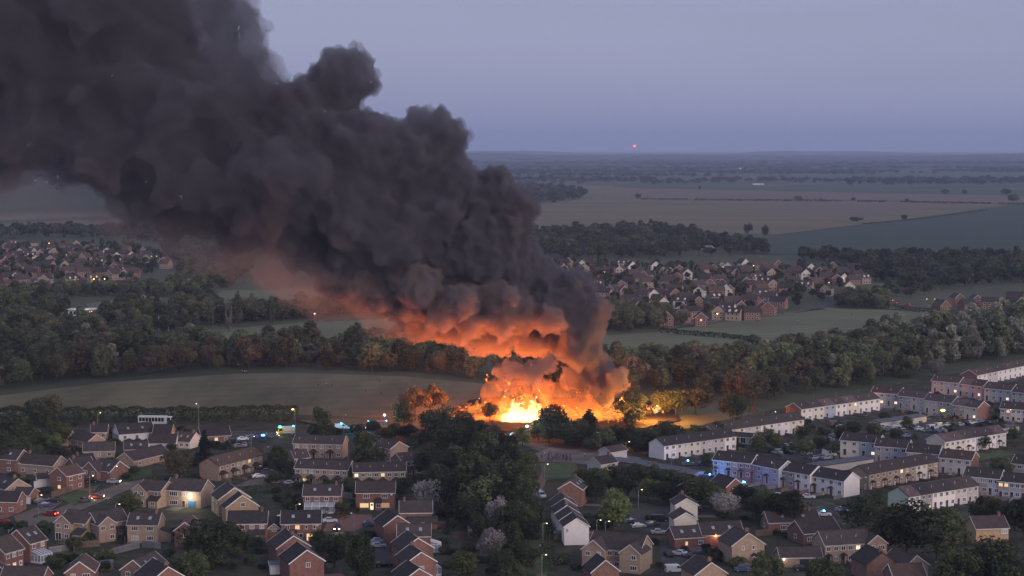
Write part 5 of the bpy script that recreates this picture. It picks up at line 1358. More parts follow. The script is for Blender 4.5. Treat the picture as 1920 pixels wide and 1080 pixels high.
# ---- woods too deep to count: one mass each, its nearest trees separate
def far_proto(shape, leaf, nq, size, seed, H=12, Wd=10, nl=14, clear=.1):
    cm, tm, _, _ = make_tree('w', shape, leaf, H, Wd, nq, size, seed, clear, nl)
    bm = bmesh.new(); bm.from_mesh(cm); n1 = len(bm.faces); bm.from_mesh(tm)
    bm.faces.ensure_lookup_table()
    for f in bm.faces[n1:]: f.material_index = 1
    me = bpy.data.meshes.new('woodland_tree'); bm.to_mesh(me); bm.free()
    me.materials.append(LEAF[leaf]); me.materials.append(M_bark)
    o = bpy.data.objects.new('woodland_tree', me)
    return o
def wood_group(protos):
    ng = bpy.data.node_groups.new('wood', 'GeometryNodeTree')
    ng.interface.new_socket('Geometry', in_out='INPUT', socket_type='NodeSocketGeometry')
    ng.interface.new_socket('Geometry', in_out='OUTPUT', socket_type='NodeSocketGeometry')
    N, Lk = ng.nodes.new, ng.links.new
    gi = N('NodeGroupInput'); go = N('NodeGroupOutput')
    jn = N('GeometryNodeJoinGeometry')
    for o in reversed(protos):
        oi = N('GeometryNodeObjectInfo'); oi.inputs['Object'].default_value = o; oi.inputs['As Instance'].default_value = False
        g2 = N('GeometryNodeGeometryToInstance'); Lk(oi.outputs['Geometry'], g2.inputs[0]); Lk(g2.outputs[0], jn.inputs[0])
    ip = N('GeometryNodeInstanceOnPoints'); ip.inputs['Pick Instance'].default_value = True
    def attr(nm, ty):
        a = N('GeometryNodeInputNamedAttribute'); a.data_type = ty; a.inputs['Name'].default_value = nm
        return a.outputs['Attribute']
    Lk(gi.outputs[0], ip.inputs['Points']); Lk(jn.outputs[0], ip.inputs['Instance'])
    Lk(attr('idx', 'INT'), ip.inputs['Instance Index']); Lk(attr('scl', 'FLOAT_VECTOR'), ip.inputs['Scale'])
    e2r = N('FunctionNodeEulerToRotation'); Lk(attr('rot', 'FLOAT_VECTOR'), e2r.inputs[0]); Lk(e2r.outputs[0], ip.inputs['Rotation'])
    Lk(ip.outputs[0], go.inputs[0])
    return ng
NEARP = [far_proto('round', 'belt_dark', 1300, 0.85, 300), far_proto('round', 'belt_mid', 1300, 0.85, 301), far_proto('tall', 'belt_mid', 1300, 0.85, 302, 13, 9), far_proto('round', 'belt_olive', 1300, 0.85, 303), far_proto('tall', 'belt_pale', 1300, 0.85, 304, 13, 10), far_proto('round', 'belt_dark', 1300, 0.85, 305)]
FARP = [far_proto('round', 'dark', 260, 1.9, 310), far_proto('round', 'mid', 260, 1.9, 311), far_proto('tall', 'dark', 260, 1.9, 312, 13, 9), far_proto('round', 'olive', 260, 1.9, 313)]
NG_NEAR, NG_FAR = wood_group(NEARP), wood_group(FARP)
wr = random.Random(41)
def woodland(label, pts, near=True, weights=(3, 3, 2, 1, 0, 3), h=(9, 15), flat=1.15):
    np_ = len(pts)
    me = bpy.data.meshes.new('woodland')
    me.from_pydata([(x, y, 0) for x, y in pts], [], [])
    w = weights if near else (3, 3, 2, 1)
    a = me.attributes.new('idx', 'INT', 'POINT'); a.data.foreach_set('value', wr.choices(range(len(w)), w, k=np_))
    sc_ = []; ro = []
    for _ in range(np_):
        k = wr.uniform(*h) / 12.0
        kw = k * wr.uniform(.9, 1.25) * flat
        sc_ += [kw, kw, k]; ro += [0, 0, wr.uniform(0, 6.28)]
    a = me.attributes.new('scl', 'FLOAT_VECTOR', 'POINT'); a.data.foreach_set('vector', sc_)
    a = me.attributes.new('rot', 'FLOAT_VECTOR', 'POINT'); a.data.foreach_set('vector', ro)
    o = link('woodland', me)
    md = o.modifiers.new('trees', 'NODES'); md.node_group = NG_NEAR if near else NG_FAR
    tag(o, label, 'woodland', kind='stuff')
    return o
def belt(label, poly, step, near=True, weights=(3, 3, 2, 1, 0, 3), h=(9, 15), front=0, kinds=('oak', 'ash', 'tallash', 'olive'), where='', group='', flat=1.15):
    pts = [p for p in fill(poly, step, wr) if clear_of(p[0], p[1], 1.5)]
    pts.sort(key=lambda p: p[1])
    if front:
        # the outermost tree of each strip of the wood stands free
        bins = {}
        for p in pts:
            bins.setdefault(round(p[0] / (step * .9)), p)
        chosen = sorted(bins.values(), key=lambda p: p[1])[:front]
        cs = set(chosen)
        for (x, y) in chosen:
            kd = wr.choice(kinds); hh = wr.uniform(*h)
            put_tree(kd + '_belt', x, y, hh, hh * wr.uniform(.8, 1.05), TLOOK[kd] + ' ' + where, group + ' ' + kd)
        pts = [p for p in pts if p not in cs]
    woodland(label, pts, near, weights, h, flat)
belt('deep belt of dark trees along the far side of the mown field', [(-130, 738), (0, 730), (200, 708), (440, 694), (560, 692), (760, 699), (905, 712), (900, 690), (760, 660), (600, 655), (440, 668), (330, 655), (250, 650), (160, 640), (-130, 645)], 9.5, True, (3, 4, 3, 3, 1, 3), (7, 16), 46, ('oak', 'ash', 'olive', 'tallash'), 'at the far edge of the mown field', 'front trees of the mown field belt')
belt('wooded slope between the pitches and the mown field', [(-130, 640), (160, 636), (330, 628), (380, 610), (540, 600), (480, 590), (300, 585), (180, 600), (60, 575), (-130, 560)], 10.5, True, (3, 4, 3, 2, 1, 3), (7, 15))
belt('trees below the hillside estate', [(-130, 560), (120, 560), (260, 556), (400, 560), (400, 545), (330, 540), (200, 545), (60, 548), (-130, 550)], 10.0, True, (3, 3, 2, 1, 1, 2), (6, 11))
belt('trees around the hillside estate', [(330, 545), (430, 540), (470, 510), (430, 470), (330, 462), (300, 470), (350, 500)], 10.0, True, (3, 3, 2, 1, 0, 2), (8, 13))
belt('tree line behind the far pitch', [(370, 612), (460, 605), (560, 600), (700, 590), (760, 592), (740, 578), (640, 575), (560, 583), (480, 590)], 9.0, True, (3, 3, 3, 2, 1, 2), (7, 13))
belt('deep belt of trees behind the burning site', [(900, 712), (1060, 730), (1180, 742), (1290, 730), (1370, 760), (1440, 752), (1560, 730), (1640, 722), (1730, 700), (1700, 670), (1560, 668), (1400, 680), (1300, 690), (1160, 700), (1000, 690)], 9.5, True, (3, 4, 3, 3, 1, 3), (7, 16), 34, ('oak', 'ash', 'tallash', 'olive'), 'at the edge of the belt behind the burning site', 'front trees of the belt behind the fire')
belt('pale willow wood beside the upper playing field', [(1560, 668), (1700, 670), (1740, 694), (1800, 686), (1920, 666), (2060, 655), (2060, 600), (1920, 612), (1860, 622), (1760, 645), (1640, 652)], 10.5, True, (2, 2, 2, 1, 8, 1), (10, 19), 16, ('willow', 'willow', 'ash', 'tallash'), 'at the edge of the willow wood', 'front trees of the willow wood')
belt('trees between the far estate and the lower playing field', [(1100, 625), (1180, 622), (1280, 612), (1260, 600), (1200, 596), (1130, 590), (1090, 600)], 8.0, True, (1, 3, 2, 3, 1, 1), (8, 13))
belt('clump of dark trees at the corner of the upper playing field', [(1560, 580), (1665, 580), (1660, 566), (1620, 556), (1580, 560)], 7.5, True, (4, 3, 1, 0, 0, 3), (6, 10))
belt('wood behind the far estate', [(940, 486), (1100, 488), (1280, 484), (1440, 480), (1430, 466), (1350, 455), (1290, 440), (1180, 432), (1060, 440), (960, 452)], 15.0, False, h=(9, 15))
belt('wood under the dark crop field', [(1640, 530), (1740, 545), (1800, 540), (1900, 530), (2000, 540), (2000, 486), (1900, 484), (1700, 484), (1560, 484), (1480, 482), (1430, 478), (1600, 500)], 13.0, False, h=(8, 13))
belt('trees beside the lit junction', [(1640, 560), (1700, 560), (1760, 548), (1720, 535), (1650, 540)], 12.0, False, h=(5, 9))
belt('round copse standing in the stubble fields', [(960, 388), (1020, 384), (1090, 374), (1095, 366), (1040, 355), (970, 352), (960, 362)], 26.0, False, h=(12, 18), flat=1.6)
belt('trees behind the hillside estate', [(-60, 450), (100, 446), (240, 450), (330, 462), (430, 462), (380, 446), (240, 432), (100, 430), (-60, 432)], 17.0, False, h=(8, 13), flat=1.2)
# garden trees within the far estates
def sprinkle(label, poly, step, h, flat=1.0):
    pts = [p for p in fill(poly, step, wr) if clear_of(p[0], p[1], 2.0)]
    woodland(label, pts, False, h=h, flat=flat)
sprinkle('garden trees within the far estate', [(965, 492), (1200, 500), (1640, 505), (1560, 560), (1450, 590), (1240, 600), (1060, 540)], 14.0, (4, 9))
sprinkle('garden trees within the hillside estate', [(-20, 460), (240, 462), (330, 490), (250, 530), (-20, 535)], 15.0, (4, 9))
# hedgerows and woods of the far countryside
def far_band(label, y0, y1, step, h, cover, x0=-200, x1=2120, seed=0.0, flat=1.8):
    pts = []
    a, b = G(960, y1).y, G(960, y0).y
    y = a
    while y < b:
        half = y * 1150 / F
        x = -half
        while x < half:
            n = noise.fractal(Vector((x / 900.0 + seed, y / 420.0, seed)), 1.0, 2.0, 3)
            if n > cover:
                pts.append((x + wr.uniform(-.5, .5) * step, y + wr.uniform(-.5, .5) * step))
            x += step
        y += step * 1.3
    woodland(label, pts, False, h=h, flat=flat)
far_band('scattered woods in the farmland beyond the ploughed fields', 316, 346, 42, (10, 16), 0.12, seed=2.3, flat=2.4)
far_band('dark woods across the distant farmland', 303, 318, 75, (12, 18), -0.12, seed=5.1, flat=4.0)
far_band('dark woods along the horizon', 291, 303, 150, (14, 22), -0.25, seed=8.4, flat=8.0)
# single trees in the fields
FT = [(1196, 374, 13, 14), (1496, 377, 11, 22), (1540, 378, 7, 12), (1600, 377, 8, 10), (1605, 417, 9, 22), (1695, 413, 9, 12), (1700, 379, 8, 9), (1590, 346, 14, 14), (1612, 346, 12, 12), (1674, 344, 12, 10), (1720, 344, 14, 16), (1738, 344, 12, 14), (1770, 346, 12, 20), (1772, 365, 14, 22), (1808, 365, 13, 16), (1887, 366, 16, 30), (1900, 382, 20, 24), (1312, 357, 12, 8), (1800, 310, 22, 30), (1548, 342, 16, 30), (1402, 440, 14, 14), (1434, 445, 15, 12), (1895, 345, 18, 30), (1860, 340, 16, 40), (1830, 342, 18, 34)]
for i, (x, y, hh, ww) in enumerate(FT):
    p = G(x, y); kd = ('oak', 'ash', 'oak')[i % 3]
    put_tree(kd, p.x, p.y, hh, ww, TLOOK[kd] + ' alone in the far stubble and ploughed fields', 'single trees in the far fields ' + kd)
# the row of poplars by the rugby pitch
for i, (x, y) in enumerate([(266, 556), (294, 550), (320, 552), (340, 560), (395, 552), (445, 545), (472, 550), (428, 560), (242, 570), (510, 556)]):
    tree('poplar', x, y - 3, 18 + (i % 3) * 2, 6.5, 'in the row beside the rugby posts', 'poplars beside the rugby posts')
garden([(115, 600), (195, 600), (190, 640), (120, 642)], 7, 34, ['bush', 'darkbush'], 'below the white clubhouse', 'bushes below the clubhouse', 2.5, 4.0)
# ---- hedges
def hedge(label, pl, w, h, leaf='dark', size=0.6, dens=5.0):
    pts = [G(a, b) for a, b in pl]
    rs = np.random.default_rng(len(pl) * 7 + int(pts[0].y))
    cen, nor = [], []
    for a, b in zip(pts[:-1], pts[1:]):
        v = b - a; L = v.length; n = max(20, int(L * dens * (w + 2 * h) * .5))
        t = rs.uniform(0, 1, n); s = rs.uniform(0, 1, n) * (w + 2 * h)
        d = np.array([v.x, v.y, 0]) / L; q = np.array([-d[1], d[0], 0])
        bump = np.array([noise.noise(Vector((a.x + v.x * k, a.y + v.y * k, 1.0)) / 3.5) for k in t])
        hh = h * (1 + .22 * bump)
        off = np.where(s < h, -w/2, np.where(s > h + w, w/2, s - h - w/2)) * (1 + .15 * bump)
        z = np.where(s < h, s / h * hh, np.where(s > h + w, (s - h - w) / h * hh, hh))
        pos = np.array([a.x, a.y, 0]) + np.outer(t * L, d) + np.outer(off, q); pos[:, 2] = z
        pos += rs.normal(size=pos.shape) * .15
        o = np.outer(np.where(s < h, -1, np.where(s > h + w, 1, 0)), q); o[:, 2] = np.where((s >= h) & (s <= h + w), 1, .2)
        o += rs.normal(size=o.shape) * .5; o /= np.linalg.norm(o, axis=1, keepdims=True)
        cen.append(pos); nor.append(o)
    cen = np.concatenate(cen); nor = np.concatenate(nor)
    c0 = np.array([pts[0].x, pts[0].y, 0])
    me = qmesh('hedge', quads(cen - c0, nor, size, rs), LEAF[leaf])
    return tag(link('hedge', me, loc=tuple(c0)), label, 'hedge')
hedge('thick overgrown hedge dividing the bungalows from the mown field', [(-60, 788), (120, 788), (300, 789), (420, 788), (560, 786)], 9.0, 4.6, 'dark', 0.8, 7.0)
hedge('hedge separating the two playing fields', [(1240, 624), (1290, 628), (1360, 634), (1425, 642)], 3.5, 2.4, 'dark', 0.9, 3.0)
hedge('hedge along the road above the upper playing field', [(1655, 578), (1700, 583), (1780, 589), (1870, 596)], 4.0, 2.6, 'dark', 1.0, 2.5)
for a, b, c_ in (((1200, 375), (1290, 375.6), 'beside the lone field tree'), ((1302, 376), (1582, 378.4), 'long middle stretch'), ((1608, 379), (1662, 379.5), 'short stretch between two gaps'), ((1688, 380), (1857, 383), 'stretch above the dark crop'), ((1872, 383.5), (1990, 385), 'stretch by the corner trees')):
    hedge('straight dark field hedge in the stubble, ' + c_, [a, b], 6.0, 3.6, 'dark', 2.4, 0.5)
hedge('low hedge along the edge of the dark crop field', [(1620, 421), (1700, 414), (1760, 407), (1850, 395)], 5.0, 1.6, 'dark', 2.4, 0.5)
hedge('clipped bright green hedge in front of the gable-winged buff house', [P(720, 690), P(1190, 690)], 2.4, 1.6, 'light', 0.4, 9.0)
hedge('dark garden hedge beside the long brick house', [Q(960, 240), Q(1150, 330)], 3.0, 2.6, 'mid', 0.5, 6.0)
hedge('hedge behind the cul-de-sac semis', [(370, 934), (450, 928), (560, 920)], 3.0, 2.4, 'dark', 0.5, 6.0)
hedge('hedge between two brick semis and the red drive', [B(720, 735), B(790, 745)], 2.4, 2.2, 'mid', 0.5, 6.0)
hedge('rust-coloured hedge beside the brick semi drive', [B(800, 765), B(885, 755)], 2.0, 1.8, 'copper', 0.5, 6.0)
hedge('dark hedge along the estate footpath', [(1028, 1075), (1030, 1020), (1035, 985)], 2.4, 1.8, 'dark', 0.5, 6.0)
# ================================================================== streets, drives, fences, sheds
def strip(pl, w):
    pts = [G(a, b) for a, b in pl]
    Lf, Rt = [], []
    for i, p in enumerate(pts):
        a = pts[max(0, i - 1)]; b = pts[min(len(pts) - 1, i + 1)]
        t = (b - a); t.z = 0; t.normalize(); n = Vector((-t.y, t.x, 0))
        Lf.append(p + n * w / 2); Rt.append(p - n * w / 2)
    return Lf, Rt
SZ = [0.06]
def road(name, pl, w, m=None, kerb=True):
    Lf, Rt = strip(pl, w)
    n = len(pl); SZ[0] += 0.005
    me = bpy.data.meshes.new(name)
    me.from_pydata([(p.x, p.y, 0) for p in Lf + Rt], [], [(n + i, n + i + 1, i + 1, i) for i in range(n - 1)])
    tag(link(name, me, loc=(0, 0, SZ[0]), mat=m or M_asphalt), kind='structure')
    if kerb:
        for s, E_ in ((1, Lf), (-1, Rt)):
            mb = MB()
            for a, b in zip(E_[:-1], E_[1:]):
                t = (b - a).normalized(); q = Vector((-t.y, t.x, 0)) * 0.15 * s
                vs = [a, b, b + q, a + q] if s > 0 else [b, a, a + q, b + q]
                mb.hexa([(p.x, p.y, 0.0) for p in vs] + [(p.x, p.y, 0.17) for p in vs])
            tag(link('kerb', mb.mesh('kerb', [M_kerb])), kind='structure')
def court(name, ps, m):
    SZ[0] += 0.005
    sheet(name, pix(*ps), m, SZ[0])
M_path = mat('footpath', (0.165, 0.115, 0.095), 0.9, 0.2, 0.6)
M_verge = mat('trodden_verge', (0.155, 0.125, 0.115), 0.95, 0.25, 0.15)
M_drive = mat('red_drive', (0.210, 0.105, 0.085), 0.9, 0.2, 0.8)
M_lawn = mat('lawn', (0.075, 0.098, 0.040), 0.95, 0.25, 0.25)
road('road', [(-60, 806), (120, 806), (300, 807), (420, 812), (520, 814), (620, 812), (760, 812), (900, 818), (990, 832), (1040, 848)], 7.0)
road('road', [A(-60, 800), A(160, 800), A(300, 742), A(430, 690), A(540, 645), A(640, 600), A(760, 562), A(860, 545)], 7.0, M_paving)
road('road', [A(160, 800), A(130, 745), A(250, 700), A(300, 660)], 5.0, M_paving)
court('parking_court', [T8(600, 720), T8(900, 590), T8(960, 560), T8(1060, 400), T8(1170, 380), T8(1230, 520), T8(1480, 600), T8(1400, 690), T8(1000, 690)], M_paving)
court('brick_drive', [B(735, 830), B(760, 775), B(900, 735), B(1010, 738), B(1020, 790), B(900, 830)], M_drive)
court('brick_drive', [B(985, 900), B(1090, 870), B(1110, 940), B(1140, 1010), B(1060, 1060), B(1000, 960)], M_asphalt)
court('brick_drive', [S7(960, 880), S7(1240, 870), S7(1260, 1075), S7(950, 1075)], M_asphalt)
road('footpath', [(1016, 1085), (1012, 1040), (1008, 990), (1004, 950), (1008, 920), (1022, 890), (1035, 868)], 2.6, M_path, False)
court('footpath', [(1000, 852), (1030, 840), (1090, 842), (1200, 858), (1210, 872), (1120, 874), (1070, 868), (1010, 866)], M_verge)
road('road', [(1120, 858), (1180, 868), (1240, 880), (1330, 896), (1420, 912), (1480, 930), (1540, 945), (1590, 965), (1640, 985)], 6.0)
court('parking_court', [C(310, 700), C(520, 690), C(570, 750), C(540, 800), C(430, 850), C(300, 820)], M_asphalt)
court('parking_court', [C(470, 900), C(620, 900), C(720, 960), C(700, 1075), C(480, 1075)], M_asphalt)
court('parking_court', [D(20, 385), D(150, 330), D(400, 318), D(430, 400), D(300, 440), D(120, 430)], M_asphalt)
court('parking_court', [D(560, 240), D(700, 215), D(870, 180), D(1000, 215), D(960, 290), D(800, 305), D(640, 285)], M_asphalt)
court('parking_court', [D(960, 225), D(1120, 200), D(1280, 215), D(1200, 250), D(1000, 255)], M_asphalt)
road('road', [(1600, 565), (1660, 567), (1720, 572), (1790, 579), (1870, 588), (1960, 598)], 8.0)
road('road', [(1490, 590), (1545, 582), (1560, 570), (1548, 556)], 6.0)
road('footpath', [(1252, 616), (1300, 606), (1400, 596), (1490, 586), (1545, 579)], 4.0, M_verge, False)
# lawns and bare gardens between the houses
for i, ps in enumerate([[A(330, 640), A(470, 590), A(560, 570), A(500, 640), A(420, 690)], [A(690, 500), A(850, 470), A(860, 520), A(720, 545)], [P(640, 780), P(1000, 740), P(1120, 800), P(1000, 900), P(640, 880)],
                        [(1012, 870), (1080, 868), (1085, 895), (1020, 900)], [(1020, 960), (1040, 1078), (960, 1078), (990, 980)], [D(200, 700), D(300, 690), D(330, 730), D(210, 740)], [D(120, 640), D(200, 650), D(360, 670), D(380, 690), D(250, 660)],
                        [(880, 800), (1000, 815), (995, 838), (900, 830)], [D(1000, 380), D(1250, 360), D(1400, 400), D(1200, 430)]]):
    SZ[0] += 0.005
    sheet('lawn', pix(*ps), M_lawn, SZ[0])
# drives and patios beside the nearer houses
M_slab = mat('patio_slabs', (0.150, 0.138, 0.125), 0.9, 0.2, 0.8)
pr = random.Random(77)
for h in NEAR_H:
    if pr.random() < 0.25: continue
    w_, l_ = pr.uniform(2.6, 4.5), pr.uniform(3.0, 7.0); u = pr.uniform(-h.L * .35, h.L * .35)
    M4 = Matrix.Translation((h.c.x, h.c.y, 0)) @ Matrix.Rotation(h.ang, 4, 'Z')
    SZ[0] += 0.0011
    sheet('drive' if pr.random() < .5 else 'patio', [M4 @ Vector(q) for q in ((u - w_/2, -h.d/2 - .1, 0), (u + w_/2, -h.d/2 - .1, 0), (u + w_/2, -h.d/2 - l_, 0), (u - w_/2, -h.d/2 - l_, 0))], pr.choice([M_slab, M_paving, M_asphalt, M_drive]), SZ[0])
# ---- garden fences: larch panels between posts
M_larch = mat('larch_fence', (0.165, 0.115, 0.085), 0.9, 0.25, 1.5, rnd=0.25)
def _panel():
    mb = MB()
    for k in range(9): mb.box(k * 0.2 + 0.01, k * 0.2 + 0.2, -0.015 - 0.012 * (k % 2), 0.015, 0.05, 1.75)
    mb.box(0, 1.82, -0.04, 0.03, 1.75, 1.8); mb.box(-0.05, 0.05, -0.05, 0.05, 0, 1.85)
    return mb.mesh('fence_panel', [M_larch])
PANEL = _panel()
def fence(label, pts, skip=None, m=None):
    root = empty('garden_fence', (pts[0].x, pts[0].y, 0), 0, label, 'fence')
    n = 0
    for a, b in zip(pts[:-1], pts[1:]):
        v = b - a; L = v.length; ang = math.atan2(v.y, v.x)
        for k in range(int(L / 1.84)):
            p = a + v.normalized() * 1.84 * k
            q = p + v.normalized() * 0.9
            if any((q.x - hx) ** 2 + (q.y - hy) ** 2 < (hr_ - 1.2) ** 2 for hx, hy, hr_ in HOUSES): continue
            link('fence_panel', PANEL, root, (p.x - pts[0].x, p.y - pts[0].y, 0), (0, 0, ang), mat=m); n += 1
    if n == 0: bpy.data.objects.remove(root)
M_grey_f = mat('grey_fence', (0.20, 0.19, 0.20), 0.9, 0.25, 1.5, rnd=0.25)
FENCES = [
 ('behind the white conservatory', [P(620, 800), P(900, 760), P(1010, 740)]), ('beside the clipped green hedge', [P(930, 790), P(1000, 730), P(1330, 700)]),
 ('dividing the gardens of the two steep-gabled brick houses', [P(1180, 900), P(1300, 870), A(640, 960)]), ('below the flat-fronted buff house', [A(640, 960), A(800, 920), A(930, 930)]),
 ('between the buff houses and the big garden tree', [A(700, 905), A(720, 840)]), ('around the garden of the lit patio room', [S7(760, 610), S7(1000, 600), S7(1040, 560)]),
 ('in front of the brick semi with white windows', [B(240, 900), B(420, 930), B(440, 960)]), ('along the allotments by the long brick house', [Q(880, 430), Q(1140, 440)]),
 ('closing the allotments beside the line of gables', [(850, 1010), (940, 1008), (975, 1020)]), ('behind the brick bay-windowed semi', [B(850, 640), B(920, 650)]),
 ('beside the footpath and the white stepped terrace', [(1032, 985), (1030, 1040), (1035, 1075)]), ('in front of the wide tan house', [C(20, 1020), C(120, 1050), C(220, 1060)]),
 ('between the brick wing and the parked cars', [C(500, 905), C(640, 900), C(690, 880)]), ('behind the tan gable by the dark trees', [C(1010, 860), C(1120, 850), C(1180, 830)]),
 ('behind the long dark-roofed bungalow', [C(1000, 700), C(1150, 690), C(1300, 690)]), ('red-brown, at the end of the brown terrace', [V3(1740, 690), V3(1920, 660)]),
 ('along the gardens of the long white terrace', [Y2(640, 890), Y2(900, 900), Y2(1100, 850)]), ('across the gardens of the set-back white terrace', [C(980, 330), C(1150, 300), C(1280, 270)]),
 ('between terrace gardens by the patchwork roof', [D(210, 220), D(400, 190), D(560, 170)]), ('beside the garages in the estate car park', [D(120, 310), D(260, 290)]),
 ('in front of the cream terrace', [D(1190, 390), D(1330, 350)]), ('behind the pale green gable row', [D(900, 570), D(1000, 545)]), ('along the lane by the square brick house', [A(290, 640), A(420, 600)]),
 ('orange-brown, beside the pink-tan gabled bungalow', [A(550, 405), A(640, 390)]), ('by the parked silver car', [A(690, 500), A(830, 455)]), ('in the gardens below the hedge of the mown field', [A(300, 345), A(480, 340)]),
 ('along the bungalow lane behind the garage block', [A(60, 545), A(160, 520)]), ('behind the buff terrace with the gabled wing', [D(180, 790), D(280, 800)]), ('round the garden of the hidden buff house', [D(1060, 900), D(1180, 860)]),
]
for i, (w_, ps) in enumerate(FENCES):
    fence(('weathered panel fence ' if i % 3 else 'brown panel fence ') + w_, [G(*p) for p in ps], m=(None if i % 3 else M_grey_f))
# low fences between the plots of each terrace, back and front
for t_i, h in enumerate(TERR):
    n = max(2, round(h.L / 5.8)); M4 = Matrix.Translation((h.c.x, h.c.y, 0)) @ Matrix.Rotation(h.ang, 4, 'Z')
    short = h.root['label'].split(' with ')[0].split()[:8]
    while short[-1].strip(',') in ('the', 'a', 'an', 'and', 'in', 'of', 'beside', 'by', 'behind', 'at', 'half', 'hidden', 'on', 'back', 'set', 'mostly', 'cut'): short.pop()
    short = ' '.join(short).rstrip(',')
    for i in range(n + 1):
        x = -h.L / 2 + h.L * i / n
        a = M4 @ Vector((x, -h.d / 2 - 1.2, 0)); b = M4 @ Vector((x, -h.d / 2 - 1.2 - 1.84 * (3 if i % 2 else 2) - 0.1, 0))
        root = empty('plot_fence', (a.x, a.y, 0), 0, 'low plot fence in front of the ' + short, 'fence', 'plot fences of the ' + short)
        v = (b - a); ang = math.atan2(v.y, v.x)
        for k in range(int(v.length / 1.84)):
            p = v.normalized() * 1.84 * k
            link('fence_panel', PANEL, root, (p.x, p.y, 0), (0, 0, ang), (1, 1, .62), mat=M_grey_f if t_i % 2 else None)
# ---- sheds
def garden_shed(label, px, py, rz, wm):
    c = G(px, py); root = empty('garden_shed', (c.x, c.y, 0), R(rz), label, 'shed')
    mb = MB(); sweepx(mb, [(-1.1, 0), (1.1, 0), (1.1, 1.9), (0, 2.4), (-1.1, 1.9)], -1.5, 1.5); link('wall', mb.mesh('wall', [wm]), root)
    mb = MB(); sweepx(mb, [(-1.3, 1.82), (0, 2.43), (1.3, 1.82), (1.3, 1.9), (0, 2.52), (-1.3, 1.9)], -1.65, 1.65); link('roof', mb.mesh('roof', [RF['felt']]), root)
    mb = MB(); mb.box(-0.4, 0.4, -1.14, -1.08, 0, 1.75); link('door', mb.mesh('shed_door', [M_brown]), root)
for lb, x, y, r in [('grey garden shed in the allotments beside dark trees', 888, 1002, 5), ('brown shed behind the small steep-gabled brick house', 200, 1068, 20), ('shed beside the clipped green hedge', 186, 1010, -10), ('shed at the bottom of the pink-lit semi garden', 830, 940, 8),
                    ('shed in front of the stepped white terrace', 1050, 1012, -8), ('garden shed between the buff terrace and the big trees', 1690, 1020, 15), ('garden shed behind the patchwork terrace', 1560, 800, 35), ('shed in the gardens of the long white terrace', 1330, 862, 35)]:
    garden_shed(lb, x, y, r, M_larch if 'grey' not in lb else W['grey'])
# rugby posts
c = G(307, 621)
rp = empty('rugby_posts', (c.x, c.y, 0), 0, 'white rugby posts on the pitch before the poplars', 'rugby posts')
for x in (-2.8, 2.8):
    mb = MB(); mb.tube((x, 0, 0), (x, 0, 9.5), .1, .08, 6); link('post', mb.mesh('post', [M_white]), rp)
mb = MB(); mb.tube((-2.8, 0, 3.0), (2.8, 0, 3.0), .07, .07, 6); link('crossbar', mb.mesh('crossbar', [M_white]), rp)
# ================================================================== vehicles
PAINT = {}
def paint(nm, c, metal=0.3):
    PAINT[nm] = mat('paint_' + nm, c, 0.3, 0.05, 1.0, spec=0.5, metal=metal)
for nm, c in {'silver': (0.42, 0.43, 0.46), 'white': (0.72, 0.72, 0.74), 'black': (0.018, 0.018, 0.022), 'grey': (0.14, 0.145, 0.16), 'blue': (0.05, 0.09, 0.20), 'red': (0.30, 0.03, 0.025), 'paleblue': (0.30, 0.36, 0.46), 'yellow': (0.62, 0.52, 0.06), 'fire': (0.42, 0.03, 0.02)}.items(): paint(nm, c)
M_tyre = mat('tyre', (0.02, 0.02, 0.02), 0.9, 0.1, 3.0)
M_rim = mat('wheel_rim', (0.35, 0.35, 0.37), 0.4, 0.1, 3.0, metal=0.7)
M_carglass = mat('car_glass', (0.02, 0.024, 0.03), 0.06, 0.1, 1.0, spec=0.6)
M_lampoff = mat('lamp_lens', (0.5, 0.5, 0.5), 0.2, 0.1, 2.0)
M_tailoff = mat('tail_lens', (0.22, 0.02, 0.02), 0.3, 0.1, 2.0)
GL_HEAD = glow('headlight_on', (1.0, 0.90, 0.62), 22.0)
GL_TAIL = glow('tail_light_on', (1.0, 0.06, 0.03), 16.0)
GL_BLUE = glow('blue_beacon', (0.06, 0.30, 1.0), 30.0)
GL_CYAN = glow('cyan_beacon', (0.05, 0.65, 1.0), 20.0)
GL_FLOOD = glow('flood_lamp', (0.85, 0.93, 1.0), 30.0)
def _loft(prof, hw, hw_top, z_belt, z_top, name, m):
    """side outline (x,z), pulled in towards the roof"""
    mb = MB()
    def half(z): return hw if z <= z_belt else hw + (hw_top - hw) * (z - z_belt) / (z_top - z_belt)
    n = len(prof)
    vs = [(x, -half(z), z) for x, z in prof] + [(x, half(z), z) for x, z in prof]
    fs = [tuple(range(n)), tuple(range(2 * n - 1, n - 1, -1))] + [((k + 1) % n, k, n + k, n + (k + 1) % n) for k in range(n)]
    mb.add(vs, fs)
    me = mb.mesh(name, [m])
    bm = bmesh.new(); bm.from_mesh(me)
    bmesh.ops.recalc_face_normals(bm, faces=bm.faces)
    bmesh.ops.bevel(bm, geom=[e_ for e_ in bm.edges if e_.calc_face_angle(0) > 0.6 and abs(e_.verts[0].co.y - e_.verts[1].co.y) < 0.3], offset=0.07, segments=2, affect='EDGES')
    bm.to_mesh(me); bm.free()
    return me
def _quad(name, vs, m):
    mb = MB(); n = Vector(vs[1]) - Vector(vs[0]); n = n.cross(Vector(vs[2]) - Vector(vs[1])).normalized() * 0.012
    mb.hexa([Vector(v) - n for v in vs] + [Vector(v) + n for v in vs])
    return mb.mesh(name, [m])
def _wheel(r, w):
    t = MB(); t.tube((0, -w/2, 0), (0, w/2, 0), r, r, 14); rm = MB(); rm.tube((0, -w/2 - .012, 0), (0, w/2 + .012, 0), r * .62, r * .62, 10)
    return t.mesh('tyre', [M_tyre]), rm.mesh('rim', [M_rim])
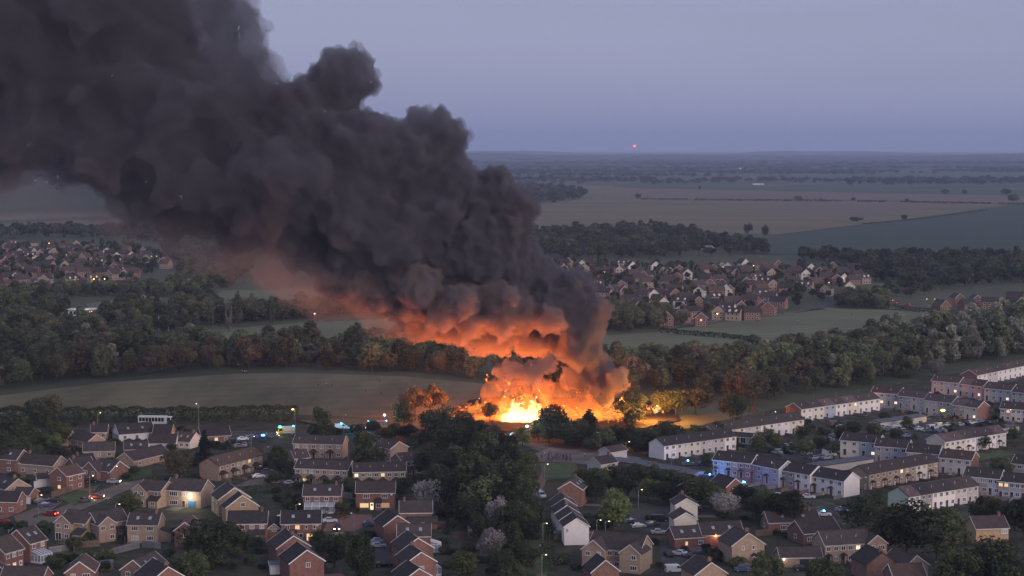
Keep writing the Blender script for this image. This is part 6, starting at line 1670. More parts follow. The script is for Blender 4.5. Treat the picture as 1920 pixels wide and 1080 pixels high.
CARW, VANW, TRUCKW = _wheel(.32, .22), _wheel(.35, .24), _wheel(.5, .3)
CAR = {
 'body': _loft([(-2.05, .22), (2.05, .22), (2.12, .55), (2.0, .78), (1.05, .92), (.35, 1.40), (-.95, 1.45), (-1.75, 1.05), (-2.08, .95), (-2.12, .5)], .88, .66, .92, 1.45, 'car_body', PAINT['silver']),
 'wheels': CARW, 'wx': (1.3, -1.28), 'wy': .80, 'r': .32,
 'ws': _quad('windscreen', [(1.06, -.74, .97), (1.06, .74, .97), (.42, .62, 1.38), (.42, -.62, 1.38)], M_carglass),
 'rw': _quad('rear_window', [(-1.72, .70, 1.09), (-1.72, -.70, 1.09), (-1.02, -.60, 1.43), (-1.02, .60, 1.43)], M_carglass),
 'sw': [_quad('side_window', [(-1.35, s * .855, 1.0), (.85, s * .855, 1.0), (.28, s * .705, 1.36), (-.92, s * .695, 1.39)][::(-s)], M_carglass) for s in (-1, 1)],
 'hl': (2.06, .62, .68), 'tl': (-2.10, .62, .80)}
VAN = {
 'body': _loft([(-2.4, .3), (2.4, .3), (2.5, .75), (2.3, 1.05), (1.55, 1.25), (1.0, 1.95), (-2.4, 2.05), (-2.45, 1.0)], .96, .86, 1.1, 2.05, 'van_body', PAINT['white']),
 'wheels': VANW, 'wx': (1.6, -1.5), 'wy': .86, 'r': .35,
 'ws': _quad('windscreen', [(1.56, -.86, 1.29), (1.56, .86, 1.29), (1.08, .80, 1.90), (1.08, -.80, 1.90)], M_carglass),
 'rw': _quad('rear_window', [(-2.46, .6, 1.25), (-2.46, -.6, 1.25), (-2.44, -.55, 1.75), (-2.44, .55, 1.75)], M_carglass),
 'sw': [_quad('side_window', [(.35, s * .965, 1.2), (1.35, s * .965, 1.25), (.95, s * .895, 1.8), (.35, s * .885, 1.8)][::(-s)], M_carglass) for s in (-1, 1)],
 'hl': (2.44, .72, .85), 'tl': (-2.46, .78, 1.0)}
mb = MB(); mb.box(-.04, .04, -.17, .17, -.09, .09); LENS = mb.mesh('lamp_lens', [M_lampoff])
mb = MB(); mb.box(-.06, .06, -.2, .2, -.12, .12); LENS_ON = mb.mesh('lit_lens', [GL_HEAD])
def vehicle(kind, colour, px, py, head, label, group=None, lights=False, tails=False, beacon=None, name=None, cat=None, z=0.12):
    K = CAR if kind == 'car' else VAN
    c = py if px is None else G(px, py)
    root = empty(name or ('parked_car' if kind == 'car' else 'parked_van'), (c.x, c.y, z), R(head), label, cat or kind, group)
    link('body', K['body'], root, mat=PAINT[colour])
    link('windscreen', K['ws'], root); link('rear_window', K['rw'], root)
    for m_ in K['sw']: link('side_window', m_, root)
    for x in K['wx']:
        for s in (-1, 1):
            t = link('wheel', K['wheels'][0], root, (x, s * K['wy'], K['r'])); link('rim', K['wheels'][1], t)
    for s in (-1, 1):
        x, y, zz = K['hl']; link('headlight', LENS_ON if lights else LENS, root, (x, s * y, zz))
        x, y, zz = K['tl']; link('tail_light', LENS_ON if tails else LENS, root, (x, s * y, zz), mat=GL_TAIL if tails else M_tailoff)
    if lights: point_light('headlight_beam', (K['hl'][0] + 1.5, 0, 0.8), (1.0, 0.86, 0.6), 60, 0.2, root)
    if tails: point_light('tail_glow', (K['tl'][0] - 1.0, 0, 0.8), (1.0, 0.1, 0.04), 60, 0.2, root)
    if beacon:
        top = 1.45 if kind == 'car' else 2.05
        gm, lc, pw = beacon
        mb = MB(); mb.box(-.2, .2, -.6, .6, 0, .26); link('light_bar', mb.mesh('light_bar', [gm]), root, (0, 0, top))
        point_light('beacon_light', (0, 0, top + .6), lc, pw, .25, root)
    return root
BLUE = (GL_BLUE, (0.08, 0.25, 1.0), 900); CYAN = (GL_CYAN, (0.05, 0.65, 1.0), 700)
V = vehicle
V('car', 'silver', *A(640, 560), 0, 'silver car with headlamps on pulling out by the lane fence', lights=True)
V('car', 'black', *A(515, 555), 10, 'black car parked beside the silver one in the lane')
V('car', 'red', *A(545, 645), 8, 'red and white lit car braking in the cul-de-sac', tails=True, lights=True)
V('car', 'grey', *A(480, 665), 60, 'grey car behind the braking one in the cul-de-sac', lights=True)
V('car', 'red', *A(283, 742), 160, 'red car turning at the cul-de-sac mouth', tails=True)
V('car', 'blue', *A(255, 690), 25, 'dark blue car parked by the cul-de-sac lamp post'); V('car', 'black', *A(300, 668), 20, 'black car parked above the dark blue one')
V('car', 'grey', *A(225, 668), 30, 'dark grey car tucked against the white garage doors')
V('car', 'red', *A(12, 785), 10, 'bright red car cut by the frame edge', tails=True)
V('car', 'white', *T8(960, 590), 20, 'white car parked in the court before the long tan terrace'); V('car', 'black', *T8(1010, 490), 15, 'black car behind the white one in the parking court'); V('car', 'blue', *T8(1080, 520), 15, 'dark blue car beside the black one in the parking court')
V('car', 'silver', *T8(1420, 690), 5, 'silver car in the shade at the court end')
V('car', 'grey', *T8(680, 150), 20, 'grey car parked behind the long tan terrace roof'); V('car', 'silver', *T8(760, 130), 100, 'silver car beside the grey one behind the terrace roof')
V('car', 'white', *S7(1070, 310), 8, 'pink-lit white car on the red brick drive'); V('car', 'black', *S7(1175, 420), -88, 'dark car facing out with both headlamps glaring on the drive', lights=True)
V('car', 'paleblue', *Q(140, 640), 8, 'pale blue car on the drive by the white-edged gables'); V('car', 'silver', *Q(140, 700), 5, 'silver car beside the pale blue one'); V('car', 'black', *Q(215, 960), 10, 'black car on the lower drive by the white-edged gables')
V('car', 'silver', *S7(1010, 950), -60, 'silver car beside the globe-lamp house')
V('van', 'white', *C(555, 1062), 12, 'white van parked at the bottom edge beside the wide tan house'); V('car', 'white', *C(580, 965), 150, 'white car beside the wide tan house'); V('car', 'black', *C(520, 970), 100, 'black car between the tan gable and the white car')
V('van', 'black', *C(470, 775), 10, 'black pickup-like van in the court below the cream gables'); V('car', 'silver', *C(465, 845), 5, 'silver car in front of the black van'); V('car', 'grey', *C(690, 950), 80, 'grey car before the plain tan gable')
V('car', 'grey', *C(940, 1030), 5, 'grey car in front of the tan house door'); V('car', 'blue', *C(935, 1055), 5, 'dark blue car at the foot of the tan gable'); V('car', 'black', *D(190, 1050), 5, 'black car before the low garage with the blue door')
V('car', 'white', *V3(835, 830), -18, 'white car on the estate road before the white end houses'); V('car', 'white', *D(315, 745), 0, 'white car with small blue lamp on the estate road', beacon=(GL_BLUE, (0.1, 0.2, 1.0), 40))
V('van', 'white', *(1014, 934), -70, 'white van on the verge beside the dark wood'); V('car', 'white', *(1006, 923), -70, 'white car behind the van beside the dark wood')
V('car', 'grey', *Y2(960, 985), 5, 'car washed blue by beacons before the stepped terrace', beacon=(GL_BLUE, (0.05, 0.22, 1.0), 500)); V('car', 'blue', *Y2(1230, 985), 10, 'dark car between the beacons and the blue-lit wall')
_h = ROW_H; _p = Matrix.Translation((_h.c.x, _h.c.y, 0)) @ Matrix.Rotation(_h.ang, 4, 'Z') @ Vector((-_h.L / 2 + 1.0, -_h.d / 2 - 4.0, 0))
V('van', 'blue', None, _p, -10, 'police van whose beacon paints the terrace end wall blue', beacon=(GL_BLUE, (0.05, 0.32, 1.0), 1100), name='police_van', cat='van')
_p = Matrix.Translation((_h.c.x, _h.c.y, 0)) @ Matrix.Rotation(_h.ang, 4, 'Z') @ Vector((_h.L / 2 + 1.0, -_h.d / 2 - 7.0, 0))
V('car', 'blue', None, _p, 20, 'added car with made-up violet beacon before the violet-tinted houses', beacon=(GL_BLUE, (0.30, 0.16, 1.0), 350), name='police_car')  # added car; its beacon supplies a violet tint of unknown source
cars = [(70, 376, 'white'), (95, 358, 'silver'), (130, 352, 'silver'), (160, 386, 'white'), (300, 322, 'blue'), (325, 332, 'grey'), (345, 322, 'silver'), (262, 426, 'paleblue'), (298, 420, 'grey'), (330, 425, 'silver'), (630, 252, 'silver'), (680, 258, 'white'), (760, 238, 'white'),
        (890, 272, 'grey'), (780, 302, 'paleblue'), (812, 210, 'black'), (838, 218, 'black'), (866, 214, 'black'), (886, 206, 'grey'), (1010, 240, 'white'), (1040, 240, 'black'), (1075, 238, 'silver'), (1105, 232, 'black'), (1140, 228, 'white'), (1170, 222, 'silver'), (1200, 220, 'paleblue'), (370, 300, 'grey'), (410, 250, 'paleblue'), (50, 395, 'silver'), (110, 395, 'black'), (190, 360, 'silver'), (215, 400, 'white'), (240, 345, 'grey'), (375, 390, 'silver'), (600, 262, 'black'), (655, 270, 'grey'), (705, 240, 'silver'), (820, 250, 'silver'), (850, 262, 'white'), (940, 280, 'blue'), (980, 270, 'silver'), (760, 275, 'grey'), (1230, 228, 'black'), (720, 225, 'white')]
for i, (x, y, cl) in enumerate(cars):
    V('car', cl, *D(x, y), rng.choice([35, 38, -50, 130, 215]) + rng.uniform(-4, 4), cl.replace('paleblue', 'pale blue') + ' car parked in the terrace estate car park', 'cars in the terrace estate car park ' + cl)
for i, (x, y, hd, lb) in enumerate([(735, 266, -40, 'white van nose-out between cars in the estate car park'), (925, 258, 35, 'large white van beside the garage block in the estate car park'), (345, 408, -35, 'white van above the flat garage roof in the estate car park'), (965, 248, 40, 'white van behind the cream terrace gable')]):
    V('van', 'white', *D(x, y), hd, lb)
for x, y, hd, cl, lb in [(1755, 581, 0, 'silver', 'silver car on the far road above the playing field'), (1832, 587, 5, 'white', 'white car on the far road by the junction houses'), (1700, 573, 170, 'red', 'car with red tail lamps at the far junction'), (1676, 570, 180, 'red', 'second car braking at the far junction')]:
    V('car', cl, x, y, hd, lb, tails='red' in lb or 'braking' in lb)
# ---- fire engine, ambulance, coach
def box_truck(name, label, cat, px, py, head, L, Hh, body, cab, beacon, stripe=None, z=0.12, windows=0, flood=None):
    c = G(px, py); root = empty(name, (c.x, c.y, z), R(head), label, cat)
    hw = 1.22
    mb = MB(); mb.box(-L/2, L/2 - 2.1, -hw, hw, .55, Hh)
    me = mb.mesh('body', [PAINT[body]]); bm = bmesh.new(); bm.from_mesh(me); bmesh.ops.bevel(bm, geom=bm.edges[:], offset=.08, segments=2, affect='EDGES'); bm.to_mesh(me); bm.free()
    link('body', me, root)
    link('cab', _loft([(L/2 - 2.05, .5), (L/2, .5), (L/2 + .05, 1.3), (L/2 - .25, Hh - .35), (L/2 - .5, Hh - .2), (L/2 - 2.05, Hh - .15)], 1.18, 1.1, 1.4, Hh, 'cab', PAINT[cab]), root)
    link('windscreen', _quad('windscreen', [(L/2 + .06, -1.05, 1.4), (L/2 + .06, 1.05, 1.4), (L/2 - .2, 1.0, Hh - .5), (L/2 - .2, -1.0, Hh - .5)], M_carglass), root)
    for s in (-1, 1):
        link('side_window', _quad('side_window', [(L/2 - 1.7, s * 1.2, 1.45), (L/2 - .3, s * 1.2, 1.45), (L/2 - .5, s * 1.13, Hh - .5), (L/2 - 1.7, s * 1.13, Hh - .5)][::(-s)], M_carglass), root)
        for x in ((L/2 - 1.2), (-L/2 + 1.6)):
            t = link('wheel', TRUCKW[0], root, (x, s * 1.05, .5)); link('rim', TRUCKW[1], t)
        link('headlight', LENS_ON if beacon else LENS, root, (L/2 + .02, s * .85, .8)); link('tail_light', LENS, root, (-L/2 - .02, s * .95, .9), mat=M_tailoff)
        if stripe:
            mb = MB(); mb.box(-L/2 + .1, L/2 - 2.2, s * hw - .02, s * hw + .02, 1.0, 1.45); link('stripe', mb.mesh('stripe', [PAINT[stripe]]), root)
        for k in range(windows):
            mb = MB(); x0 = -L/2 + .5 + k * (L - 3.2) / windows
            mb.box(x0, x0 + (L - 3.2) / windows - .18, s * hw - .02, s * hw + .025, 1.5, Hh - .55); link('window', mb.mesh('coach_window', [M_carglass]), root)
        if not windows and name == 'fire_engine':
            for k in range(3):
                mb = MB(); x0 = -L/2 + .3 + k * 1.35; mb.box(x0, x0 + 1.2, s * hw - .02, s * hw + .025, 1.5, Hh - .3); link('locker_shutter', mb.mesh('locker', [M_rim]), root)
    if name == 'fire_engine':
        mb = MB()
        for s in (-.3, .3): mb.box(-L/2 - .2, L/2 - 2.6, s - .04, s + .04, Hh + .12, Hh + .2)
        for k in range(10): mb.box(-L/2 + k * .5, -L/2 + k * .5 + .05, -.3, .3, Hh + .13, Hh + .19)
        link('ladder', mb.mesh('ladder', [M_rim]), root)
    if beacon:
        gm, lc, pw = beacon
        mb = MB(); mb.box(-.25, .25, -1.0, 1.0, 0, .34); link('light_bar', mb.mesh('light_bar', [gm]), root, (L/2 - 1.1, 0, Hh - .12))
        mb = MB(); mb.box(-.1, .1, -.8, .8, 0, .2); link('light_bar', mb.mesh('light_bar', [gm]), root, (-L/2 + .3, 0, Hh))
        point_light('beacon_light', (L/2 - 1.1, -.6, Hh + .8), lc, pw, .3, root)
    if flood:
        mb = MB(); mb.tube((0, 0, Hh), (0, 0, Hh + 2.2), .05, .05, 6); m_ = link('mast', mb.mesh('mast', [M_rim]), root, (-L/2 + 1.0, 0, 0))
        mb = MB(); mb.box(-.35, .35, -.5, .5, -.25, .25); link('flood_lamp', mb.mesh('flood_lamp', [GL_FLOOD]), m_, (0, 0, Hh + 2.3))
        point_light('flood_light', (-L/2 + 1.0, -1.0, Hh + 2.6), (0.85, 0.93, 1.0), flood, .4, root)
    return root
box_truck('fire_engine', 'red fire engine with white floodlight and cyan beacons behind the dim terrace', 'fire engine', 706, 806, 190, 8.0, 3.1, 'fire', 'fire', CYAN, 'yellow', flood=2500)
box_truck('ambulance', 'white and yellow ambulance with cyan beacons under the green-lit lamp post', 'ambulance', 536, 815, 200, 6.4, 2.9, 'white', 'yellow', CYAN, 'yellow')
box_truck('fire_engine', 'red fire engine with blue beacons half hidden by the dark wood below the flames', 'fire engine', 938, 832, 175, 8.0, 3.1, 'fire', 'fire', (GL_CYAN, (0.05, 0.45, 1.0), 900), 'yellow')
box_truck('fire_engine', 'fire engine with violet-blue beacons standing close to the burning wreckage', 'fire engine', 888, 806, 165, 8.0, 3.1, 'fire', 'fire', (GL_BLUE, (0.14, 0.12, 1.0), 2500), 'yellow')
box_truck('support_lorry', 'white support lorry floodlit beside the bright green tree', 'lorry', 975, 828, 172, 7.0, 3.2, 'white', 'white', None, flood=7000)
box_truck('coach', 'long white coach parked on the road by the hedge', 'coach', *A(875, 232), -6, 13.0, 3.5, 'white', 'white', None, windows=8)
V('van', 'blue', *B(400, 322), 95, 'police van with blue beacons on the emergency road', beacon=BLUE, name='police_van', cat='van')
V('car', 'white', 455, 826, 20, 'white police car in the line of vehicles on the emergency road', name='police_car'); V('car', 'blue', 474, 822, 20, 'dark blue car in the line of vehicles on the emergency road'); V('car', 'black', 437, 830, 15, 'black car in the line of vehicles on the emergency road')
V('car', 'grey', 655, 811, 5, 'police car with a cyan beacon near the lamp post behind the terraces', beacon=CYAN, name='police_car'); V('car', 'grey', 622, 812, 5, 'dark car on the road behind the tan terraces'); V('car', 'grey', 512, 821, 40, 'car caught in the ambulance lights', lights=True)

V('car', 'white', 664, 808, 170, 'police car with a bright cyan beacon beside the fire engine', beacon=(GL_CYAN, (0.05, 0.6, 1.0), 1200), name='police_car')
V('van', 'white', 640, 805, 10, 'police van with a small cyan beacon behind the bare-topped tree', beacon=(GL_CYAN, (0.05, 0.5, 1.0), 500), name='police_van')

extra = [(A(90, 840), 20), (A(600, 740), 60), (A(690, 770), 80), (B(520, 760), 5), (B(1000, 800), 10), (B(450, 560), 15), (B(700, 590), 5), (B(860, 600), 5), (B(1080, 590), 5), (C(300, 780), 20), (C(350, 810), 15), (C(430, 800), 20), (C(640, 980), 80), (D(60, 640), -30), (D(120, 655), -30), (D(420, 720), -40), (D(1000, 470), 30), (D(1060, 460), 30), (D(1250, 300), 40), (D(1290, 290), 40), (D(1330, 280), 40), (D(1150, 420), 35), (A(840, 330), 10), (A(900, 320), 10), (A(600, 300), 10), (A(250, 345), 20)]
for i, (p_, hd) in enumerate(extra):
    c_ = G(*p_)
    if any((c_.x - a) ** 2 + (c_.y - b) ** 2 < (r_ + .3) ** 2 for a, b, r_ in HOUSES): continue
    cl = ['silver', 'grey', 'black', 'white', 'blue'][i % 5]
    V('car', cl, *p_, hd, cl + ' car parked on a drive between the houses', 'cars parked on drives ' + cl)
# ================================================================== street lamps
M_pole = mat('lamp_pole', (0.26, 0.26, 0.26), 0.6, 0.1, 1.0, metal=0.4)
GL_WARM = glow('lamp_warm', (1.0, 0.78, 0.42), 7.0); GL_COOL = glow('lamp_cool', (0.95, 0.96, 1.0), 6.0); GL_YEL = glow('lamp_yellow', (1.0, 0.66, 0.10), 14.0); GL_DIM = glow('lamp_dim', (1.0, 0.85, 0.55), 1.0)
def lamp(px, py, h, label, on=1, side=1, power=120, col=(1.0, 0.80, 0.45), gm=None, big=0.0):
    p = G(px, py, h)
    root = empty('street_lamp', (p.x, p.y, 0), 0, label, 'street lamp')
    mb = MB(); mb.tube((0, 0, -.2), (0, 0, h * .3), .10, .085, 8); mb.tube((0, 0, h * .3), (0, 0, h - .15), .075, .05, 8); link('pole', mb.mesh('pole', [M_pole]), root)
    mb = MB(); mb.tube((0, 0, h - .15), (side * .45, 0, h + .08), .04, .035, 6); mb.tube((side * .45, 0, h + .08), (side * .9, 0, h + .1), .035, .035, 6); link('arm', mb.mesh('arm', [M_pole]), root)
    mb = MB(); mb.hexa([(side * .75, -.11, h + .02), (side * .75 + .6, -.11, h + .02), (side * .75 + .6, .11, h + .02), (side * .75, .11, h + .02), (side * .75 + .05, -.08, h + .18), (side * .75 + .5, -.08, h + .18), (side * .75 + .5, .08, h + .18), (side * .75 + .05, .08, h + .18)])
    hd = link('lamp_head', mb.mesh('lamp_head', [M_pole]), root, (-.3 if side < 0 else 0, 0, 0))
    mb = MB(); mb.box(side * .75 + .10 - big, side * .75 + .44 + big, -.09 - big, .09 + big, h - .08 - big, h + .015)
    link('lens', mb.mesh('lens', [gm or (GL_WARM if on else GL_DIM)]), hd)
    if on: point_light('lamp_light', (side * .95, -.3, h - .4), col, power, .15, root)
G_ = (0.75, 1.0, 0.25)
lamp(183, 774, 8, 'street lamp lighting a yellow patch of hedge by the bungalows', power=260, col=(1.0, 0.8, 0.2))
lamp(372, 757, 9, 'tall street lamp washing the long hedge green', side=-1, power=420, col=(0.7, 1.0, 0.35))
lamp(553, 767, 10, 'tall street lamp glowing yellow-green above the ambulance', side=-1, power=500, col=(0.9, 1.0, 0.25), gm=GL_YEL, big=.15)
lamp(643, 778, 8, 'street lamp between the bare-topped tree and the fire engine', on=0)
lamp(71, 928, 6, 'street lamp by the dark blue car', side=1, power=160)
lamp(168, 892, 7, 'tall street lamp over the braking car', power=160); lamp(213, 874, 7, 'street lamp beside the silver car with headlamps on', power=200)
lamp(217, 945, 5, 'street lamp behind the flat-fronted buff house', power=60); lamp(30, 868, 5, 'slim lamp post at the leafy lane', on=0)
lamp(70, 808, 5, 'lamp buried in the trees below the hedge', power=60, col=(1.0, 0.85, 0.3))
lamp(471, 818, 6, 'lamp post in the line of emergency vehicles', power=120); lamp(497, 838, 7, 'lamp post in the middle of the parking court', on=0)
lamp(555, 945, 6, 'slim street lamp rising behind the lit patio house', power=70); lamp(664, 962, 6, 'lamp post beside the red brick drive', on=0, side=-1)
lamp(1021, 870, 7, 'street lamp at the corner of the crowd verge', power=220); lamp(1004, 906, 8, 'bare lamp post at the edge of the dark wood', on=0)
lamp(1018, 981, 6, 'footpath lamp beside the dark hedge', power=90, side=1); lamp(1016, 1040, 6, 'footpath lamp at the bottom of the path', power=60)
lamp(1119, 975, 4.5, 'bright lamp beside the fresh green tree', power=60); lamp(1135, 977, 4.5, 'second bright lamp beside the fresh green tree', power=60)
lamp(1197, 918, 6, 'lamp lighting pale leaves in the hedge line', power=120); lamp(1353, 931, 6, 'lamp lighting the pale blossoming tree', power=120)
lamp(1125, 811, 8, 'tall lamp before the dark thicket', on=0, side=-1); lamp(1174, 828, 7, 'lamp beside the small pale house', power=90)
lamp(1452, 868, 9, 'tall lamp post in front of the stepped terrace', on=0, side=-1); lamp(1259, 846, 7, 'lamp post at the corner of the long white terrace', on=0)
lamp(1763, 768, 5, 'dazzling yellow lamp in front of the grey stepped terrace', power=900, col=(1.0, 0.68, 0.12), gm=glow('lamp_dazzle', (1.0, 0.62, 0.10), 40.0), big=.45)
lamp(1617, 895, 6, 'lamp post at the pale gable end', on=0); lamp(1400, 912, 4, 'lamp in the hedge below the brick bungalow gable', power=50)
lamp(1890, 768, 6, 'lamp before the grey terrace with the porch lamp', power=60); lamp(1870, 862, 5, 'lamp by the blue-grey terrace', power=80); lamp(1449, 772, 5, 'lamp behind the long white terrace roof', power=60)
for x, y, lb in [(1655, 533, 'beside the corner trees of the far junction'), (1729, 532, 'tall and bright over the far junction'), (1761, 540, 'dim beside the far junction'), (1833, 530, 'above the junction houses'), (1912, 527, 'behind the last junction house'), (1798, 554, 'between two junction houses'), (1871, 560, 'beside the last junction house')]:
    lamp(x, y, 9, 'far street lamp ' + lb, on=0, side=-1 if x < 1800 else 1)
lamp(1671, 563, 5, 'far lamp glowing green-white over waiting cars', power=800, col=(1.0, 0.95, 0.6)); lamp(1735, 561, 4, 'far yellow beacon lamp at the crossing', power=500, col=(1, .8, .2), gm=GL_YEL); lamp(1750, 561, 4, 'second far yellow beacon lamp at the crossing', power=500, col=(1, .8, .2), gm=GL_YEL)
# globe lamp and mast
c = G(*S7(465, 880)); root = empty('globe_lamp', (c.x, c.y, 0), 0, 'white globe lamp on a short post beside the brick gable', 'lamp')
mb = MB(); mb.tube((0, 0, 0), (0, 0, 2.6), .05, .04, 6); link('post', mb.mesh('post', [M_pole]), root)
bm = bmesh.new(); bmesh.ops.create_uvsphere(bm, u_segments=12, v_segments=8, radius=.38); me = bpy.data.meshes.new('globe'); bm.to_mesh(me); bm.free()
link('globe', me, root, (0, 0, 2.9), mat=glow('globe_glow', (0.9, 0.9, 0.95), .8))
c = AT(1190, 274, 12000.0); root = empty('radio_mast', (c.x, c.y, 0), 0, 'distant radio mast with a red warning light on the horizon', 'mast')
mb = MB(); mb.tube((0, 0, 0), (0, 0, 112), 1.6, .6, 6); link('pole', mb.mesh('pole', [M_pole]), root)
bm = bmesh.new(); bmesh.ops.create_uvsphere(bm, u_segments=10, v_segments=8, radius=8.0); me = bpy.data.meshes.new('warning_light'); bm.to_mesh(me); bm.free()
link('warning_light', me, root, (0, 0, 113), mat=glow('warning_red', (1.0, 0.12, 0.10), 4.0))
mb = MB(); mb.box(-.5, .5, -.5, .5, 0, 1); FARLT = mb.mesh('far_light', [glow('far_town_light', (1.0, 0.75, 0.45), 0.9)])
for i, (x, y, s) in enumerate([(1388, 316, 6), (1420, 277.6, 5), (1425, 278, 5), (1434, 278, 5), (1444, 277.8, 5), (1655, 277.8, 5), (1660, 278, 5), (1680, 278, 5), (1610, 294, 8), (1450, 308, 5), (1478, 298, 6), (1172, 336, 3), (66, 338, 4), (88, 340, 4)]):
    p = AT(x, y, 13000) if y < 282 else G(x, y, 6)
    o = link('distant_lamp', FARLT, loc=(p.x, p.y, p.z - s/2 if y < 282 else 4), scale=(s, s, s * .8))
    tag(o, 'tiny warm light of a distant village near the horizon', 'lamp', 'lights of distant villages')
# lights of the hillside and far estates
for i, (x, y) in enumerate([(70, 453), (92, 456), (117, 479), (188, 491), (196, 523), (176, 523), (52, 502), (125, 540), (354, 533), (1158, 490), (1240, 518), (1277, 533), (1413, 498), (1345, 588), (1628, 520), (590, 588), (700, 665)]):
    p = G(x, y, 4.5)
    root = empty('street_lamp', (p.x, p.y, 0), 0, 'small lit lamp among the roofs of a far estate', 'street lamp', 'small lamps of the far estates')
    mb = MB(); mb.tube((0, 0, 0), (0, 0, 4.3), .09, .06, 6); link('pole', mb.mesh('pole', [M_pole]), root)
    mb = MB(); mb.box(-.3, .3, -.2, .2, 4.3, 4.65); link('lens', mb.mesh('lens', [GL_YEL if i % 3 else GL_WARM]), root)
    point_light('lamp_light', (0, -.8, 4.5), (1.0, 0.8, 0.3), 160, .2, root)
# ================================================================== people
def person_mesh(pose, seed):
    """one continuous body grown over a skeleton: standing, walking or arm raised"""
    r = random.Random(seed)
    st = {'stand': .10, 'walk': .30, 'point': .13}[pose]
    J = {'pel': (0, 0, .95), 'che': (0, .02, 1.32), 'nec': (0, .02, 1.50), 'hd1': (0, 0, 1.60), 'hd2': (0, -.02, 1.74),
         'hL': (.10, 0, .90), 'kL': (.12, -st * .5, .50), 'aL': (.12, -st + .08, .08), 'tL': (.13, -st - .10, .04),
         'hR': (-.10, 0, .90), 'kR': (-.12, st * .2, .50), 'aR': (-.12, st + .04, .08), 'tR': (-.13, st - .14, .04),
         'sL': (.19, .02, 1.43), 'eL': (.25, .04 + st * .4, 1.16), 'wL': (.26, -.06 + st * .3, .92), 'fL': (.26, -.09 + st * .3, .82),
         'sR': (-.19, .02, 1.43), 'eR': (-.25, .04 - st * .4, 1.16), 'wR': (-.25, -.10 - st * .3, .92), 'fR': (-.25, -.13 - st * .3, .82)}
    if pose == 'point': J.update({'eR': (-.28, -.20, 1.40), 'wR': (-.20, -.42, 1.50), 'fR': (-.18, -.52, 1.53)})
    if pose == 'stand': J.update({'eL': (.26, -.02, 1.16), 'wL': (.14, -.20, 1.12), 'fL': (.06, -.24, 1.12)})
    rad = {'pel': .15, 'che': .16, 'nec': .06, 'hd1': .085, 'hd2': .095, 'h': .10, 'k': .07, 'a': .05, 't': .045, 's': .075, 'e': .05, 'w': .035, 'f': .04}
    names = list(J); ix = {n: i for i, n in enumerate(names)}
    ed = [('pel', 'che'), ('che', 'nec'), ('nec', 'hd1'), ('hd1', 'hd2')]
    for s in 'LR': ed += [('pel', 'h' + s), ('h' + s, 'k' + s), ('k' + s, 'a' + s), ('a' + s, 't' + s), ('che', 's' + s), ('s' + s, 'e' + s), ('e' + s, 'w' + s), ('w' + s, 'f' + s)]
    me = bpy.data.meshes.new('person_bones'); me.from_pydata([J[n] for n in names], [(ix[a], ix[b]) for a, b in ed], [])
    o = bpy.data.objects.new('person_tmp', me); COL.objects.link(o)
    md = o.modifiers.new('skin', 'SKIN'); o.modifiers.new('sub', 'SUBSURF').levels = 1
    for n, d in zip(names, me.skin_vertices[0].data):
        q = rad.get(n, rad.get(n[0], .05)); d.radius = (q, q * (.72 if n in ('pel', 'che') else 1)); d.use_root = (n == 'pel')
    ev = o.evaluated_get(bpy.context.evaluated_depsgraph_get()); res = bpy.data.meshes.new_from_object(ev)
    bpy.data.objects.remove(o)
    res.materials.clear()
    for _ in range(3): res.materials.append(None)
    for p in res.polygons:
        c = p.center
        hand = c.z < .93 and abs(c.x) > .22 or (pose == 'point' and c.y < -.44)
        p.material_index = 2 if (c.z > 1.52 or hand) else (0 if c.z > .92 else 1)
    res.polygons.foreach_set('use_smooth', [True] * len(res.polygons))
    return res
CL = {'black': mat('cloth_black', (0.02, 0.02, 0.024), .9), 'navy': mat('cloth_navy', (0.03, 0.04, 0.08), .9), 'grey': mat('cloth_grey', (0.16, 0.16, 0.17), .9), 'white': mat('cloth_white', (0.60, 0.60, 0.62), .9), 'red': mat('cloth_red', (0.28, 0.04, 0.04), .9), 'jeans': mat('cloth_jeans', (0.05, 0.07, 0.12), .9), 'hiviz': mat('cloth_hiviz', (0.50, 0.55, 0.06), .8)}
M_skin = mat('skin', (0.42, 0.27, 0.20), .6); M_hair = mat('hair', (0.035, 0.025, 0.02), .8)
PM = {}
for ps in ('stand', 'walk', 'point'):
    for top, bot in (('black', 'jeans'), ('navy', 'black'), ('grey', 'jeans'), ('white', 'black'), ('red', 'jeans'), ('hiviz', 'navy')):
        if ('b', ps) not in PM: PM[('b', ps)] = person_mesh(ps, 3)
        m_ = PM[('b', ps)].copy(); m_.materials[0] = CL[top]; m_.materials[1] = CL[bot]; m_.materials[2] = M_skin
        PM[(ps, top)] = m_
bm = bmesh.new(); bmesh.ops.create_uvsphere(bm, u_segments=10, v_segments=7, radius=.112)
bmesh.ops.delete(bm, geom=[v for v in bm.verts if v.co.z < -.02 and v.co.y < .03], context='VERTS'); HAIR = bpy.data.meshes.new('hair'); bm.to_mesh(HAIR); bm.free(); HAIR.materials.append(M_hair)
PW = {'stand': 'standing with folded arms', 'walk': 'walking', 'point': 'standing with one arm raised'}
def person(px, py, where, group, ps=None, top=None):
    ps = ps or rng.choice(['stand', 'stand', 'walk', 'point']); top = top or rng.choice(['black', 'black', 'navy', 'grey', 'white', 'red'])
    c = G(px, py)
    o = link('person', PM[(ps, top)], loc=(c.x, c.y, 0.14), rot=(0, 0, rng.uniform(0, 6.28)), scale=(1, 1, rng.uniform(.93, 1.05)))
    tag(o, 'person in %s top %s %s' % (top, PW[ps], where), 'person', group + ' ' + top + ' ' + ps)
    link('hair', HAIR, o, (0, .0, 1.72))
for i in range(30): person(1012 + 62 * rng.random() ** .8, 853 + rng.random() * 12 + (4 if i % 3 else 0), 'in the crowd on the open verge', 'crowd on the verge')
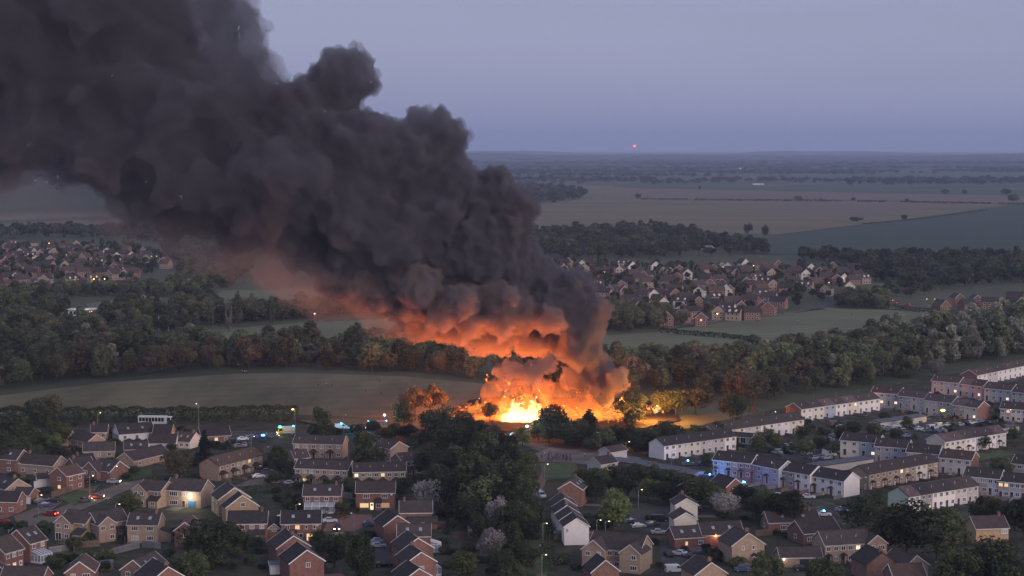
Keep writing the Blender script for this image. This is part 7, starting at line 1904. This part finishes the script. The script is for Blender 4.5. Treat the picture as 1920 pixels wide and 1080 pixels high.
for i in range(34): person(1358 + 66 * rng.random(), 776 - rng.random() * 6, 'in the crowd behind the white terraces', 'crowd behind the white terraces')
for x, y, t, p in [(597, 726, 'black', 'stand'), (612, 724, 'white', 'point'), (617, 728, 'black', 'walk'), (622, 727, 'navy', 'stand'), (707, 716, 'black', 'stand'), (712, 717, 'navy', 'stand'), (686, 737, 'black', 'walk'), (714, 742, 'black', 'stand'), (454, 700, 'white', 'stand'), (459, 701, 'white', 'walk'), (463, 701, 'grey', 'stand')]:
    person(x, y, 'out on the mown field', 'people on the mown field', p, t)
for x, y, t, p in [(1013, 1032, 'white', 'walk'), (1016, 1029, 'black', 'walk'), (1011, 1005, 'black', 'walk'), (1042, 1062, 'black', 'stand')]: person(x, y, 'on the footpath by the dark wood', 'people on the footpath', p, t)
for x, y, t, p in [(1515, 952, 'black', 'stand'), (1520, 953, 'navy', 'walk'), (1544, 935, 'hiviz', 'stand'), (1493, 918, 'black', 'stand')]: person(x, y, 'on the estate road', 'people on the estate road', p, t)
for x, y, t, p in [(1252, 628, 'black', 'stand'), (1258, 629, 'white', 'stand'), (1290, 612, 'black', 'walk'), (1420, 603, 'black', 'stand'), (1423, 602, 'white', 'stand'), (1468, 592, 'red', 'stand'), (1522, 583, 'black', 'walk'), (1496, 606, 'white', 'walk'), (1597, 592, 'black', 'stand'), (1316, 574, 'black', 'walk')]: person(x, y, 'far off on the playing fields', 'people on the playing fields', p, t)
for x, y, t, p in [(462, 825, 'hiviz', 'stand'), (500, 820, 'hiviz', 'walk'), (548, 820, 'hiviz', 'stand'), (560, 815, 'black', 'walk'), (970, 832, 'hiviz', 'stand'), (983, 831, 'white', 'point'), (1096, 858, 'white', 'stand'), (483, 812, 'black', 'walk')]: person(x, y, 'beside the emergency vehicles', 'people beside the emergency vehicles', p, t)
# ================================================================== the evening air
def build_haze():
    mb = MB(); mb.box(-26000, 26000, -350, 41000, -1.0, 420.0)
    m, n, l = new_mat('evening_haze')
    out = n.new('ShaderNodeOutputMaterial'); pv = n.new('ShaderNodeVolumePrincipled')
    pv.inputs['Color'].default_value = (0.60, 0.70, 1.0, 1)
    pv.inputs['Density'].default_value = 0.00006
    pv.inputs['Density Attribute'].default_value = ''
    l.new(pv.outputs[0], out.inputs['Volume'])
    o = link('haze', mb.mesh('haze'), mat=m)
    tag(o, 'thin blue evening haze over the whole landscape', 'haze', kind='stuff')
build_haze()
